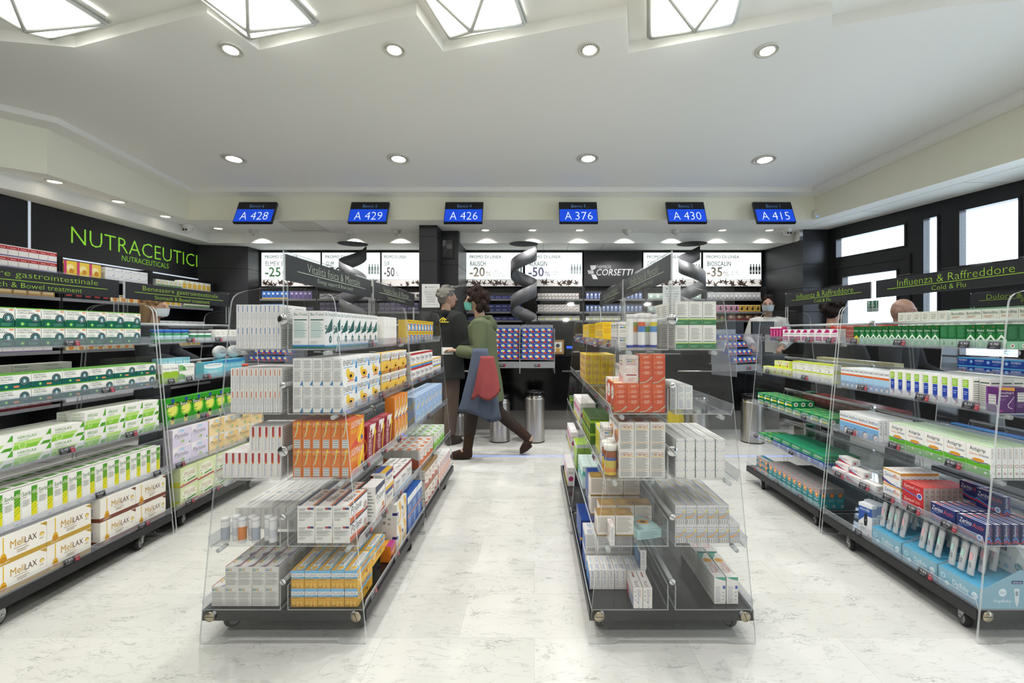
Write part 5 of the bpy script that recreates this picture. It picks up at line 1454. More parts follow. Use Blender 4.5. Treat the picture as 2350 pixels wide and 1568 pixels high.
spec('nv', 'vitamin_carton', 'vitamin carton', 'long white carton with teal and red lettering', .20, .108, .046, '#eceae4', [('p', [(.55, 1), (1, 1), (1, .8)], '#2f8f7a'), ('x', .2, .62, .8, .84, 'NeoVis', '#c4402e'), ('c', .3, .5, .1, '#e8a52c'), lines('#a9aab0', 6, .1, .1, .7, .4), ('c', .9, .5, .04, '#3a5fae')], [('p', [(.0, 1), (1, 1), (1, .86), (.4, .92)], '#4fa08c'), ('r', .74, .56, .96, .68, '#3f5fb8'), ('n', .1, .06, .6, .66, 10, '#a9aab8'), ('n', .7, .1, .9, .5, 3, '#b8b8bc')], [('p', [(.7, 1), (1, 1), (1, .3)], '#4fa08c'), ('t', .18, .2, .58, .62, 'NeoVis', '#c4402e'), ('c', .68, .5, .09, '#e8a52c'), ('t', .18, .64, .44, .84, 'PIU', '#c4402e'), ('r', .1, .15, .5, .2, '#9fb0d0')])
spec('go', 'beauty_carton', 'beauty supplement carton', 'white carton with gold lid', .085, .086, .074, '#e8e2da', [('t', .2, .5, .8, .64, 'GOLD', '#8a6a3a'), lines('#b8aea0', 3, .2, .2, .8, .4), ('r', 0, 0, 1, .1, '#9a7a34')], [('r', 0, 0, 1, .09, '#94753a'), ('n', .06, .2, .94, .92, 10, '#9a948c')], [('r', 0, 0, 1, 1, '#94753a'), ('c', .5, .5, .2, '#a98a4a')])
spec('th', 'supplement_carton', 'supplement carton', 'thin white and red upright carton', .09, .075, .017, '#eae6e2', [('v', .2, .2, .6, .9, 'ACUTIL', '#c05a6a')], [('v', .3, .3, .7, .92, 'ACUTIL', '#6a7ab0'), ('n', .3, .06, .7, .2, 2, '#a9a9ac')], [('v', .3, .2, .7, .8, 'ACUTIL', '#c05a6a')])
acS = [('v', .22, .55, .6, .92, 'Acutil', '#5f74b4'), ('n', .24, .2, .74, .5, 4, '#b4b8c6'), ('n', .3, .05, .7, .12, 1, '#b4b8c6')]
spec('ac', 'supplement_carton', 'supplement carton', 'narrow white carton with pale blue lid print', .125, .082, .0255, '#eae8e4', [('r', 0, 0, 1, .8, '#2f5fae'), ('c', .4, .5, .3, '#5fa0d8')], acS, [('t', .62, .2, .94, .8, 'Acutil', '#6a8ac0'), ('n', .1, .3, .5, .7, 2, '#8fb8de')])
spec('ae', 'supplement_carton', 'supplement carton', 'broad white carton with blue print end', .125, .082, .053, '#eae8e4', [('r', 0, 0, 1, .8, '#2f5fae')], [('n', .1, .3, .9, .92, 9, '#a9aec0'), ('b', .2, .03, .85, .25, False)], [('t', .62, .2, .94, .8, 'Acutil', '#6a8ac0'), ('n', .1, .3, .5, .7, 2, '#8fb8de')])
spec('ar', 'supplement_carton', 'supplement carton', 'narrow white carton with red lid print', .13, .082, .036, '#ebe7e2', [('r', 0, 0, 1, .5, '#b8c0d8'), ('p', [(0, 0), (.4, 0), (.2, .5), (0, .5)], '#c0403a')], [('v', .42, .2, .62, .9, 'Acutil', '#4a5a9c'), ('v', .64, .55, .8, .92, 'donna', '#c05a5a'), ('n', .14, .3, .34, .9, 3, '#b4b8c6'), ('c', .6, .06, .05, '#5f74b4')], [('t', .62, .3, .96, .75, 'Acutil', '#7a4a6a'), ('n', .1, .3, .5, .7, 1, '#c0564a'), ('r', .3, .4, .36, .6, '#6a6a6a')])
spec('gv', 'juice_carton', 'drink carton', 'slim yellow and green carton', .055, .118, .045, '#d9d34a', [('r', 0, .85, 1, 1, '#e8e9e2'), ('v', .3, .2, .6, .8, 'SABELLI', '#4a4a3a')], [('n', .2, .3, .8, .8, 3, '#8a8f5a'), ('v', .3, .06, .6, .5, 'SABELLI', '#3a3a34')])
spec('lg', 'juice_carton', 'drink carton', 'lime green carton near the black rail', .06, .15, .05, '#a5cf2e', [('r', 0, .8, 1, 1, '#e9efe0'), ('v', .3, .1, .6, .5, 'Be-Total', '#f0f3e4')], [('r', 0, .85, 1, 1, '#e9efe0')])
spec('pk', 'juice_carton', 'drink carton', 'white and magenta carton', .07, .13, .05, '#eeeae8', [('c', .5, .6, .35, '#c43a8a', .16), ('t', .2, .3, .8, .42, 'magra', '#3a3a3a'), ('r', 0, 0, 1, .2, '#e0d23a')], [('c', .5, .4, .35, '#b83a7a', .14), ('t', .2, .66, .8, .76, 'ma', '#8a6a7a')])
spec('aq', 'juice_carton', 'drink carton', 'pale aqua carton', .06, .12, .05, '#d6ebe6', [('p', [(0, .2), (1, .5), (1, .7), (0, .5)], '#4fb8b0')], [('p', [(0, .6), (1, .4), (1, .6), (0, .8)], '#5fc0b8')])
spec('bl', 'juice_carton', 'drink carton', 'dark blue carton with yellow arc', .075, .14, .06, '#1d3f8c', [('c', .5, .45, .4, '#e9c22a', .25), ('c', .5, .52, .42, '#2a62b8', .26), ('t', .2, .1, .8, .2, 'QUIEN', '#dfe6f2')], [('p', [(0, .3), (.5, .2), (1, .4), (1, .5), (.5, .28), (0, .4)], '#e9c22a'), ('r', 0, 0, 1, .15, '#141a34')])
stock('cg', 'c', 1, 1, 0, .03, 3, 2, 3, inner=True, gap=.0018)
stock('cw', 'c', 1, -1, 0, .20, 4, 1, 1, inset=.12)
stock('cm', 'c', 1, -1, 0, .16, 3, 2, 2, inset=.02, gap=.003, hide=False)
stock('cy', 'c', 1, -1, 0, .52, 5, 1, 3, inset=.006, hide=False)
stock('cy', 'c', 2, -1, 0, .10, 6, 1, 2, where='further on')
stock('cs', 'c', 2, -1, 1, .02, 6, 4, 4, inset=.004, hide=True)
stock('co', 'c', 1, -1, 1, .03, 2, 1, 4, inner=True, gap=.0012)
stock('co', 'c', 1, -1, 1, .03, 1, 1, 2, inner=True, gap=.0012, z0=.1165, where='stacked above')
one('cp', GX['c'] - .155, GY[1] + .085, ZT[1] + .1165, -PI / 2, 'pale pink carton with magenta print standing on the orange cartons')
stock('cp', 'c', 1, -1, 1, .21, 2, 1, 2, inset=.03, where='behind orange ones', hide=False)
stock('cm', 'c', 1, -1, 1, .40, 2, 3, 1, inset=.10, where='on second shelf')
stock('cl', 'c', 1, 1, 1, .10, 2, 1, 3, inner=True, row0=0, hide=False)
stock('ch', 'c', 1, -1, 2, .03, 2, 2, 3, inner=True, gap=.0022)
stock('cm', 'c', 1, -1, 2, .20, 2, 3, 1, inset=.02, where='beside cocoa cartons')
stock('gv', 'c', 1, -1, 2, .38, 3, 1, 2, inset=.03, hide=False)
stock('lg', 'c', 2, -1, 3, .02, 3, 1, 2, hide=False)
stock('pk', 'c', 2, -1, 2, .10, 6, 1, 2, where='on third shelf')
stock('pk', 'c', 2, -1, 3, .45, 5, 1, 1, where='on fourth shelf')
stock('pk', 'c', 2, -1, 4, .45, 5, 1, 1, where='on lowest shelf')
stock('aq', 'c', 1, -1, 3, .66, 4, 1, 2, hide=False)
stock('bl', 'c', 1, -1, 4, .52, 3, 1, 2, hide=False)
stock('bl', 'c', 1, -1, 3, .42, 2, 1, 1, where='on fourth shelf', inset=.01)
stock('go', 'c', 1, -1, 3, .09, 1, 1, 2, inset=.004, gap=.003, hide=False)
stock('go', 'c', 1, -1, 3, .20, 1, 1, 3, inset=.03, gap=.003, hide=False, where='second rank')
stock('go', 'c', 1, -1, 3, .31, 1, 2, 3, inset=.004, gap=.002, hide=False, where='rear rank')
one('th', GX['c'] - .235, GY[1] + .055, ZT[3], -PI / 2, 'thin white and red upright carton in front of the gold-lidded cartons')
spec('el', 'supplement_carton', 'supplement carton', 'aqua papaya carton lying flat', .108, .036, .146, '#a9cfd0', [lines('#7f9aa0', 4)], [lines()], [('v', .06, .1, .3, .72, 'ENERG', '#3a3a3c'), ('c', .6, .55, .24, '#d9a24a', .18), ('c', .6, .55, .12, '#5a3a2a', .09), ('p', [(.7, 1), (1, 1), (1, .7)], '#d9644a')])
one('el', GX['c'] - .09, GY[1] + .14, ZT[3], .25, 'aqua papaya carton lying flat on the fourth shelf')
stock('im', 'c', 1, 1, 3, .03, 2, 1, 6, inner=True, gap=.0012, hide=False)
stock('im', 'c', 1, 1, 3, .03, 2, 1, 5, inner=True, gap=.0012, hide=False, z0=.076, where='on top')
stock('cq', 'c', 1, 1, 2, .03, 2, 4, 5, inner=True, gap=.0014)
stock('ac', 'c', 1, -1, 4, .15, 1, 1, 9, inset=.004, gap=.0012, hide=False)
stock('ae', 'c', 1, -1, 4, .31, 1, 2, 4, inset=.004, gap=.0016, hide=False)
for k in range(2):
    one('ar', GX['c'] - .132 + .038 * k, GY[1] + .08, ZT[4], -PI / 2, 'narrow white carton with red lid print at the front, %s of two' % ['left', 'right'][k])
one('ac', GX['c'] - .078, GY[1] + .215, ZT[4] + .0825, -PI / 2, 'narrow white carton standing on top of the blue-lidded row')
one('nv', GX['c'] + .205, GY[1] + .145, ZT[4], PI / 2, 'long white carton with teal and red lettering, nearest left one')
one('nv', GX['c'] + .255, GY[1] + .145, ZT[4], PI / 2, 'long white carton with teal and red lettering, nearest right one')
one('nv', GX['c'] + .205, GY[1] + .36, ZT[4], PI / 2, 'long white carton with teal and red lettering, further left one')
one('nv', GX['c'] + .255, GY[1] + .36, ZT[4], PI / 2, 'long white carton with teal and red lettering, further right one')
for k in range(5):
    pot('vitamin_tube', .0145, .138, '#eeeeec', '#e9e9e7', 'white vitamin tube with blue base, %s of the group on the top shelf' % ORD[k], 'tablet tube', GX['c'] - .158 + .048 * (k % 3) + (.030 if k > 2 else 0), GY[1] + .05 + .045 * (k > 2), ZT[0], [(0, .1, '#33489c'), (.1, .55, '#eeeeec'), (.55, .75, ['#eeeeec', '#4f86c8', '#5f90cc', '#e08a3a', '#7fb04a'][k]), (.75, .9, ['#e8e8e6', '#d9603a', '#d8c83a', '#8fb04a', '#e8e8e6'][k]), (.9, 1, '#eeeeec')], 'white vitamin tubes', .12)
for k in range(3):
    pot('gummy_bottle', .026, .125, '#8a4a1c', '#ecebe4', 'amber gummy bottle with white cap, %s beside the cocoa cartons' % ORD[k], 'vitamin bottle', GX['c'] - .232 + .03 * (k > 1), GY[1] + .075 + .055 * k, ZT[2], [(0, .12, '#e0c23a'), (.12, .3, '#d98a3a'), (.3, .62, '#c9b84a'), (.62, .75, '#4a5a9a'), (.75, 1, '#8a4a1c')], None, .2)
spec('gj', 'herbal_carton', 'herbal carton', 'dark green and lime carton', .06, .065, .06, '#3f6a2c', [('r', 0, .7, 1, .9, '#9cc83a'), ('c', .5, .4, .25, '#d8c83a')], [('r', 0, .7, 1, .9, '#8fb834')], [('r', 0, 0, 1, 1, '#2f4a24')])
stock('gj', 'c', 1, -1, 2, .56, 6, 2, 2, hide=True)
stock('gj', 'c', 2, -1, 2, .76, 3, 1, 1, where='near far end')
# ---- stand D (cold and flu): fronts face the aisle on the left
dg = '#0f5f2a'
riF = [('r', 0, .36, 1, 1, dg), ('r', 0, 0, 1, .36, '#9fd2ac'), ('p', [(0, .36), (0, .22), (.5, .46), (1, .22), (1, .36), (.5, .60)], '#dfeee0'), ('p', [(.05, .36), (.5, .58), (.95, .36), (.95, .6), (.05, .6)], '#1d7a38'), ('t', .14, .70, .86, .80, 'Rinazina', '#dcecdc'), ('n', .25, .6, .75, .66, 1, '#8fc09a'), ('c', .78, .9, .06, '#c8503a'), ('r', .44, .08, .56, .2, '#e4f0e4')]
spec('ri', 'nasal_spray_carton', 'nasal spray carton', 'dark green and mint nasal carton', .0415, .098, .045, dg, riF, [('r', 0, 0, 1, .3, '#8fc8a0'), ('n', .12, .4, .88, .9, 9, '#3f8a58'), ('c', .5, .12, .2, '#e6efe6'), ('c', .5, .12, .1, '#c04a4a')], [('r', .1, .1, .9, .9, '#1a7236')], B_=[('r', 0, 0, 1, .3, '#8fc8a0'), lines('#3f8a58', 8, .1, .4, .9, .9)])
spec('ry', 'nasal_spray_carton', 'nasal spray carton', 'dark green carton with yellow base', .045, .098, .045, dg, [('p', [(0, 0), (1, 0), (1, .3), (.5, .5), (0, .3)], '#e8d628'), ('t', .14, .70, .86, .80, 'Rinazina', '#dcecdc')])
spec('rt', 'nasal_spray_carton', 'nasal spray carton', 'green nasal carton turned back side out', .04, .098, .045, '#1f6a38', [('r', 0, 0, 1, .36, '#a9d6b4'), lines('#4f9a68', 9, .1, .45, .9, .92), ('p', [(.35, .1), (.65, .1), (.5, .3)], '#4f9a4a')], [('r', 0, 0, 1, .3, '#8fc8a0'), lines('#4f9a68', 8, .1, .4, .9, .9)])
bo = lambda c: [('r', 0, .78, 1, 1, '#eef1e6'), ('t', .08, .66, .92, .82, 'Borocillina', '#3a4a40'), ('n', .1, .48, .7, .6, 2, c), ('b', .22, .08, .7, .36, True), ('r', 0, .92, 1, 1, '#7fb08a')]
spec('bo', 'throat_carton', 'throat lozenge carton', 'pale carton with dark heading behind the green row', .082, .092, .05, '#e9ecdf', bo('#c07a5a'), [lines()], B_=bo('#c07a5a'))
spec('go2', 'throat_carton', 'throat lozenge carton', 'pale carton with red edge behind the green row', .052, .090, .05, '#ebeee2', [lines()], [('r', .8, 0, 1, 1, '#b8503a')], B_=[('t', .2, .74, .8, .84, 'GOLA', '#a8403a'), ('n', .2, .52, .8, .7, 2, '#9aa090'), ('b', .2, .06, .7, .36, True)])
spec('fl', 'cough_carton', 'cough sachet carton', 'long red flat carton', .13, .030, .08, '#d2432e', [('t', .3, .25, .8, .7, 'FLUIfort', '#f0d8d0')], [], [('r', 0, 0, 1, 1, '#c23a28')], B_=[('t', .3, .25, .8, .7, 'FLUIfort', '#f0d8d0')])
spec('af', 'nasal_spray_carton', 'nasal spray carton', 'slim blue and white carton with orange stripe', .036, .110, .05, '#eceeec', [('r', 0, 0, 1, .62, '#7fb4dc'), ('r', 0, .30, 1, .62, '#a9d0ea'), ('r', 0, .60, 1, .70, '#df6a2c'), ('t', .1, .82, .9, .92, 'Actifed', '#3a4a6a'), ('c', .55, .12, .3, '#2a2c34'), ('c', .58, .1, .26, '#f0f0ee')], [lines('#b9bcc4', 6)], [('r', 0, 0, 1, 1, '#e9ebe9'), lines('#b4b7bc', 2, .1, .3, .9, .8)])
spec('vk', 'nasal_spray_carton', 'nasal spray carton', 'white carton with lime patch and blue stripe', .0475, .128, .05, '#f1f1ee', [('r', .06, .66, .62, .92, '#93c62e'), ('n', .12, .7, .56, .88, 3, '#e3f0c0'), ('p', [(.10, .24), (.62, .08), (.62, .64), (.10, .64)], '#2646a8'), ('n', .18, .4, .56, .54, 2, '#a9bce8'), ('p', [(.3, .02), (.62, .3), (.5, .06)], '#e8b0a0'), ('c', .5, .04, .05, '#d8d8e0')], [('r', .1, .86, .9, .9, '#3f5a4a'), lines('#a4a6a0', 10, .1, .1, .9, .82)], [lines('#c4c6c0', 2, .1, .3, .9, .8)])
spec('gr', 'nasal_spray_carton', 'nasal spray carton', 'grey printed back of a white carton', .046, .128, .045, '#dcdcd4', [('r', .1, .84, .9, .88, '#3f5a4a'), lines('#9a9c94', 10, .1, .1, .9, .8)], [('r', .1, .84, .9, .88, '#3f5a4a'), ('r', .1, .4, .9, .44, '#3f5a4a'), lines('#9a9c94', 10, .1, .1, .9, .8)])
spec('fx', 'nasal_spray_carton', 'nasal spray carton', 'purple carton with white nose outline', .064, .10, .05, '#5d2a6c', [('p', [(0, .92), (1, .86), (1, 1), (0, 1)], '#e0a02c'), ('t', .06, .74, .94, .83, 'Fexallegra', '#efe6ee'), ('t', .06, .64, .60, .72, 'nasale', '#efe6ee'), ('p', [(.98, .66), (.55, .32), (.60, .2), (.86, .14), (.86, .165), (.64, .22), (.60, .31), (1, .64)], '#d9c8dc'), ('n', .08, .48, .5, .58, 2, '#a07aaa'), ('r', .06, .04, .22, .1, '#c04a8a')], [('b', .2, .3, .8, .7, True), ('r', 0, 0, .15, 1, '#7a3f8a')], [('r', 0, 0, 1, 1, '#7a3f8a')])
spec('fo', 'nasal_spray_carton', 'nasal spray carton', 'dark purple carton side with barcode', .045, .10, .05, '#4c2460', [('b', .2, .42, .8, .8, True), ('n', .2, .2, .8, .36, 2, '#8a6a98')])
spec('aw', 'cold_remedy_carton', 'cold remedy carton', 'blue and white carton with orange stripe', .0755, .115, .0245, '#eceeec', [('r', 0, 0, 1, .5, '#7ab2de'), ('r', 0, .5, 1, .62, '#bcdcee'), ('r', 0, .56, 1, .64, '#df6a2c'), ('t', .06, .74, .50, .88, 'Acti', '#26262c'), ('t', .52, .74, .94, .88, 'fed', '#3f8fd0'), ('c', .72, .14, .25, '#23252c'), ('c', .75, .11, .22, '#f3f0ec'), ('c', .8, .1, .06, '#e0803a')], [('v', .3, .3, .7, .9, 'Actifed', '#6a7080')], [('r', 0, 0, 1, 1, '#e6e8e4'), lines('#b4b7bc', 2, .1, .3, .9, .8)])
spec('ag', 'cold_remedy_carton', 'cold remedy carton', 'white and lime carton with orange arc', .1015, .122, .0213, '#f2f2ee', [('r', 0, 0, 1, .44, '#63b52e'), ('c', .55, .55, .62, '#f2f2ee', .17), ('p', [(.2, .42), (.5, .38), (.94, .42), (.9, .45), (.5, .41), (.2, .45)], '#2f3f7a'), ('c', .52, .48, .26, '#e39a2c', .06), ('t', .16, .77, .46, .9, 'Acti', '#2c2c30'), ('t', .47, .74, .82, .88, 'grip', '#2c2c30'), ('t', .14, .62, .60, .71, 'Giorno &', '#e07a2c'), ('t', .62, .62, .94, .71, 'Notte', '#35457c'), ('c', .4, .2, .06, '#eef2e0'), ('c', .4, .2, .03, '#f0b42c'), ('n', .08, .1, .3, .28, 3, '#a8d68a'), ('c', .82, .12, .07, '#f0f3ea', .03)], [('v', .22, .62, .50, .95, 'Actigrip', '#3a3a3e'), ('v', .56, .62, .72, .92, 'Giorno', '#d9843a'), ('c', .5, .38, .32, '#c0403a'), ('c', .5, .38, .24, '#f2f2ee'), ('c', .5, .14, .34, '#c8c8c4'), ('c', .5, .14, .26, '#e9e9e4'), ('c', .5, .14, .13, '#c05048')], [('r', 0, 0, 1, .5, '#8cc860'), ('r', 0, .5, 1, 1, '#f0f1ea')])
spec('zs', 'cold_remedy_carton', 'cold remedy carton', 'flat white carton with blue and red wave', .11, .034, .05, '#eeece8', [('p', [(0, .5), (.6, .1), (1, .05), (1, 0), (0, 0)], '#c03a40'), ('p', [(0, .62), (.6, .2), (.9, .12), (.5, .14), (0, .5)], '#2f4f9a'), ('t', .1, .55, .5, .88, 'Zerinol', '#3a5fa8'), ('t', .51, .55, .66, .88, 'flu', '#d9843a')], [('c', .4, .4, .16, '#c0403a'), lines()], [('r', 0, .7, 1, 1, '#d8cfc4')])
spec('zf', 'cold_remedy_carton', 'cold remedy carton', 'white carton with navy and red curve', .108, .076, .026, '#f0eeea', [('r', 0, .9, 1, 1, '#e0a03a'), ('p', [(0, .34), (.5, .12), (1, .06), (1, 0), (.4, .04), (0, .22)], '#2f5fae'), ('p', [(0, .22), (.4, .04), (.5, 0), (0, .1)], '#b8323a'), ('c', .78, .2, .10, '#d9e4f2'), ('t', .08, .52, .62, .76, 'Zerinol', '#2f5fae'), ('t', .63, .52, .92, .78, 'flu', '#d9632c')], [('r', 0, .82, 1, 1, '#d9a04a'), ('n', .2, .1, .8, .7, 3, '#b0a8a4'), ('c', .5, .2, .3, '#c46a6a')], [lines('#c4b4a8', 1)])
spec('zr', 'cold_remedy_carton', 'cold remedy carton', 'red carton with blue and white swirl', .12, .062, .0245, '#c2262c', [('x', .06, .62, .54, .86, 'Zerino', '#f2ecea'), ('x', .52, .62, .86, .86, 'Febb', '#e9a49a'), ('p', [(0, .36), (.4, .2), (.8, .12), (.8, .2), (.4, .3), (0, .46)], '#5f74c0'), ('c', .82, .26, .12, '#e9e4ea'), ('c', .82, .26, .09, '#3f5fb0'), ('n', .1, .5, .5, .56, 1, '#e2a09a')], [('r', 0, 0, .35, 1, '#c8b4ac'), ('r', .35, 0, 1, 1, '#b9a9a2'), ('n', .4, .2, .9, .9, 2, '#9a8a84')], [('r', 0, 0, 1, 1, '#c63a34'), ('t', .3, .3, .8, .7, 'Zerino', '#e8b0a8')])
spec('za', 'cold_remedy_carton', 'cold remedy carton', 'navy carton with blue swirl', .12, .080, .0235, '#1f2c66', [('x', .05, .62, .52, .86, 'Zerino', '#eef0f4'), ('x', .52, .60, .94, .84, 'Activ', '#c8504a'), ('n', .08, .5, .45, .58, 2, '#8f9acb'), ('p', [(0, .3), (.4, .14), (.8, .1), (.8, .18), (.4, .22), (0, .4)], '#b83040'), ('p', [(0, .42), (.4, .24), (.8, .2), (.8, .26), (.4, .3), (0, .5)], '#4f86c8'), ('c', .78, .22, .1, '#d8e2f0'), ('c', .78, .22, .06, '#4f8ad0'), ('r', .84, .02, .98, .1, '#c0403a')], [('v', .2, .4, .55, .95, 'Zerino', '#e2e4ec'), ('v', .6, .45, .8, .9, 'Activ', '#c8504a'), ('p', [(0, .25), (.5, .4), (1, .2), (1, .12), (.5, .3), (0, .15)], '#4f7fc8'), ('p', [(0, .12), (.5, .24), (1, .06), (1, 0), (.5, .14), (0, .05)], '#b83040')], [('r', 0, 0, 1, 1, '#c9cbd4'), ('r', .1, .2, .9, .8, '#a94a58'), ('r', .4, .2, .9, .8, '#3a4a8c')])
spec('pn', 'throat_carton', 'throat spray carton', 'white carton with magenta label', .077, .085, .045, '#efecea', [('r', .1, .1, .9, .42, '#b5246e'), ('p', [(.2, .72), (.9, .72), (.9, .92), (.5, .98)], '#b5246e'), ('t', .1, .52, .9, .64, 'NORVIC', '#6a5a70'), ('n', .2, .16, .8, .36, 3, '#e2a8c6'), ('c', .85, .05, .1, '#e0923a')], [lines('#c9a8b8', 5)], [('r', 0, 0, 1, 1, '#e8dfe4')])
spec('pp', 'throat_carton', 'throat spray carton', 'slim magenta and navy carton', .042, .106, .04, '#ab1f66', [('r', 0, 0, 1, .2, '#23286a'), ('r', .0, .88, 1, 1, '#efe6ea'), ('r', .25, .25, .75, .8, '#c23a82'), ('n', .3, .3, .7, .75, 5, '#e0a8c6')], [])
spec('vv', 'cold_remedy_carton', 'cold remedy carton', 'white carton with lime edge and triangle', .088, .058, .05, '#f0f1e8', [('r', 0, .86, 1, 1, '#c8d83a'), ('t', .06, .56, .96, .80, 'VIVIN C', '#a9bf2a'), ('p', [(.42, .22), (.58, .22), (.5, .06)], '#3a4a6a'), ('n', .1, .32, .7, .46, 2, '#c0c4b4')], [('r', 0, 0, 1, .4, '#d6e07a')], [('r', 0, 0, 1, 1, '#d2dd5a')])
spec('vd', 'cold_remedy_carton', 'cold remedy carton', 'lime carton with dark red heading', .10, .050, .05, '#d4e05a', [('r', .04, .42, .96, .94, '#eef0d8'), ('t', .08, .56, .52, .86, 'VIVIN', '#a9bf2a'), ('t', .54, .56, .94, .86, 'DUO', '#7a2a3a'), ('c', .78, .3, .1, '#c0605a'), ('n', .1, .12, .6, .36, 2, '#b9c25a')], [], [('r', 0, 0, 1, 1, '#d2dd5a')])
asF = lambda c: [('t', .12, .66, .86, .88, 'ASPIRINA', '#e3efe4'), ('r', .2, .22, .9, .46, c), ('c', .16, .32, .13, '#e9ece4'), ('r', 0, 0, 1, .1, '#0c6a44')]
spec('as', 'aspirin_carton', 'aspirin carton', 'green carton with yellow bar', .098, .046, .05, '#11824f', asF('#e6d83a'), [('c', .5, .5, .3, '#dfeee4'), ('c', .5, .5, .16, '#b0584a'), ('r', 0, .8, 1, 1, '#0f7346')], [('r', 0, 0, 1, 1, '#15925a'), ('n', .1, .3, .8, .7, 2, '#e0d84a')])
spec('ab', 'aspirin_carton', 'aspirin carton', 'green carton with dark blue lower half', .12, .076, .022, '#138a58', [('r', 0, 0, 1, .5, '#2748a0'), ('t', .08, .66, .80, .84, 'ASPIRINA', '#e3efe4'), ('n', .1, .5, .7, .6, 1, '#a8d8c0'), ('c', .7, .18, .13, '#cfe4ec'), ('c', .7, .16, .09, '#4f8fd0'), ('n', .1, .12, .45, .36, 2, '#7f9ad8')], [('r', 0, 0, 1, .5, '#2c4f9c'), lines('#7fc0a0', 3)], [('r', 0, 0, 1, 1, '#1f9a64'), ('n', .1, .3, .8, .7, 1, '#2f5fae')])
spec('nu', 'ibuprofen_carton', 'pain relief carton', 'teal carton with glowing orange target', .060, .122, .05, '#1f8a92', [('r', 0, .74, 1, 1, '#a9a5a4'), ('n', .1, .8, .9, .94, 2, '#c46a6a'), ('c', .5, .68, .34, '#dfe3e2'), ('c', .5, .68, .29, '#d0502e'), ('c', .5, .68, .20, '#eea22c'), ('c', .5, .68, .1, '#f6ec9a'), ('n', .1, .06, .9, .3, 3, '#a8d6d8'), ('r', .1, .38, .7, .42, '#e0e8e8')], [('r', 0, .74, 1, 1, '#8a8685'), ('c', .5, .68, .30, '#d0502e'), ('c', .5, .68, .2, '#eea22c'), ('n', .1, .34, .9, .5, 3, '#7fc0c4'), ('c', .75, .14, .16, '#d8e0e0'), ('c', .75, .14, .08, '#c05048')], [('r', 0, 0, 1, 1, '#8c8887'), ('n', .1, .3, .9, .7, 1, '#b85a5a'), ('c', .3, .3, .12, '#1f8a92')])
spec('nf', 'ibuprofen_carton', 'pain relief carton', 'flat silver and teal carton with orange sun', .085, .038, .055, '#a9a6a8', [('r', 0, 0, 1, .4, '#1f8a92'), ('t', .08, .6, .6, .85, 'NUROFEN', '#c0504a'), ('c', .72, .45, .18, '#df6a2c'), ('c', .72, .45, .09, '#f3dc6a')], [('r', 0, 0, 1, .5, '#1f8a92')], [('r', 0, .5, 1, 1, '#1f7a84')])
spec('ml', 'thermometer_carton', 'thermometer carton', 'white and blue hanging thermometer carton', .075, .17, .035, '#eceff2', [('r', 0, .64, 1, .9, '#2a56a8'), ('p', [(0, .4), (0, .64), (.55, .64)], '#2a56a8'), ('t', .12, .78, .84, .88, 'microlife', '#e9eef6'), ('p', [(.42, .32), (.62, .32), (.68, .5), (.64, .72), (.48, .72), (.40, .5)], '#17181c'), ('c', .54, .5, .06, '#7a8088'), ('t', .12, .28, .36, .35, 'MT', '#3a3f48'), ('n', .12, .18, .6, .26, 2, '#a9aeb4'), ('c', .16, .08, .05, '#2a56a8'), ('r', .7, .04, .82, .09, '#b8323a')], [('r', 0, .64, 1, .9, '#8fa3c0'), lines('#c4cad2', 6, .2, .1, .8, .6)])
stock('rt', 'd', 1, -1, 0, .187, 3, 1, 2, inset=.002)
stock('ri', 'd', 1, -1, 0, .013, 4, 1, 3, where='in the nearer group', inset=.002)
stock('ri', 'd', 1, -1, 0, .315, 12, 1, 3, where='in the long row', inset=.002)
stock('ry', 'd', 1, -1, 0, .836, 1, 1, 1)
stock('bo', 'd', 1, 1, 0, .08, 6, 2, 1, inset=.06, where='', hide=False)
stock('go2', 'd', 1, 1, 0, .60, 6, 2, 1, inset=.06, hide=False)
stock('fl', 'd', 2, 1, 0, .03, 4, 4, 1, inset=.02)
SP['vk']['look'] = 'white carton with lime patch'
SP['af']['look'] = 'slim blue carton with orange stripe'
stock('gr', 'd', 1, -1, 1, .077, 1, 1, 3, inset=.03)
stock('vk', 'd', 1, -1, 1, .126, 9, 1, 3, gap=.0022)
stock('af', 'd', 1, -1, 1, .576, 10, 1, 3, gap=.0014)
one('fx', GX['d'] - .195, GY[1] + .045, ZT[1], 0, 'purple carton with white nose outline at the front of the second shelf')
one('fo', GX['d'] - .138, GY[1] + .045, ZT[1], 0, 'dark purple carton with barcode beside the nose outline carton')
spec('bs', 'cough_carton', 'cough syrup carton', 'yellow-grey syrup carton seen from behind', .085, .062, .06, '#d8d2a8', [lines()], [('r', 0, 0, 1, .4, '#dcc24a')], [('r', 0, 0, 1, 1, '#cfc9a0')], B_=[('t', .1, .55, .9, .8, 'Bisolvon', '#6a6a58'), ('p', [(.2, 0), (1, 0), (1, .3)], '#dca83a'), ('n', .1, .2, .5, .4, 2, '#a8a488')])
stock('bs', 'd', 2, 1, 1, .05, 9, 2, 1, hide=False)
spec('bz', 'throat_carton', 'throat lozenge carton', 'wide pale carton with crossed red disc', .16, .055, .06, '#e3ddd0', [lines()], [lines()], [], B_=[('t', .06, .5, .6, .8, 'Borocillina', '#4a4a44'), ('c', .84, .5, .08, '#b85048'), ('c', .84, .5, .055, '#e8e0d4'), ('n', .06, .15, .5, .35, 2, '#b8a898')])
stock('bz', 'd', 1, 1, 1, .03, 4, 2, 1, hide=False)
stock('aw', 'd', 1, -1, 2, .612, 4, 1, 7, gap=.0015)
stock('ag', 'd', 1, -1, 2, .024, 5, 1, 8, gap=.0022)
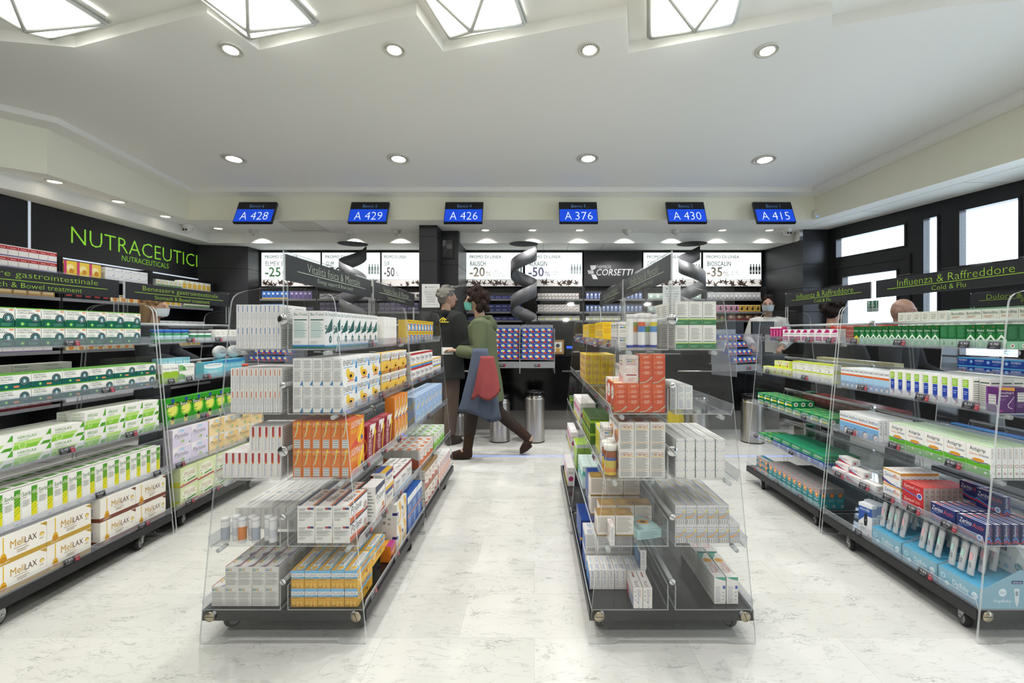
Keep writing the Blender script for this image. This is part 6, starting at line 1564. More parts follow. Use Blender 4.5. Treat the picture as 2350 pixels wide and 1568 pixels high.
spec('lv', 'cough_carton', 'cough tablet carton', 'dark red carton row seen behind', .075, .045, .09, '#7a2a2c', [lines('#a85a5a', 3)], [], [('r', 0, 0, 1, 1, '#86302f')], B_=[('t', .1, .3, .6, .6, 'LEVO', '#d9a8a4'), ('n', .62, .35, .9, .55, 1, '#c08a86')])
stock('lv', 'd', 2, 1, 2, .02, 11, 2, 2)
stock('zf', 'd', 1, -1, 3, .435, 1, 2, 7, gap=.001)
stock('zr', 'd', 1, -1, 3, .303, 1, 2, 9, gap=.001)
stock('za', 'd', 1, -1, 3, .013, 2, 1, 7, gap=.012, where='in the front block')
one('za', GX['d'] - .12, GY[1] + .15, ZT[3] + .081, -PI / 2, 'navy carton with red lettering standing on top, nearer of two') 
one('za', GX['d'] - .09, GY[1] + .26, ZT[3] + .081, -PI / 2, 'navy carton with red lettering standing on top, further of two')
for k, (a, l) in enumerate(((.60, 0), (.72, 0), (.84, 0), (.84, 1), (.72, 1), (.84, 2))):
    one('zs', GX['d'] - .255 + .02 * l, GY[1] + a + .055, ZT[3] + .0345 * l, -PI / 2, 'flat white carton with blue and red wave, %s of the stepped pile' % ORD[k], 'stepped pile of flat cartons')
for k, (q, a) in enumerate(((.275, .665), (.22, .70))):
    one('ml', GX['d'] - q, GY[1] + a, ZT[4], -PI / 2 + .25, 'white and blue hanging thermometer carton, %s of two' % ['nearer the aisle', 'further in'][k], 'thermometer cartons')
stock('nu', 'd', 2, -1, 4, .03, 10, 1, 3, gap=.0014)
stock('nf', 'd', 2, -1, 4, .66, 2, 3, 1, inset=.004)
stock('ab', 'd', 2, -1, 3, .02, 5, 1, 9, gap=.0025)
stock('as', 'd', 2, -1, 3, .65, 2, 1, 4, where='on fourth shelf')
stock('as', 'd', 2, -1, 2, .02, 9, 1, 4, where='at shelf level')
stock('as', 'd', 2, -1, 2, .42, 5, 1, 3, z0=.047, where='stacked above')
stock('vv', 'd', 2, -1, 1, .02, 5, 2, 1)
stock('vd', 'd', 2, -1, 1, .48, 4, 1, 1)
stock('vd', 'd', 2, -1, 1, .56, 2, 1, 1, z0=.051, inset=.03, where='on top')
stock('pn', 'd', 2, -1, 0, .02, 8, 1, 1)
stock('pp', 'd', 2, -1, 0, .66, 4, 1, 1)
for t in (1, 2, 3):
    for k in range(2):
        for l in range(3):
            pot('lozenge_tin', .036, .034, ['#5a5a3a', '#1f5a44'][k], ['#8a7a4a', '#2f7a5a'][k], '%s lozenge tin, %s from below, far end of shelf %s' % (['olive', 'green'][k], ORD[l], ORD[t]), 'lozenge tin', GX['d'] + [.058, .152][k], GY[2] + .88, ZT[t] + l * .0345, None, None, .3)

# thermometer displays on the lowest shelf of D
lbl = '#8fc3dc'
def display_box(a, label):
    root = empty('counter_display', (GX['d'] - XO[4] + .004, GY[1] + a, ZT[4]), -PI / 2)
    tag(root, label, 'cardboard display', 'thermometer displays on the lowest shelf')
    w_, dpt, hf, hb = .093, .175, .080, .115
    m = MB()                                           # local: front (aisle) at -y, width along x
    m.hexa([(-w_, 0, 0), (-w_, 0, hf), (-w_, dpt, 0), (-w_, dpt, hb), (w_, 0, 0), (w_, 0, hf), (w_, dpt, 0), (w_, dpt, hb)], M('#86b6ca', .5), mz=M('#4c9abd', .5))
    m.art((-w_, 0, 0), (2 * w_, 0, 0), (0, 0, hf), [('t', .36, .3, .74, .68, 'DigiBaby', '#eef4f6'), ('c', .12, .6, .06, '#d8ebf2'), ('c', .12, .6, .045, '#7fb8d4'), ('c', .22, .3, .05, '#d8ebf2'), ('c', .88, .5, .07, '#e4f0f5'), ('t', .83, .4, .93, .6, '3in1', '#5f9ab8')])
    m.build('tray_body', root)
    for s in (-1, 1):
        m = MB()
        q = [(0, 0), (dpt, 0), (dpt, .15), (.16, .155), (.03, .086), (0, hf)]
        m.prism([(y, z) for y, z in q], 'x', s * w_ - .001, s * w_ + .001, M('#8fb8ca', .5))
        if s > 0:
            m.art((w_ + .001, 0, 0), (0, dpt, 0), (0, 0, .13), [('t', .3, .18, .7, .28, 'DigiBaby', '#eef4f6'), ('c', .5, .5, .09, '#e4f0f5'), ('t', .44, .46, .56, .54, '3in1', '#5f9ab8'), ('r', .70, .76, .96, .86, '#2c3a78'), ('t', .73, .78, .93, .84, 'chicco', '#e9edf2'), ('p', [(.78, .2), (.82, .05), (.86, .2), (.88, .62), (.76, .62)], '#dfe8ec'), ('r', .79, .4, .85, .54, '#8a9aa4')])
        m.build('side_flap', root)
    m = MB()
    arc = [(w_ * math.cos(t), .195 + .042 * math.sin(t)) for t in [PI * k / 10 for k in range(11)]]
    m.prism([(-w_, .02), (w_, .02)] + [(x, z) for x, z in arc], 'y', dpt, dpt + .002, M('#dfe8ea', .5))
    m.art((-w_, dpt, .02), (2 * w_, 0, 0), (0, 0, .2), [('r', .36, .88, .64, 1.0, '#2c3a78'), ('t', .40, .90, .60, .98, 'chicco', '#e9edf2'), ('t', .28, .72, .74, .84, 'DigiBaby', '#7fb4cc'), ('c', .1, .8, .07, '#8fbfd4'), ('c', .1, .8, .055, '#dfe8ea'), ('c', .30, .6, .05, '#9cc8da'), ('c', .46, .58, .05, '#9cc8da'), ('c', .62, .58, .05, '#9cc8da'), ('c', .88, .66, .08, '#5f9fb4'), ('t', .83, .62, .93, .70, '0m+', '#e9eef0')])
    m.build('header_card', root)
    return root


CASE = MB()
CASE.prism([(x * .014, y * .008) for x, y in [(math.cos(2 * PI * k / 14), math.sin(2 * PI * k / 14)) for k in range(14)]], 'z', 0, .112, POUCH, None, True)
CASE.ball((0, 0, .112), (.014, .008, .012), POUCH, 14, 6)
CASE_ME = CASE.mesh('thermometer_case')
def thermo_mesh(c):
    m = MB()
    m.tube([(0, -.001, .01), (0, -.001, .045), (0, -.001, .075)], [.002, .0055, .0065], M('#e6e9ea', .4), 8)
    m.box(-.005, .005, -.0088, -.008, .03, .052, M('#8f979c', .4))
    m.box(-.006, .006, -.0090, -.0082, .06, .09, M(c, .4))
    return m.mesh('thermometer')
TH_ME = {c: thermo_mesh(c) for c in ('#d8a8b0', '#a9cfc4')}
for di, (a, nm) in enumerate(((.105, 'nearest'), (.300, 'middle'), (.495, 'furthest'))):
    display_box(a, 'light blue cardboard display of thermometers, %s of the three' % nm)
    cnt = 0
    for r in range(3):
        for q in range(3 if r else 4):
            if (di == 0 and r == 0 and q == 3) or (di == 1 and r == 0 and q == 0):
                continue
            col = ['#a9cfc4', '#d8a8b0'][(di + q) % 3 == 2]
            lx, ly = -.064 + .042 * q, .030 + .046 * r
            p = Vector((GX['d'] - XO[4] + .004 + ly, GY[1] + a - lx, ZT[4] + .080 + .035 * ly / .175 + .012))
            root = empty('thermometer_case', p)
            root.rotation_euler = (-.13, (.09 if q % 2 else .03), -PI / 2)
            tag(root, 'clear thermometer case standing in the %s blue display, %s row, %s in the row' % (nm, ORD[r], ORD[q]), 'thermometer case', 'thermometer cases')
            put('case_shell', CASE_ME, root)
            put('thermometer', TH_ME[col], root)

# ---- stand E seen through stand D, and the wall shelves behind stand A
spec('mo', 'pain_relief_carton', 'pain relief carton', 'dark blue carton behind the right stand', .13, .062, .05, '#1c3f94', [('t', .08, .5, .6, .76, 'MOMENT', '#dfe6f2'), ('r', 0, .85, 1, 1, '#4fa8d0'), ('c', .85, .5, .09, '#8fb8e2'), ('n', .1, .2, .5, .36, 2, '#6f90cc')], [('r', 0, 0, 1, .4, '#142c6c')], [('r', 0, 0, 1, 1, '#2a52a8')])
spec('mp', 'pain_relief_carton', 'pain relief carton', 'pale blue and white carton behind right stand', .09, .045, .05, '#c9d6e6', [('r', 0, 0, 1, .5, '#3f74c0'), ('c', .5, .5, .12, '#1f3f8c')], [], [('r', 0, 0, 1, 1, '#d6dde8')])
stock('mo', 'e', 2, -1, 1, .05, 6, 2, 1, where='upper shelf')
stock('mp', 'e', 2, -1, 0, .10, 9, 2, 1, where='on top')
stock('mo', 'e', 2, -1, 2, .05, 6, 2, 1, where='lower shelf')
stock('mo', 'e', 2, -1, 3, .05, 6, 2, 1, where='lowest shelf')
# ------------------------------------------------------------------ counter and back wall
BLACKG = M('#08080a', .14, 0, 0, .28)
root = empty('sales_counter', (0, 5.62, 0))
tag(root, 'long glossy black sales counter across the back of the shop', 'counter')
m = MB()
for x0, x1, y1_ in ((-4.0, -1.49, .46), (-1.49, -1.02, .22), (-1.02, 3.1, .46)):
    m.box(x0, x1, 0, y1_, .26, .93, BLACKG)
for x in (-2.6, -1.3, .0, 1.32, 2.6):
    m.box(x - .0015, x + .0015, -.001, 0, .26, .93, M('#000000', .8))
m.build('counter_body', root)
m = MB()
for x0, x1, y1_ in ((-4.02, -1.49, .48), (-1.49, -1.02, .23), (-1.02, 3.12, .48)):
    m.box(x0, x1, -.02, y1_, .93, .955, M('#151518', .18))
m.build('counter_top', root)
m = MB(); m.box(-4.0, 3.1, .13, .24, 0, .262, M('#807c76', .5)); m.build('plinth', root)
for ua, ub in ((1060, 1110), (1290, 1405), (1555, 1668)):
    a, b = P(ua, 852, 5.58), P(ub, 852, 5.58)
    m = MB()
    m.tube([(a.x, -.045, a.z), (b.x, -.045, a.z)], .011, STEEL, 12)
    for x in (a.x + .02, b.x - .02):
        m.tube([(x, -.045, a.z), (x, .0, a.z)], .007, STEEL, 8)
    m.build('handle', root)

# light boxes with the promotions
def leaf(x, y, s, r, asp):
    pts = []
    lobes = [(-2.2, .55), (-1.15, .85), (0, 1.0), (1.15, .85), (2.2, .55)]
    for a, l in lobes:
        for da, k in ((-.34, .36), (-.12, .72), (0, 1), (.12, .72), (.34, .36)):
            pts.append((x + s * l * k * math.sin(a + da + r), y + s * asp * l * k * math.cos(a + da + r)))
    return ('p', pts, '#33201b')


rl = random.Random(4)
def light_box(ua, ub, items, label):
    a, b = P(ua, 580, 6.88), P(ub, 657, 6.88)
    W, H = b.x - a.x, a.z - b.z
    root = empty('promo_light_box', (a.x, 6.88, b.z))
    tag(root, label, 'light box sign', 'backlit promotion panels')
    m = MB()
    m.box(-.008, W + .008, .006, .10, -.008, H + .02, M('#0c0d0f', .5))
    m.build('frame', root)
    m = MB()
    m.box(0, W, 0, .006, 0, H, M('#eef6f4', .5, 0, .52))
    it = [('r', 0, 0, 1, .19, '#e9e6e2')]
    asp = W / H
    for k in range(max(6, int(W * 20))):
        it.append(leaf(rl.random(), .02 + rl.random() * .11, .05 + .05 * rl.random(), rl.uniform(-1, 1), asp))
    it.append(('r', .0, .19, 1, .21, '#cfd6d4'))
    INK_E[0] = .06
    m.art((0, -.0001, 0), (W, 0, 0), (0, 0, H), it + items)
    INK_E[0] = 0
    m.build('printed_panel', root)


def promo(brand, pct, sub, pc, prod):
    it = [('t', .06, .83, .30, .92, 'PROMO', '#3f4246'), ('t', .33, .83, .62, .92, 'DI LINEA', '#6f7478')]
    it += [('t', .07, .60, .07 + .045 * len(brand), .74, brand, '#33363a'), ('T', .06, .28, .33, .57, pct, pc), ('t', .345, .29, .44, .44, '%', pc)]
    for k, s_ in enumerate(sub):
        it.append(('t', .47, .40 - .07 * k + .03 * (len(sub) - 1) - .04, .47 + .018 * len(s_), .45 - .07 * k + .03 * (len(sub) - 1) - .04, s_, '#5f6468'))
    for k in range(4):
        x = .80 + .05 * k
        it += [('r', x, .36, x + .035, .58, prod), ('r', x + .01, .58, x + .025, .66, prod), ('r', x + .006, .42, x + .029, .48, '#dfe6e6')]
    return it
light_box(600, 735, promo('ELMEX E MERIDOL', '-25', (), '#3f6a4a', '#9fb0a8'), 'glowing promotion panel reading minus 25 percent at far left of back wall')
light_box(739, 872, promo('GUM', '-30', (), '#4a4f54', '#a9c0c0'), 'glowing promotion panel behind the leftmost spiral chute')
light_box(876, 966, promo('SVR', '-50', ('GRANDI', 'VOLUMI'), '#57505a', '#e4ebea'), 'glowing promotion panel reading minus 50 percent left of middle pillar')
light_box(1070, 1200, promo('RAUSCH', '-20', ('CURA', 'DEI CAPELLI', 'INTERA LINEA'), '#b0a890', '#b9c6c4'), 'glowing promotion panel reading minus 20 percent right of middle pillar')
light_box(1205, 1336, promo('ALKAGIN', '-50', ('INTERA', 'LINEA'), '#9a94b8', '#c9d6d8'), 'glowing promotion panel reading minus 50 percent behind the middle spiral')
light_box(1477, 1609, promo('DERMON', '-40', (), '#7a8a7a', '#7f9a86'), 'glowing promotion panel behind the rightmost spiral chute')
light_box(1614, 1747, promo('BIOSCALIN', '-35', ('TINTURE', 'PER CAPELLI'), '#a39a86', '#3f4446'), 'glowing promotion panel reading minus 35 percent at far right of back wall')
a, b = P(1340, 578, 6.9), P(1473, 657, 6.9)
m = MB()
m.box(a.x, b.x, 6.9, 6.96, b.z, a.z, DARKPANEL)
m.art((a.x, 6.9, b.z), (b.x - a.x, 0, 0), (0, 0, a.z - b.z), [('p', [(.106, .607), (.217, .607), (.198, .509), (.161, .473), (.124, .473)], '#d9dadb'), ('p', [(.06, .464), (.161, .464), (.175, .357), (.078, .357)], '#b4b6b8'), ('p', [(.124, .339), (.198, .339), (.244, .205), (.161, .205)], '#cfd1d2'), ('x', .217, .52, .475, .615, 'FARMACIA', '#b4b6b8'), ('x', .205, .31, .85, .50, 'CORSETTI', '#d3d5d6')])
tag(m.build('shop_name_panel'), 'black wall panel with the silver pharmacy name and logo', 'sign')

# shelf boards on the back wall
SHX = [(-4.05, -3.22), (-3.20, -2.34), (-2.32, -1.55), (-1.0, -.17), (.03, .72), (.74, 1.64), (1.66, 2.52), (2.54, 3.42)]
SHN = ['at the far left', 'left of the left spiral', 'left of the pillar', 'right of the pillar', 'beside the middle spiral', 'below the name panel', 'left of the right spiral', 'at the far right']
SHZ = [1.715, 1.527, 1.398]
for k, (x0, x1) in enumerate(SHX):
    root = empty('shelf_unit', ((x0 + x1) / 2, 6.72, 1.1))
    tag(root, 'dark wall shelving bay on the back wall, %s' % SHN[k], 'shelf unit', 'back wall shelving bays')
    w_ = (x1 - x0) / 2
    m = MB(); m.box(-w_, w_, .255, .275, -.1, .80, M('#33302f', .5)); m.build('back_board', root)
    for z in SHZ + [1.2]:
        m = MB(); m.box(-w_, w_, 0, .255, z - 1.1 - .012, z - 1.1, M('#4a4a4c', .4)); m.box(-w_, w_, -.006, 0, z - 1.1 - .024, z - 1.1 + .004, M('#77787a', .35)); m.build('shelf_board', root)
    for s in (-1, 1):
        m = MB(); m.box(s * w_ - .006, s * w_ + .006, .0, .255, -.1, .80, M('#222224', .5)); m.build('side_panel', root)


def back_row(key, bay, tier, n, layers=1, x=None, gap=.004, d=6.735):
    sp = SP[key]
    x0 = SHX[bay][0] + .02 if x is None else x
    for l in range(layers):
        for k in range(n):
            o = put(sp['kind'], carton(sp), None, (x0 + (k + .5) * (sp['w'] + gap), d + sp['t'] / 2, SHZ[tier] + .002 + l * (sp['h'] + .0005)), 0)
            lab = '%s, %s from left, %s back shelf %s' % (sp['look'], ORD[k] if k < 20 else 'far', ['upper', 'middle', 'lower'][tier] + ([', bottom layer,', ', top layer,'][l] if layers > 1 else ''), SHN[bay])
            tag(o, lab, sp['cat'], sp['look'] + 's on the back wall')


def mini(key, kind, look, w, h, base, F, t=.1):
    spec(key, kind, kind.replace('_', ' '), look, w, h, t, base, F)
mini('k1', 'hair_care_carton', 'blue carton', .062, .115, '#3f74c4', [('r', 0, 0, 1, .16, '#e0b83a'), ('c', .5, .7, .25, '#dfe8f2'), ('r', .3, .2, .7, .55, '#2a4f9a')])
mini('k2', 'hair_care_carton', 'purple carton', .062, .115, '#77689a', [('c', .5, .7, .25, '#cfc6dc'), ('r', .3, .1, .7, .55, '#4f4478')])
mini('k3', 'toothpaste_carton', 'silver carton', .125, .082, '#b9b6ba', [('p', [(.1, .3), (.9, .6), (.85, .75), (.08, .45)], '#4f4a50'), ('r', 0, .85, 1, 1, '#8a868c')])
mini('k4', 'toothpaste_carton', 'dark violet carton', .08, .07, '#4a4458', [('r', .1, .5, .9, .8, '#77708c')])
mini('k5', 'skin_care_carton', 'black and white carton', .085, .10, '#cfcac6', [('c', .5, .5, .3, '#4a4644'), ('r', 0, 0, 1, .2, '#7a7674')])
mini('k6', 'cream_carton', 'navy carton', .097, .054, '#1d2450', [('r', .04, .1, .96, .9, '#2c3670'), ('t', .2, .4, .8, .62, 'defence', '#cfd4e6')])
mini('k7', 'bandage_carton', 'slim white carton', .047, .085, '#dcd5d0', [('p', [(0, .2), (1, .5), (1, .7), (0, .4)], '#8f8480')])
mini('k8', 'bandage_carton', 'grey-ribboned white carton', .085, .052, '#ddd6d2', [('p', [(.1, .3), (.6, .8), (.7, .7), (.2, .2)], '#6f6664'), ('r', .7, .2, .9, .8, '#b9aeaa')])
mini('k9', 'lozenge_carton', 'white and yellow lozenge carton', .10, .062, '#dedfd2', [('r', 0, .6, 1, .9, '#8a8c86'), ('c', .75, .4, .14, '#d8cf4a')])
mini('ka', 'cream_jar_carton', 'blue and white carton', .056, .10, '#44527c', [('c', .5, .66, .3, '#c9d2e4'), ('r', .2, .1, .8, .5, '#8a9ac0')])
mini('kb', 'cream_jar_carton', 'pale green carton', .095, .085, '#c3d2c8', [('r', 0, 0, 1, .5, '#9fb8aa'), ('c', .5, .5, .22, '#e6ece8')])
mini('kc', 'toothbrush_carton', 'silver-topped carton', .062, .10, '#c9c9c9', [('p', [(.1, 0), (.9, 0), (.75, .8), (.25, .8)], '#8f8f90'), ('r', .3, .3, .7, .7, '#e4e4e4')])
mini('kd', 'pet_care_carton', 'pink carton with dark animal', .075, .10, '#c48aa4', [('c', .5, .4, .28, '#3a2c30'), ('c', .5, .7, .16, '#3a2c30'), ('r', 0, .9, 1, 1, '#e6d6da')])
mini('ke', 'pet_care_carton', 'gold carton with dark animal', .075, .10, '#c7a44a', [('c', .5, .4, .25, '#2f2a1c'), ('c', .6, .68, .15, '#2f2a1c'), ('r', 0, .9, 1, 1, '#e0cf9a')])
mini('kf', 'pet_care_carton', 'brown pouch with dog picture', .12, .11, '#5a4034', [('c', .4, .5, .2, '#b8a68c'), ('c', .7, .5, .16, '#8a6a50'), ('r', 0, 0, 1, .2, '#7a2c34')])
mini('kg', 'pet_care_carton', 'green-edged dark carton', .085, .07, '#4a3a2c', [('c', .5, .55, .25, '#b07a4a'), ('r', 0, 0, 1, .2, '#6fb03a')])
back_row('k1', 0, 0, 6, x=-4.03); back_row('k2', 0, 0, 5, x=-3.62); back_row('k1', 0, 1, 5, x=-4.03); back_row('k4', 0, 1, 4, x=-3.6)
back_row('k3', 1, 0, 6); back_row('k4', 1, 1, 9, 2)
back_row('k5', 2, 0, 8); back_row('k4', 2, 1, 8, 2)
back_row('k6', 3, 0, 8, gap=.002); back_row('k6', 3, 1, 8, 2, gap=.002); back_row('k6', 3, 2, 8, gap=.002)
back_row('k7', 4, 0, 12); back_row('k8', 4, 1, 7, 2); back_row('k9', 4, 2, 6)
back_row('ka', 5, 0, 14); back_row('ka', 5, 1, 14); back_row('k9', 5, 2, 5)
back_row('kb', 6, 0, 8); back_row('kb', 6, 1, 8); back_row('k8', 6, 2, 6)
back_row('kc', 7, 0, 12); back_row('kd', 7, 1, 6); back_row('ke', 7, 1, 4, x=2.54 + .02 + 6 * .079); back_row('kg', 7, 2, 3); back_row('kf', 7, 2, 4, x=2.86)

# spiral chutes that bring the packages down
def spiral(u, label, ztop, zbot, d, ph, hand):
    x = (u - CU) * d / F
    root = empty('spiral_chute', (x, d, 0))
    tag(root, label, 'spiral chute', 'grey spiral chutes behind the counter')
    m = MB()
    R_, pitch, hgt = .185, .50, .20
    n = 90
    turns = (ztop - zbot) / pitch
    GM = M('#707174', .5, .1)
    a, b = [], []
    for k in range(n + 1):
        t = k / n
        an = ph + hand * t * turns * 2 * PI
        z = ztop - t * (ztop - zbot)
        a.append((R_ * math.cos(an), R_ * math.sin(an), z))
        b.append((R_ * math.cos(an), R_ * math.sin(an), z - hgt))
    vs = a + b + [(p[0] * .97, p[1] * .97, p[2]) for p in a] + [(p[0] * .97, p[1] * .97, p[2]) for p in b]
    N = n + 1
    fs = []
    for k in range(n):
        fs += [(k, k + 1, N + k + 1, N + k), (2 * N + k, 3 * N + k, 3 * N + k + 1, 2 * N + k + 1), (k, 2 * N + k, 2 * N + k + 1, k + 1), (N + k, N + k + 1, 3 * N + k + 1, 3 * N + k)]
    m.add(vs, fs, GM, True)
    m.build('ribbon_wall', root)
    m = MB(); m.lathe([(.205, SZ - .0012), (.0001, SZ - .001)], M('#0a0a0b', .8), 28); m.build('opening_shade', root)  # flat black disc, painted for the shade inside the chute's hole
spiral(810, 'grey spiral chute hanging from the ceiling left of the middle pillar', SZ - .003, 1.25, 6.40, .6, 1)
spiral(1202, 'grey spiral chute in the middle, beside the shop name panel', SZ - .003, 1.15, 6.40, .2, -1)
spiral(1588, 'grey spiral chute on the right, before the rightmost promotions', SZ - .003, 1.25, 6.40, .6, 1)

# queue monitors
for k, (u, n_, q) in enumerate(((585, 6, '428'), (846, 5, '429'), (1064, 4, '426'), (1327, 3, '376'), (1575, 2, '430'), (1777, 1, '415'))):
    p = P(u, 487, 5.42)
    root = empty('queue_monitor', p)
    root.rotation_euler = (math.radians(-24), 0, 0)
    tag(root, 'tilted black and blue queue monitor showing A %s under Banco %d' % (q, n_), 'monitor', 'queue monitors on the fascia')
    w_, h_ = .228, .150
    m = MB(); m.box(-w_, w_, 0, .035, -h_, h_, M('#0c0c0f', .3)); m.build('housing', root)
    m = MB()
    INK_E[0] = .42
    m.art((-w_ + .006, -.0005, -h_ + .012), (2 * w_ - .012, 0, 0), (0, 0, 2 * h_ - .018), [('r', 0, 0, 1, .64, '#0a43c8'), ('l', .32, .73, .70, .89, 'Banco %d' % n_, '#4f76a0'), ('l', .14, .10, .32, .50, 'A', '#dfe8fa'), ('l', .42, .10, .88, .50, q, '#dfe8fa')])
    INK_E[0] = 0
    m.build('screen', root)
    m = MB(); m.tube([(0, .03, 0), (0, .19, .02)], .02, M('#2a2a2c', .5), 8); m.build('wall_bracket', root)

# security cameras, door sensor, hatch
for (u, v, d, lab, prt) in ((433, 511, 5.85, 'white dome security camera under the soffit at the left corner', -.08), (1805, 527, 6.05, 'white dome security camera under the soffit at the right corner', .08)):
    p = P(u, v, d); p.z = LZ
    root = empty('security_camera', p)
    tag(root, lab, 'security camera', 'dome cameras')
    m = MB(); m.lathe([(.06, 0), (.064, -.02), (.055, -.045), (.05, -.05)], M('#e4e3dc', .4), 20); m.build('camera_base', root)
    m = MB(); m.ball((0, -.012, -.06), .047, M('#dedcd6', .35), 18, 10); m.build('dome', root)
    for sx in (-.017, .017):
        m = MB(); m.ball((sx + prt * .1, -.055, -.075), .013, M('#101012', .1), 10, 6); m.build('lens', root)
p = P(1871, 492, 5.55)
m = MB(); m.box(-.03, .03, -.02, .02, -.045, .045, M('#e0dfd4', .4)); m.box(.0, .012, -.022, -.02, -.03, -.018, M('#3a6ae0', .3, 0, 2))
tag(m.build('motion_sensor', None, (p.x + .02, 5.575, p.z)), 'small white motion sensor with blue light on the fascia corner', 'sensor')
m = MB()
q = [P(640, 511, 5.70), P(717, 511, 5.70), P(755, 533, 6.2), P(672, 533, 6.2)]
for k in range(4):
    a, b = q[k].copy(), q[(k + 1) % 4].copy()
    a.z = b.z = LZ - .001
    m.tube([a, b], .003, M('#a9a8a0', .6), 4)
m.face([(p_.x, p_.y, LZ - .0008) for p_ in q], M('#d9d5c9', .7))
tag(m.build('access_hatch'), 'flush ceiling access hatch in the soffit beside Banco 6', 'ceiling hatch')

# blue cartons in stepped counter racks
spec('db', 'chewing_gum_carton', 'chewing gum carton', 'blue carton', .071, .054, .07, '#2a4fa6', [('p', [(.45, 0), (1, 0), (1, .45), (.55, .3)], '#c8382e'), ('c', .45, .56, .30, '#e9eef2', .26), ('c', .45, .56, .2, '#e6d84a', .17), ('p', [(0, .7), (.2, 1), (0, 1)], '#6f9ae0')])
def rack(x, y, rot, cols, rows, label, name, z0=.915, stepz=.062, stepy=.045, group='blue cartons in the counter racks', hook=.346):
    root = empty('counter_rack', (x, y, 0), rot)
    tag(root, label, 'counter rack', 'grey counter racks')
    W = cols * .0745 / 2 + .012
    GRY = M('#8a8b8e', .4)
    for s in (-1, 1):
        m = MB(); m.box(s * W - .002, s * W + .002, -.06, .30, z0 - .16, z0 + rows * stepz - .02, RAIL, mx=RAIL, my=EDGE, mz=EDGE); m.build('side_panel', root)
        m = MB(); m.box(s * W * .7 - .008, s * W * .7 + .008, .29, hook, z0 - .05, z0 - .035, M('#77787b', .4)); m.build('hook_arm', root)
    m = MB()
    m.hexa([(-W, -.05, z0 - .10), (-W, -.05, z0 - .03), (-W, .30, z0 - .12), (-W, .30, z0 - .03), (W, -.05, z0 - .10), (W, -.05, z0 - .03), (W, .30, z0 - .12), (W, .30, z0 - .03)], GRY)
    m.build('tray_base', root)
    for r in range(rows):
        m = MB(); m.box(-W + .003, W - .003, stepy * r - .012, stepy * r + .075, z0 + stepz * r - .006, z0 + stepz * r - .001, GRY); m.build('step_shelf', root)
    m = MB(); m.box(-W + .003, W - .003, rows * stepy + .03, rows * stepy + .036, z0 - .03, z0 + rows * stepz + .03, GRY); m.build('back_panel', root)
    m = MB(); m.art((-.035, -.052, z0 - .085), (.07, 0, 0), (0, 0, .03), [('r', 0, 0, .7, 1, '#26262b'), ('r', .7, 0, 1, 1, '#8e1f2f'), ('t', .1, .3, .6, .8, '4,90', '#e9e9ea')]); m.build('price_tag', root)
    ca, sa = math.cos(rot), math.sin(rot)
    for r in range(rows):
        for k in range(cols):
            lx, ly = -W + .012 + (k + .5) * .0745, stepy * r + .036
            o = put('chewing_gum_carton', carton(SP['db']), None, (x + lx * ca - ly * sa, y + lx * sa + ly * ca, z0 + stepz * r), rot)
            tag(o, 'blue and red carton, %s row from below, %s from left in the %s counter rack' % (ORD[r], ORD[k], name), 'chewing gum carton', group)
rack(.035, 5.27, 0, 5, 6, 'grey stepped rack of blue cartons hooked on the middle of the counter', 'middle')
rack(-.365, 5.27, 0, 5, 6, 'grey stepped rack of blue cartons half hidden behind the walking woman', 'half-hidden')
rack(2.40, 5.18, .42, 5, 4, 'grey stepped rack of blue cartons turned sideways near the right', 'right', .89, .085, .07, hook=.40)
rack(-3.05, 5.22, -.2, 7, 3, 'grey stepped rack of blue cartons seen through the left-hand stand', 'left', .90, .075, .07)

# things on the counter
def screen_back(u, v0, v1, wu, d, label):
    a, b = P(u, v0, d), P(u + wu, v1, d)
    root = empty('till_monitor', ((a.x + b.x) / 2, d, .955))
    tag(root, label, 'monitor', 'till monitors on the counter')
    w_ = (b.x - a.x) / 2
    m = MB(); m.box(-w_, w_, -.02, .02, b.z - .955, a.z - .955, M('#0d0d10', .25)); m.build('housing', root)
    m = MB(); m.box(-.03, .03, -.0, .03, 0, b.z - .955 + .02, M('#151517', .4)); m.box(-.1, .1, -.07, .08, 0, .012, M('#151517', .4)); m.build('stand', root)
screen_back(1206, 738, 770, 58, 5.95, 'black till monitor beside the middle spiral chute')
screen_back(1268, 738, 786, 52, 5.90, 'black till monitor right of the middle blue rack')
screen_back(1660, 738, 765, 45, 5.9, 'black till monitor above the right blue rack')
screen_back(1725, 738, 768, 50, 5.9, 'black till monitor before the masked pharmacist')
for k, (u, v) in enumerate(((1279, 800), (1649, 803))):
    p = P(u, v, 5.72)
    root = empty('donation_box', (p.x, 5.602, .956))
    tag(root, 'small wooden donation box with picture, %s' % ['right of the middle rack', 'before the right rack'][k], 'donation box')
    m = MB(); m.box(-.075, .075, 0, .042, 0, .175, M('#9a7448', .5)); m.build('box_body', root)
    m = MB(); m.art((-.05, -.0005, .03), (.10, 0, 0), (0, 0, .12), [('r', 0, 0, 1, 1, '#d8d8cf'), ('c', .5, .62, .25, '#4a4a46'), ('r', 0, .28, 1, .36, '#d8b83a'), ('c', .5, .16, .25, '#c8923a')]); m.build('picture', root)
m = MB()
m.box(-.045, .045, -.018, .018, 0, .12, M('#141417', .3)); m.box(-.035, .035, -.019, -.018, .07, .10, M('#2f4fd0', .4, 0, .6))
p = P(1305, 780, 5.72)
tag(m.build('card_terminal', None, (p.x, 5.622, .956)), 'black card terminal with blue display on the counter', 'card terminal')
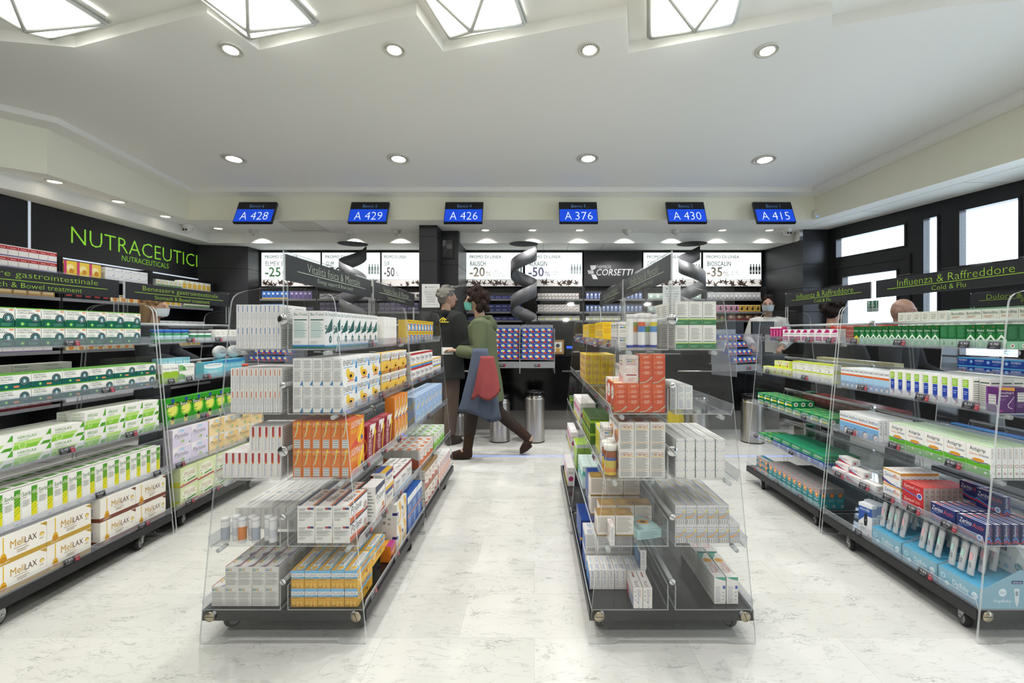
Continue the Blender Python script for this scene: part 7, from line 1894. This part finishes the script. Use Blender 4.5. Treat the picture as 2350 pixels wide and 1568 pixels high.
for (u0, u1, v0, d, lab) in ((1240, 1342, 650, 5.70, 'clear protective shield standing on the counter behind the middle rack'), (1440, 1692, 648, 5.70, 'clear protective shield standing on the counter on the right'), (1000, 1100, 655, 5.74, 'clear protective shield behind the standing man'), (690, 900, 655, 5.70, 'clear protective shield behind the left-centre stand')):
    a, b = P(u0, v0, d), P(u1, v0, d)
    root = empty('protective_shield', ((a.x + b.x) / 2, d, .970))
    root.rotation_euler = (math.radians(-7.6), 0, 0)
    tag(root, lab, 'protective shield', 'clear counter shields')
    w_, H = (b.x - a.x) / 2, a.z - .955
    m = MB()
    pts = [(-w_, .01), (w_, .01), (w_, H - .05), (w_ - .015, H - .015), (w_ - .05, H), (-w_ + .05, H), (-w_ + .015, H - .015), (-w_, H - .05)]
    m.prism(pts, 'y', -.003, .003, ACR, EDGE)
    m.build('shield_sheet', root)
    for s in (-.6, .6):
        m = MB(); m.box(s * w_ - .04, s * w_ + .04, -.05, .05, 0, .012, EDGE); m.build('foot', root)
def notice(u0, v0, u1, v1, d, lab):
    a, b = P(u0, v0, d), P(u1, v1, d)
    m = MB()
    m.box(a.x, b.x, d, d + .004, b.z, a.z, M('#d9dad6', .4))
    it = [('r', .2, .82, .26, .9, '#6a6c6e'), ('x', .28, .83, .82, .89, 'CORSETTI', '#77797b'), ('r', .1, .74, .9, .75, '#8a8c8e'), ('r', .1, .12, .9, .13, '#8a8c8e')]
    for k, s_ in enumerate(('SE DEVI SOLO PAGARE', 'NON FARE LA FILA', 'RAGGIUNGI LA', 'CASSA VELOCE', "ALL'ENTRATA")):
        hw = .018 * len(s_) + .04
        it.append(('t', .5 - hw, .62 - .1 * k, .5 + hw, .69 - .1 * k, s_, '#5f6163'))
    m.art((a.x, d, b.z), (b.x - a.x, 0, 0), (0, 0, a.z - b.z), it)
    tag(m.build('paper_notice'), lab, 'notice', 'white counter notices')
notice(968, 652, 1009, 706, 5.6, 'white printed notice on a stand left of the grey-haired man')
notice(1521, 655, 1562, 712, 5.6, 'white printed notice behind the right-centre stand')
for (u0, u1, v1, lab) in ((968, 1009, 706, 'slim clear holder carrying the notice beside the grey-haired man'), (1521, 1562, 712, 'slim clear holder carrying the notice behind the right-centre stand')):
    a, b = P(u0, v1, 5.6), P(u1, v1, 5.6)
    m = MB(); m.box(a.x, b.x, 5.606, 5.612, .955, a.z + .29, ACR, my=None, mx=EDGE); m.box(a.x, b.x, 5.605, 5.69, .955, .962, EDGE)
    tag(m.build('notice_holder'), lab, 'notice holder')
# framed photograph on the pillar
a, b = P(1013, 548, 6.19), P(1042, 594, 6.19)
root = empty('framed_photo', ((a.x + b.x) / 2, 6.20, (a.z + b.z) / 2))
tag(root, 'black framed grey photograph hung high on the middle pillar', 'picture')
w_, h_ = (b.x - a.x) / 2, (a.z - b.z) / 2
m = MB(); m.box(-w_, w_, -.015, .008, -h_, h_, M('#0c0c0d', .4)); m.build('frame', root)
m = MB(); m.art((-w_ + .018, -.0155, -h_ + .02), (2 * w_ - .036, 0, 0), (0, 0, 2 * h_ - .04), [('r', 0, 0, 1, 1, '#4a4a4a'), ('c', .65, .62, .28, '#7f7f7d'), ('p', [(.2, 0), (1, 0), (1, .45), (.55, .5)], '#2a2a2a'), ('p', [(0, .6), (.3, .7), (.3, 1), (0, 1)], '#8f8f8c')]); m.build('print', root)

# stainless bins
def bin_(u, v, wpx, vtop, label):
    d = CH * F / (v - CV)
    r = wpx * d / F / 2
    h = CH - (vtop - CV) * d / F
    root = empty('waste_bin', ((u - CU) * d / F, d, 0))
    tag(root, label, 'waste bin', 'stainless steel waste bins')
    m = MB(); m.lathe([(.0001, 0), (r, 0), (r, .012)], M('#1a1a1a', .5), 30); m.build('foot_ring', root)
    m = MB(); m.lathe([(r * .99, .012), (r * .99, h - .085)], STEEL, 30); m.build('bin_body', root)
    m = MB(); m.lathe([(r, h - .085), (r * 1.01, h - .08), (r * 1.01, h - .05), (r, h - .045)], M('#d6d4cf', .12, 1), 30); m.build('chrome_band', root)
    m = MB(); m.lathe([(r * .99, h - .045), (r, h - .01), (r * .97, h), (r * .8, h), (r * .78, h - .012), (.0001, h - .016)], M('#0c0c0d', .25), 30); m.build('lid', root)
bin_(1227, 1013, 46, 897, 'stainless steel bin with black lid right of the walking woman')
bin_(1147, 1012, 47, 905, 'stainless steel bin with black lid behind the walking woman')
bin_(1727, 1014, 50, 905, 'stainless steel bin with black lid left of the right stand')
bin_(1597, 1000, 60, 900, 'stainless steel bin with black lid seen through the right-centre stand')
bin_(1053, 1000, 28, 938, 'stainless steel bin behind the legs of the grey-haired man')
# yellow bag at the bin
m = MB()
p = P(1545, 1000, 5.2)
rng = random.Random(3)
prof = [(.05, .02), (.09, .06), (.10, .18), (.085, .30), (.07, .38), (.09, .42)]
m.lathe(prof, M('#b7a51c', .35), 26)
m.v = [(x * (1 + .18 * math.sin(5 * math.atan2(y, x) + 9 * z)), y * (1 + .18 * math.sin(5 * math.atan2(y, x) + 9 * z)), z) for x, y, z in m.v]
tag(m.build('waste_bag', None, (p.x, 5.15, -.02)), 'yellow plastic bag standing next to the bin behind the right-centre stand', 'bag')
# projected blue line on the floor, painted as a thin glowing strip
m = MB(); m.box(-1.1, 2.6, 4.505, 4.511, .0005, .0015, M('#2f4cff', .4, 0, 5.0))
tag(m.build('painted_light_line'), 'glowing strip painted in for the blue line projected across the floor', 'projected light line')

# ------------------------------------------------------------------ the left wall: name board and shelves
m = MB()
xw, y0, y1 = -4.78, 4.31, 6.45
m.box(xw - .015, xw, y0 + .012, y1 + .12, 1.985, 2.465, DARKPANEL)
L_ = y1 - y0
for s_, xa, xb, za, zb, c in (('NUTRACEUTICI', .18, 1.0, .34, .70, None), ('NUTRACEUTICALS', .45, .765, .15, .28, None)):
    vs, fs, asp = text_polys(s_, -.012)
    m.add([(xw + .003, y0 + L_ * (xa + x * (xb - xa)), 1.985 + .48 * (za + y * (zb - za))) for x, y in vs], fs, M('#86c832', .4, 0, .34))
tag(m.build('name_board'), 'black wall board with glowing green lettering NUTRACEUTICI', 'sign')
m = MB(); m.box(xw - .015, xw + .004, y0 - .012, y0 + .008, 1.985, 2.465, M('#aab4c0', .4, 0, .5)); m.box(xw - .015, xw, 2.4, y0 - .014, 1.985, 2.465, DARKPANEL)
tag(m.build('wall_board'), 'plain black wall board left of the glowing lettering', 'wall panel')
m = MB(); m.box(xw - .015, xw + .02, 2.4, 6.45, 1.972, 1.982, M('#c9d3e0', .3, 0, .5))
m.build('trim_5', kind='structure')
WZ = [1.78, 1.55, 1.30, 1.05, .80, .55]
for k, (ya, yb) in enumerate(((3.3, 4.3), (4.32, 5.32), (5.34, 6.34))):
    root = empty('shelf_unit', (-4.6, (ya + yb) / 2, 0))
    tag(root, 'black wall shelving bay on the left wall, %s from the near end' % ORD[k], 'shelf unit', 'left wall shelving bays')
    w_ = (yb - ya) / 2
    m = MB(); m.box(-.19, -.17, -w_, w_, .1, 1.95, M('#1b1c20', .45)); m.build('back_board', root)
    for z in WZ:
        m = MB(); m.box(-.17, .12, -w_, w_, z - .012, z, M('#3a3b3f', .4)); m.box(.12, .126, -w_, w_, z - .026, z + .004, M('#7f8186', .35)); m.build('shelf_board', root)
    for s in (-1, 1):
        m = MB(); m.box(-.17, .12, s * w_ - .006, s * w_ + .006, .1, 1.95, M('#151518', .45)); m.build('side_panel', root)
mini('w1', 'supplement_carton', 'white carton with red cap band', .075, .095, '#e6e2de', [('r', 0, .62, 1, .92, '#b0232c'), ('t', .2, .7, .8, .84, 'Swisse', '#f0e6e2'), ('r', 0, 0, 1, .12, '#77689a')])
mini('w2', 'supplement_carton', 'yellow and pink picture carton', .12, .135, '#e6c24a', [('c', .5, .5, .3, '#f0e2a0'), ('r', 0, 0, .2, 1, '#c43a78'), ('c', .6, .3, .2, '#c88a2a')])
mini('w3', 'supplement_carton', 'white carton with pale blue print', .10, .065, '#e6e8e8', [('t', .2, .4, .8, .6, 'Sinaire', '#8fa3c4'), ('c', .85, .7, .06, '#4f7fc0')])
mini('w4', 'supplement_carton', 'white carton with yellow panel', .08, .11, '#e9e6da', [('r', .1, .1, .9, .7, '#dcb43a'), ('c', .5, .85, .1, '#4a7a3a')])
mini('w5', 'supplement_carton', 'dark red carton', .085, .10, '#5a1c22', [('r', 0, .6, 1, .8, '#d9cfca'), ('t', .2, .3, .8, .5, 'UOMO', '#d9cfca')])
mini('w6', 'supplement_carton', 'cream carton with orange picture', .095, .075, '#e2d6b0', [('c', .5, .4, .28, '#d8842e'), ('r', .1, .75, .9, .9, '#7a5a34')])
mini('w7', 'supplement_carton', 'brown printed carton', .11, .07, '#a88a5a', [('r', .1, .3, .9, .7, '#c9b48a')])
mini('w8', 'supplement_carton', 'black carton', .09, .065, '#1c1c20', [('r', .2, .4, .8, .6, '#a83a3a')])
mini('w9', 'supplement_carton', 'white and green carton', .06, .08, '#dfe4da', [('r', 0, 0, 1, .3, '#5f8f4a'), ('c', .5, .6, .2, '#e0c23a')])
def wall_row(key, tier, y0, n, layers=1):
    sp = SP[key]
    for l in range(layers):
        for k in range(n):
            o = put(sp['kind'], carton(sp), None, (-4.487 - sp['t'] / 2, y0 + (k + .5) * (sp['w'] + .005), WZ[tier] + .002 + l * (sp['h'] + .0005)), PI / 2)
            tag(o, '%s, %s from near end, %s left wall shelf%s' % (sp['look'], ORD[k], ['top', 'second', 'third', 'fourth', 'fifth', 'lowest'][tier], (', upper layer' if l else ', lower layer') if layers > 1 else ''), sp['cat'], sp['look'] + 's on the left wall')
wall_row('w1', 0, 3.72, 7, 2); wall_row('w2', 0, 4.34, 3); wall_row('w3', 0, 4.76, 5, 2); wall_row('w9', 0, 5.40, 6); wall_row('w4', 0, 5.80, 6)
wall_row('w7', 1, 3.8, 4); wall_row('w8', 1, 4.34, 5); wall_row('w6', 1, 4.82, 4); wall_row('w4', 1, 5.36, 5); wall_row('w9', 1, 5.84, 7)
wall_row('w5', 2, 3.8, 5); wall_row('w4', 2, 4.7, 5); wall_row('w3', 2, 5.36, 8)
wall_row('w1', 3, 3.6, 8); wall_row('w6', 3, 4.36, 9); wall_row('w4', 3, 5.36, 9)
wall_row('w1', 4, 3.6, 8); wall_row('w7', 4, 4.36, 8); wall_row('w9', 4, 5.36, 12)
wall_row('w5', 5, 3.6, 7); wall_row('w3', 5, 4.36, 9)
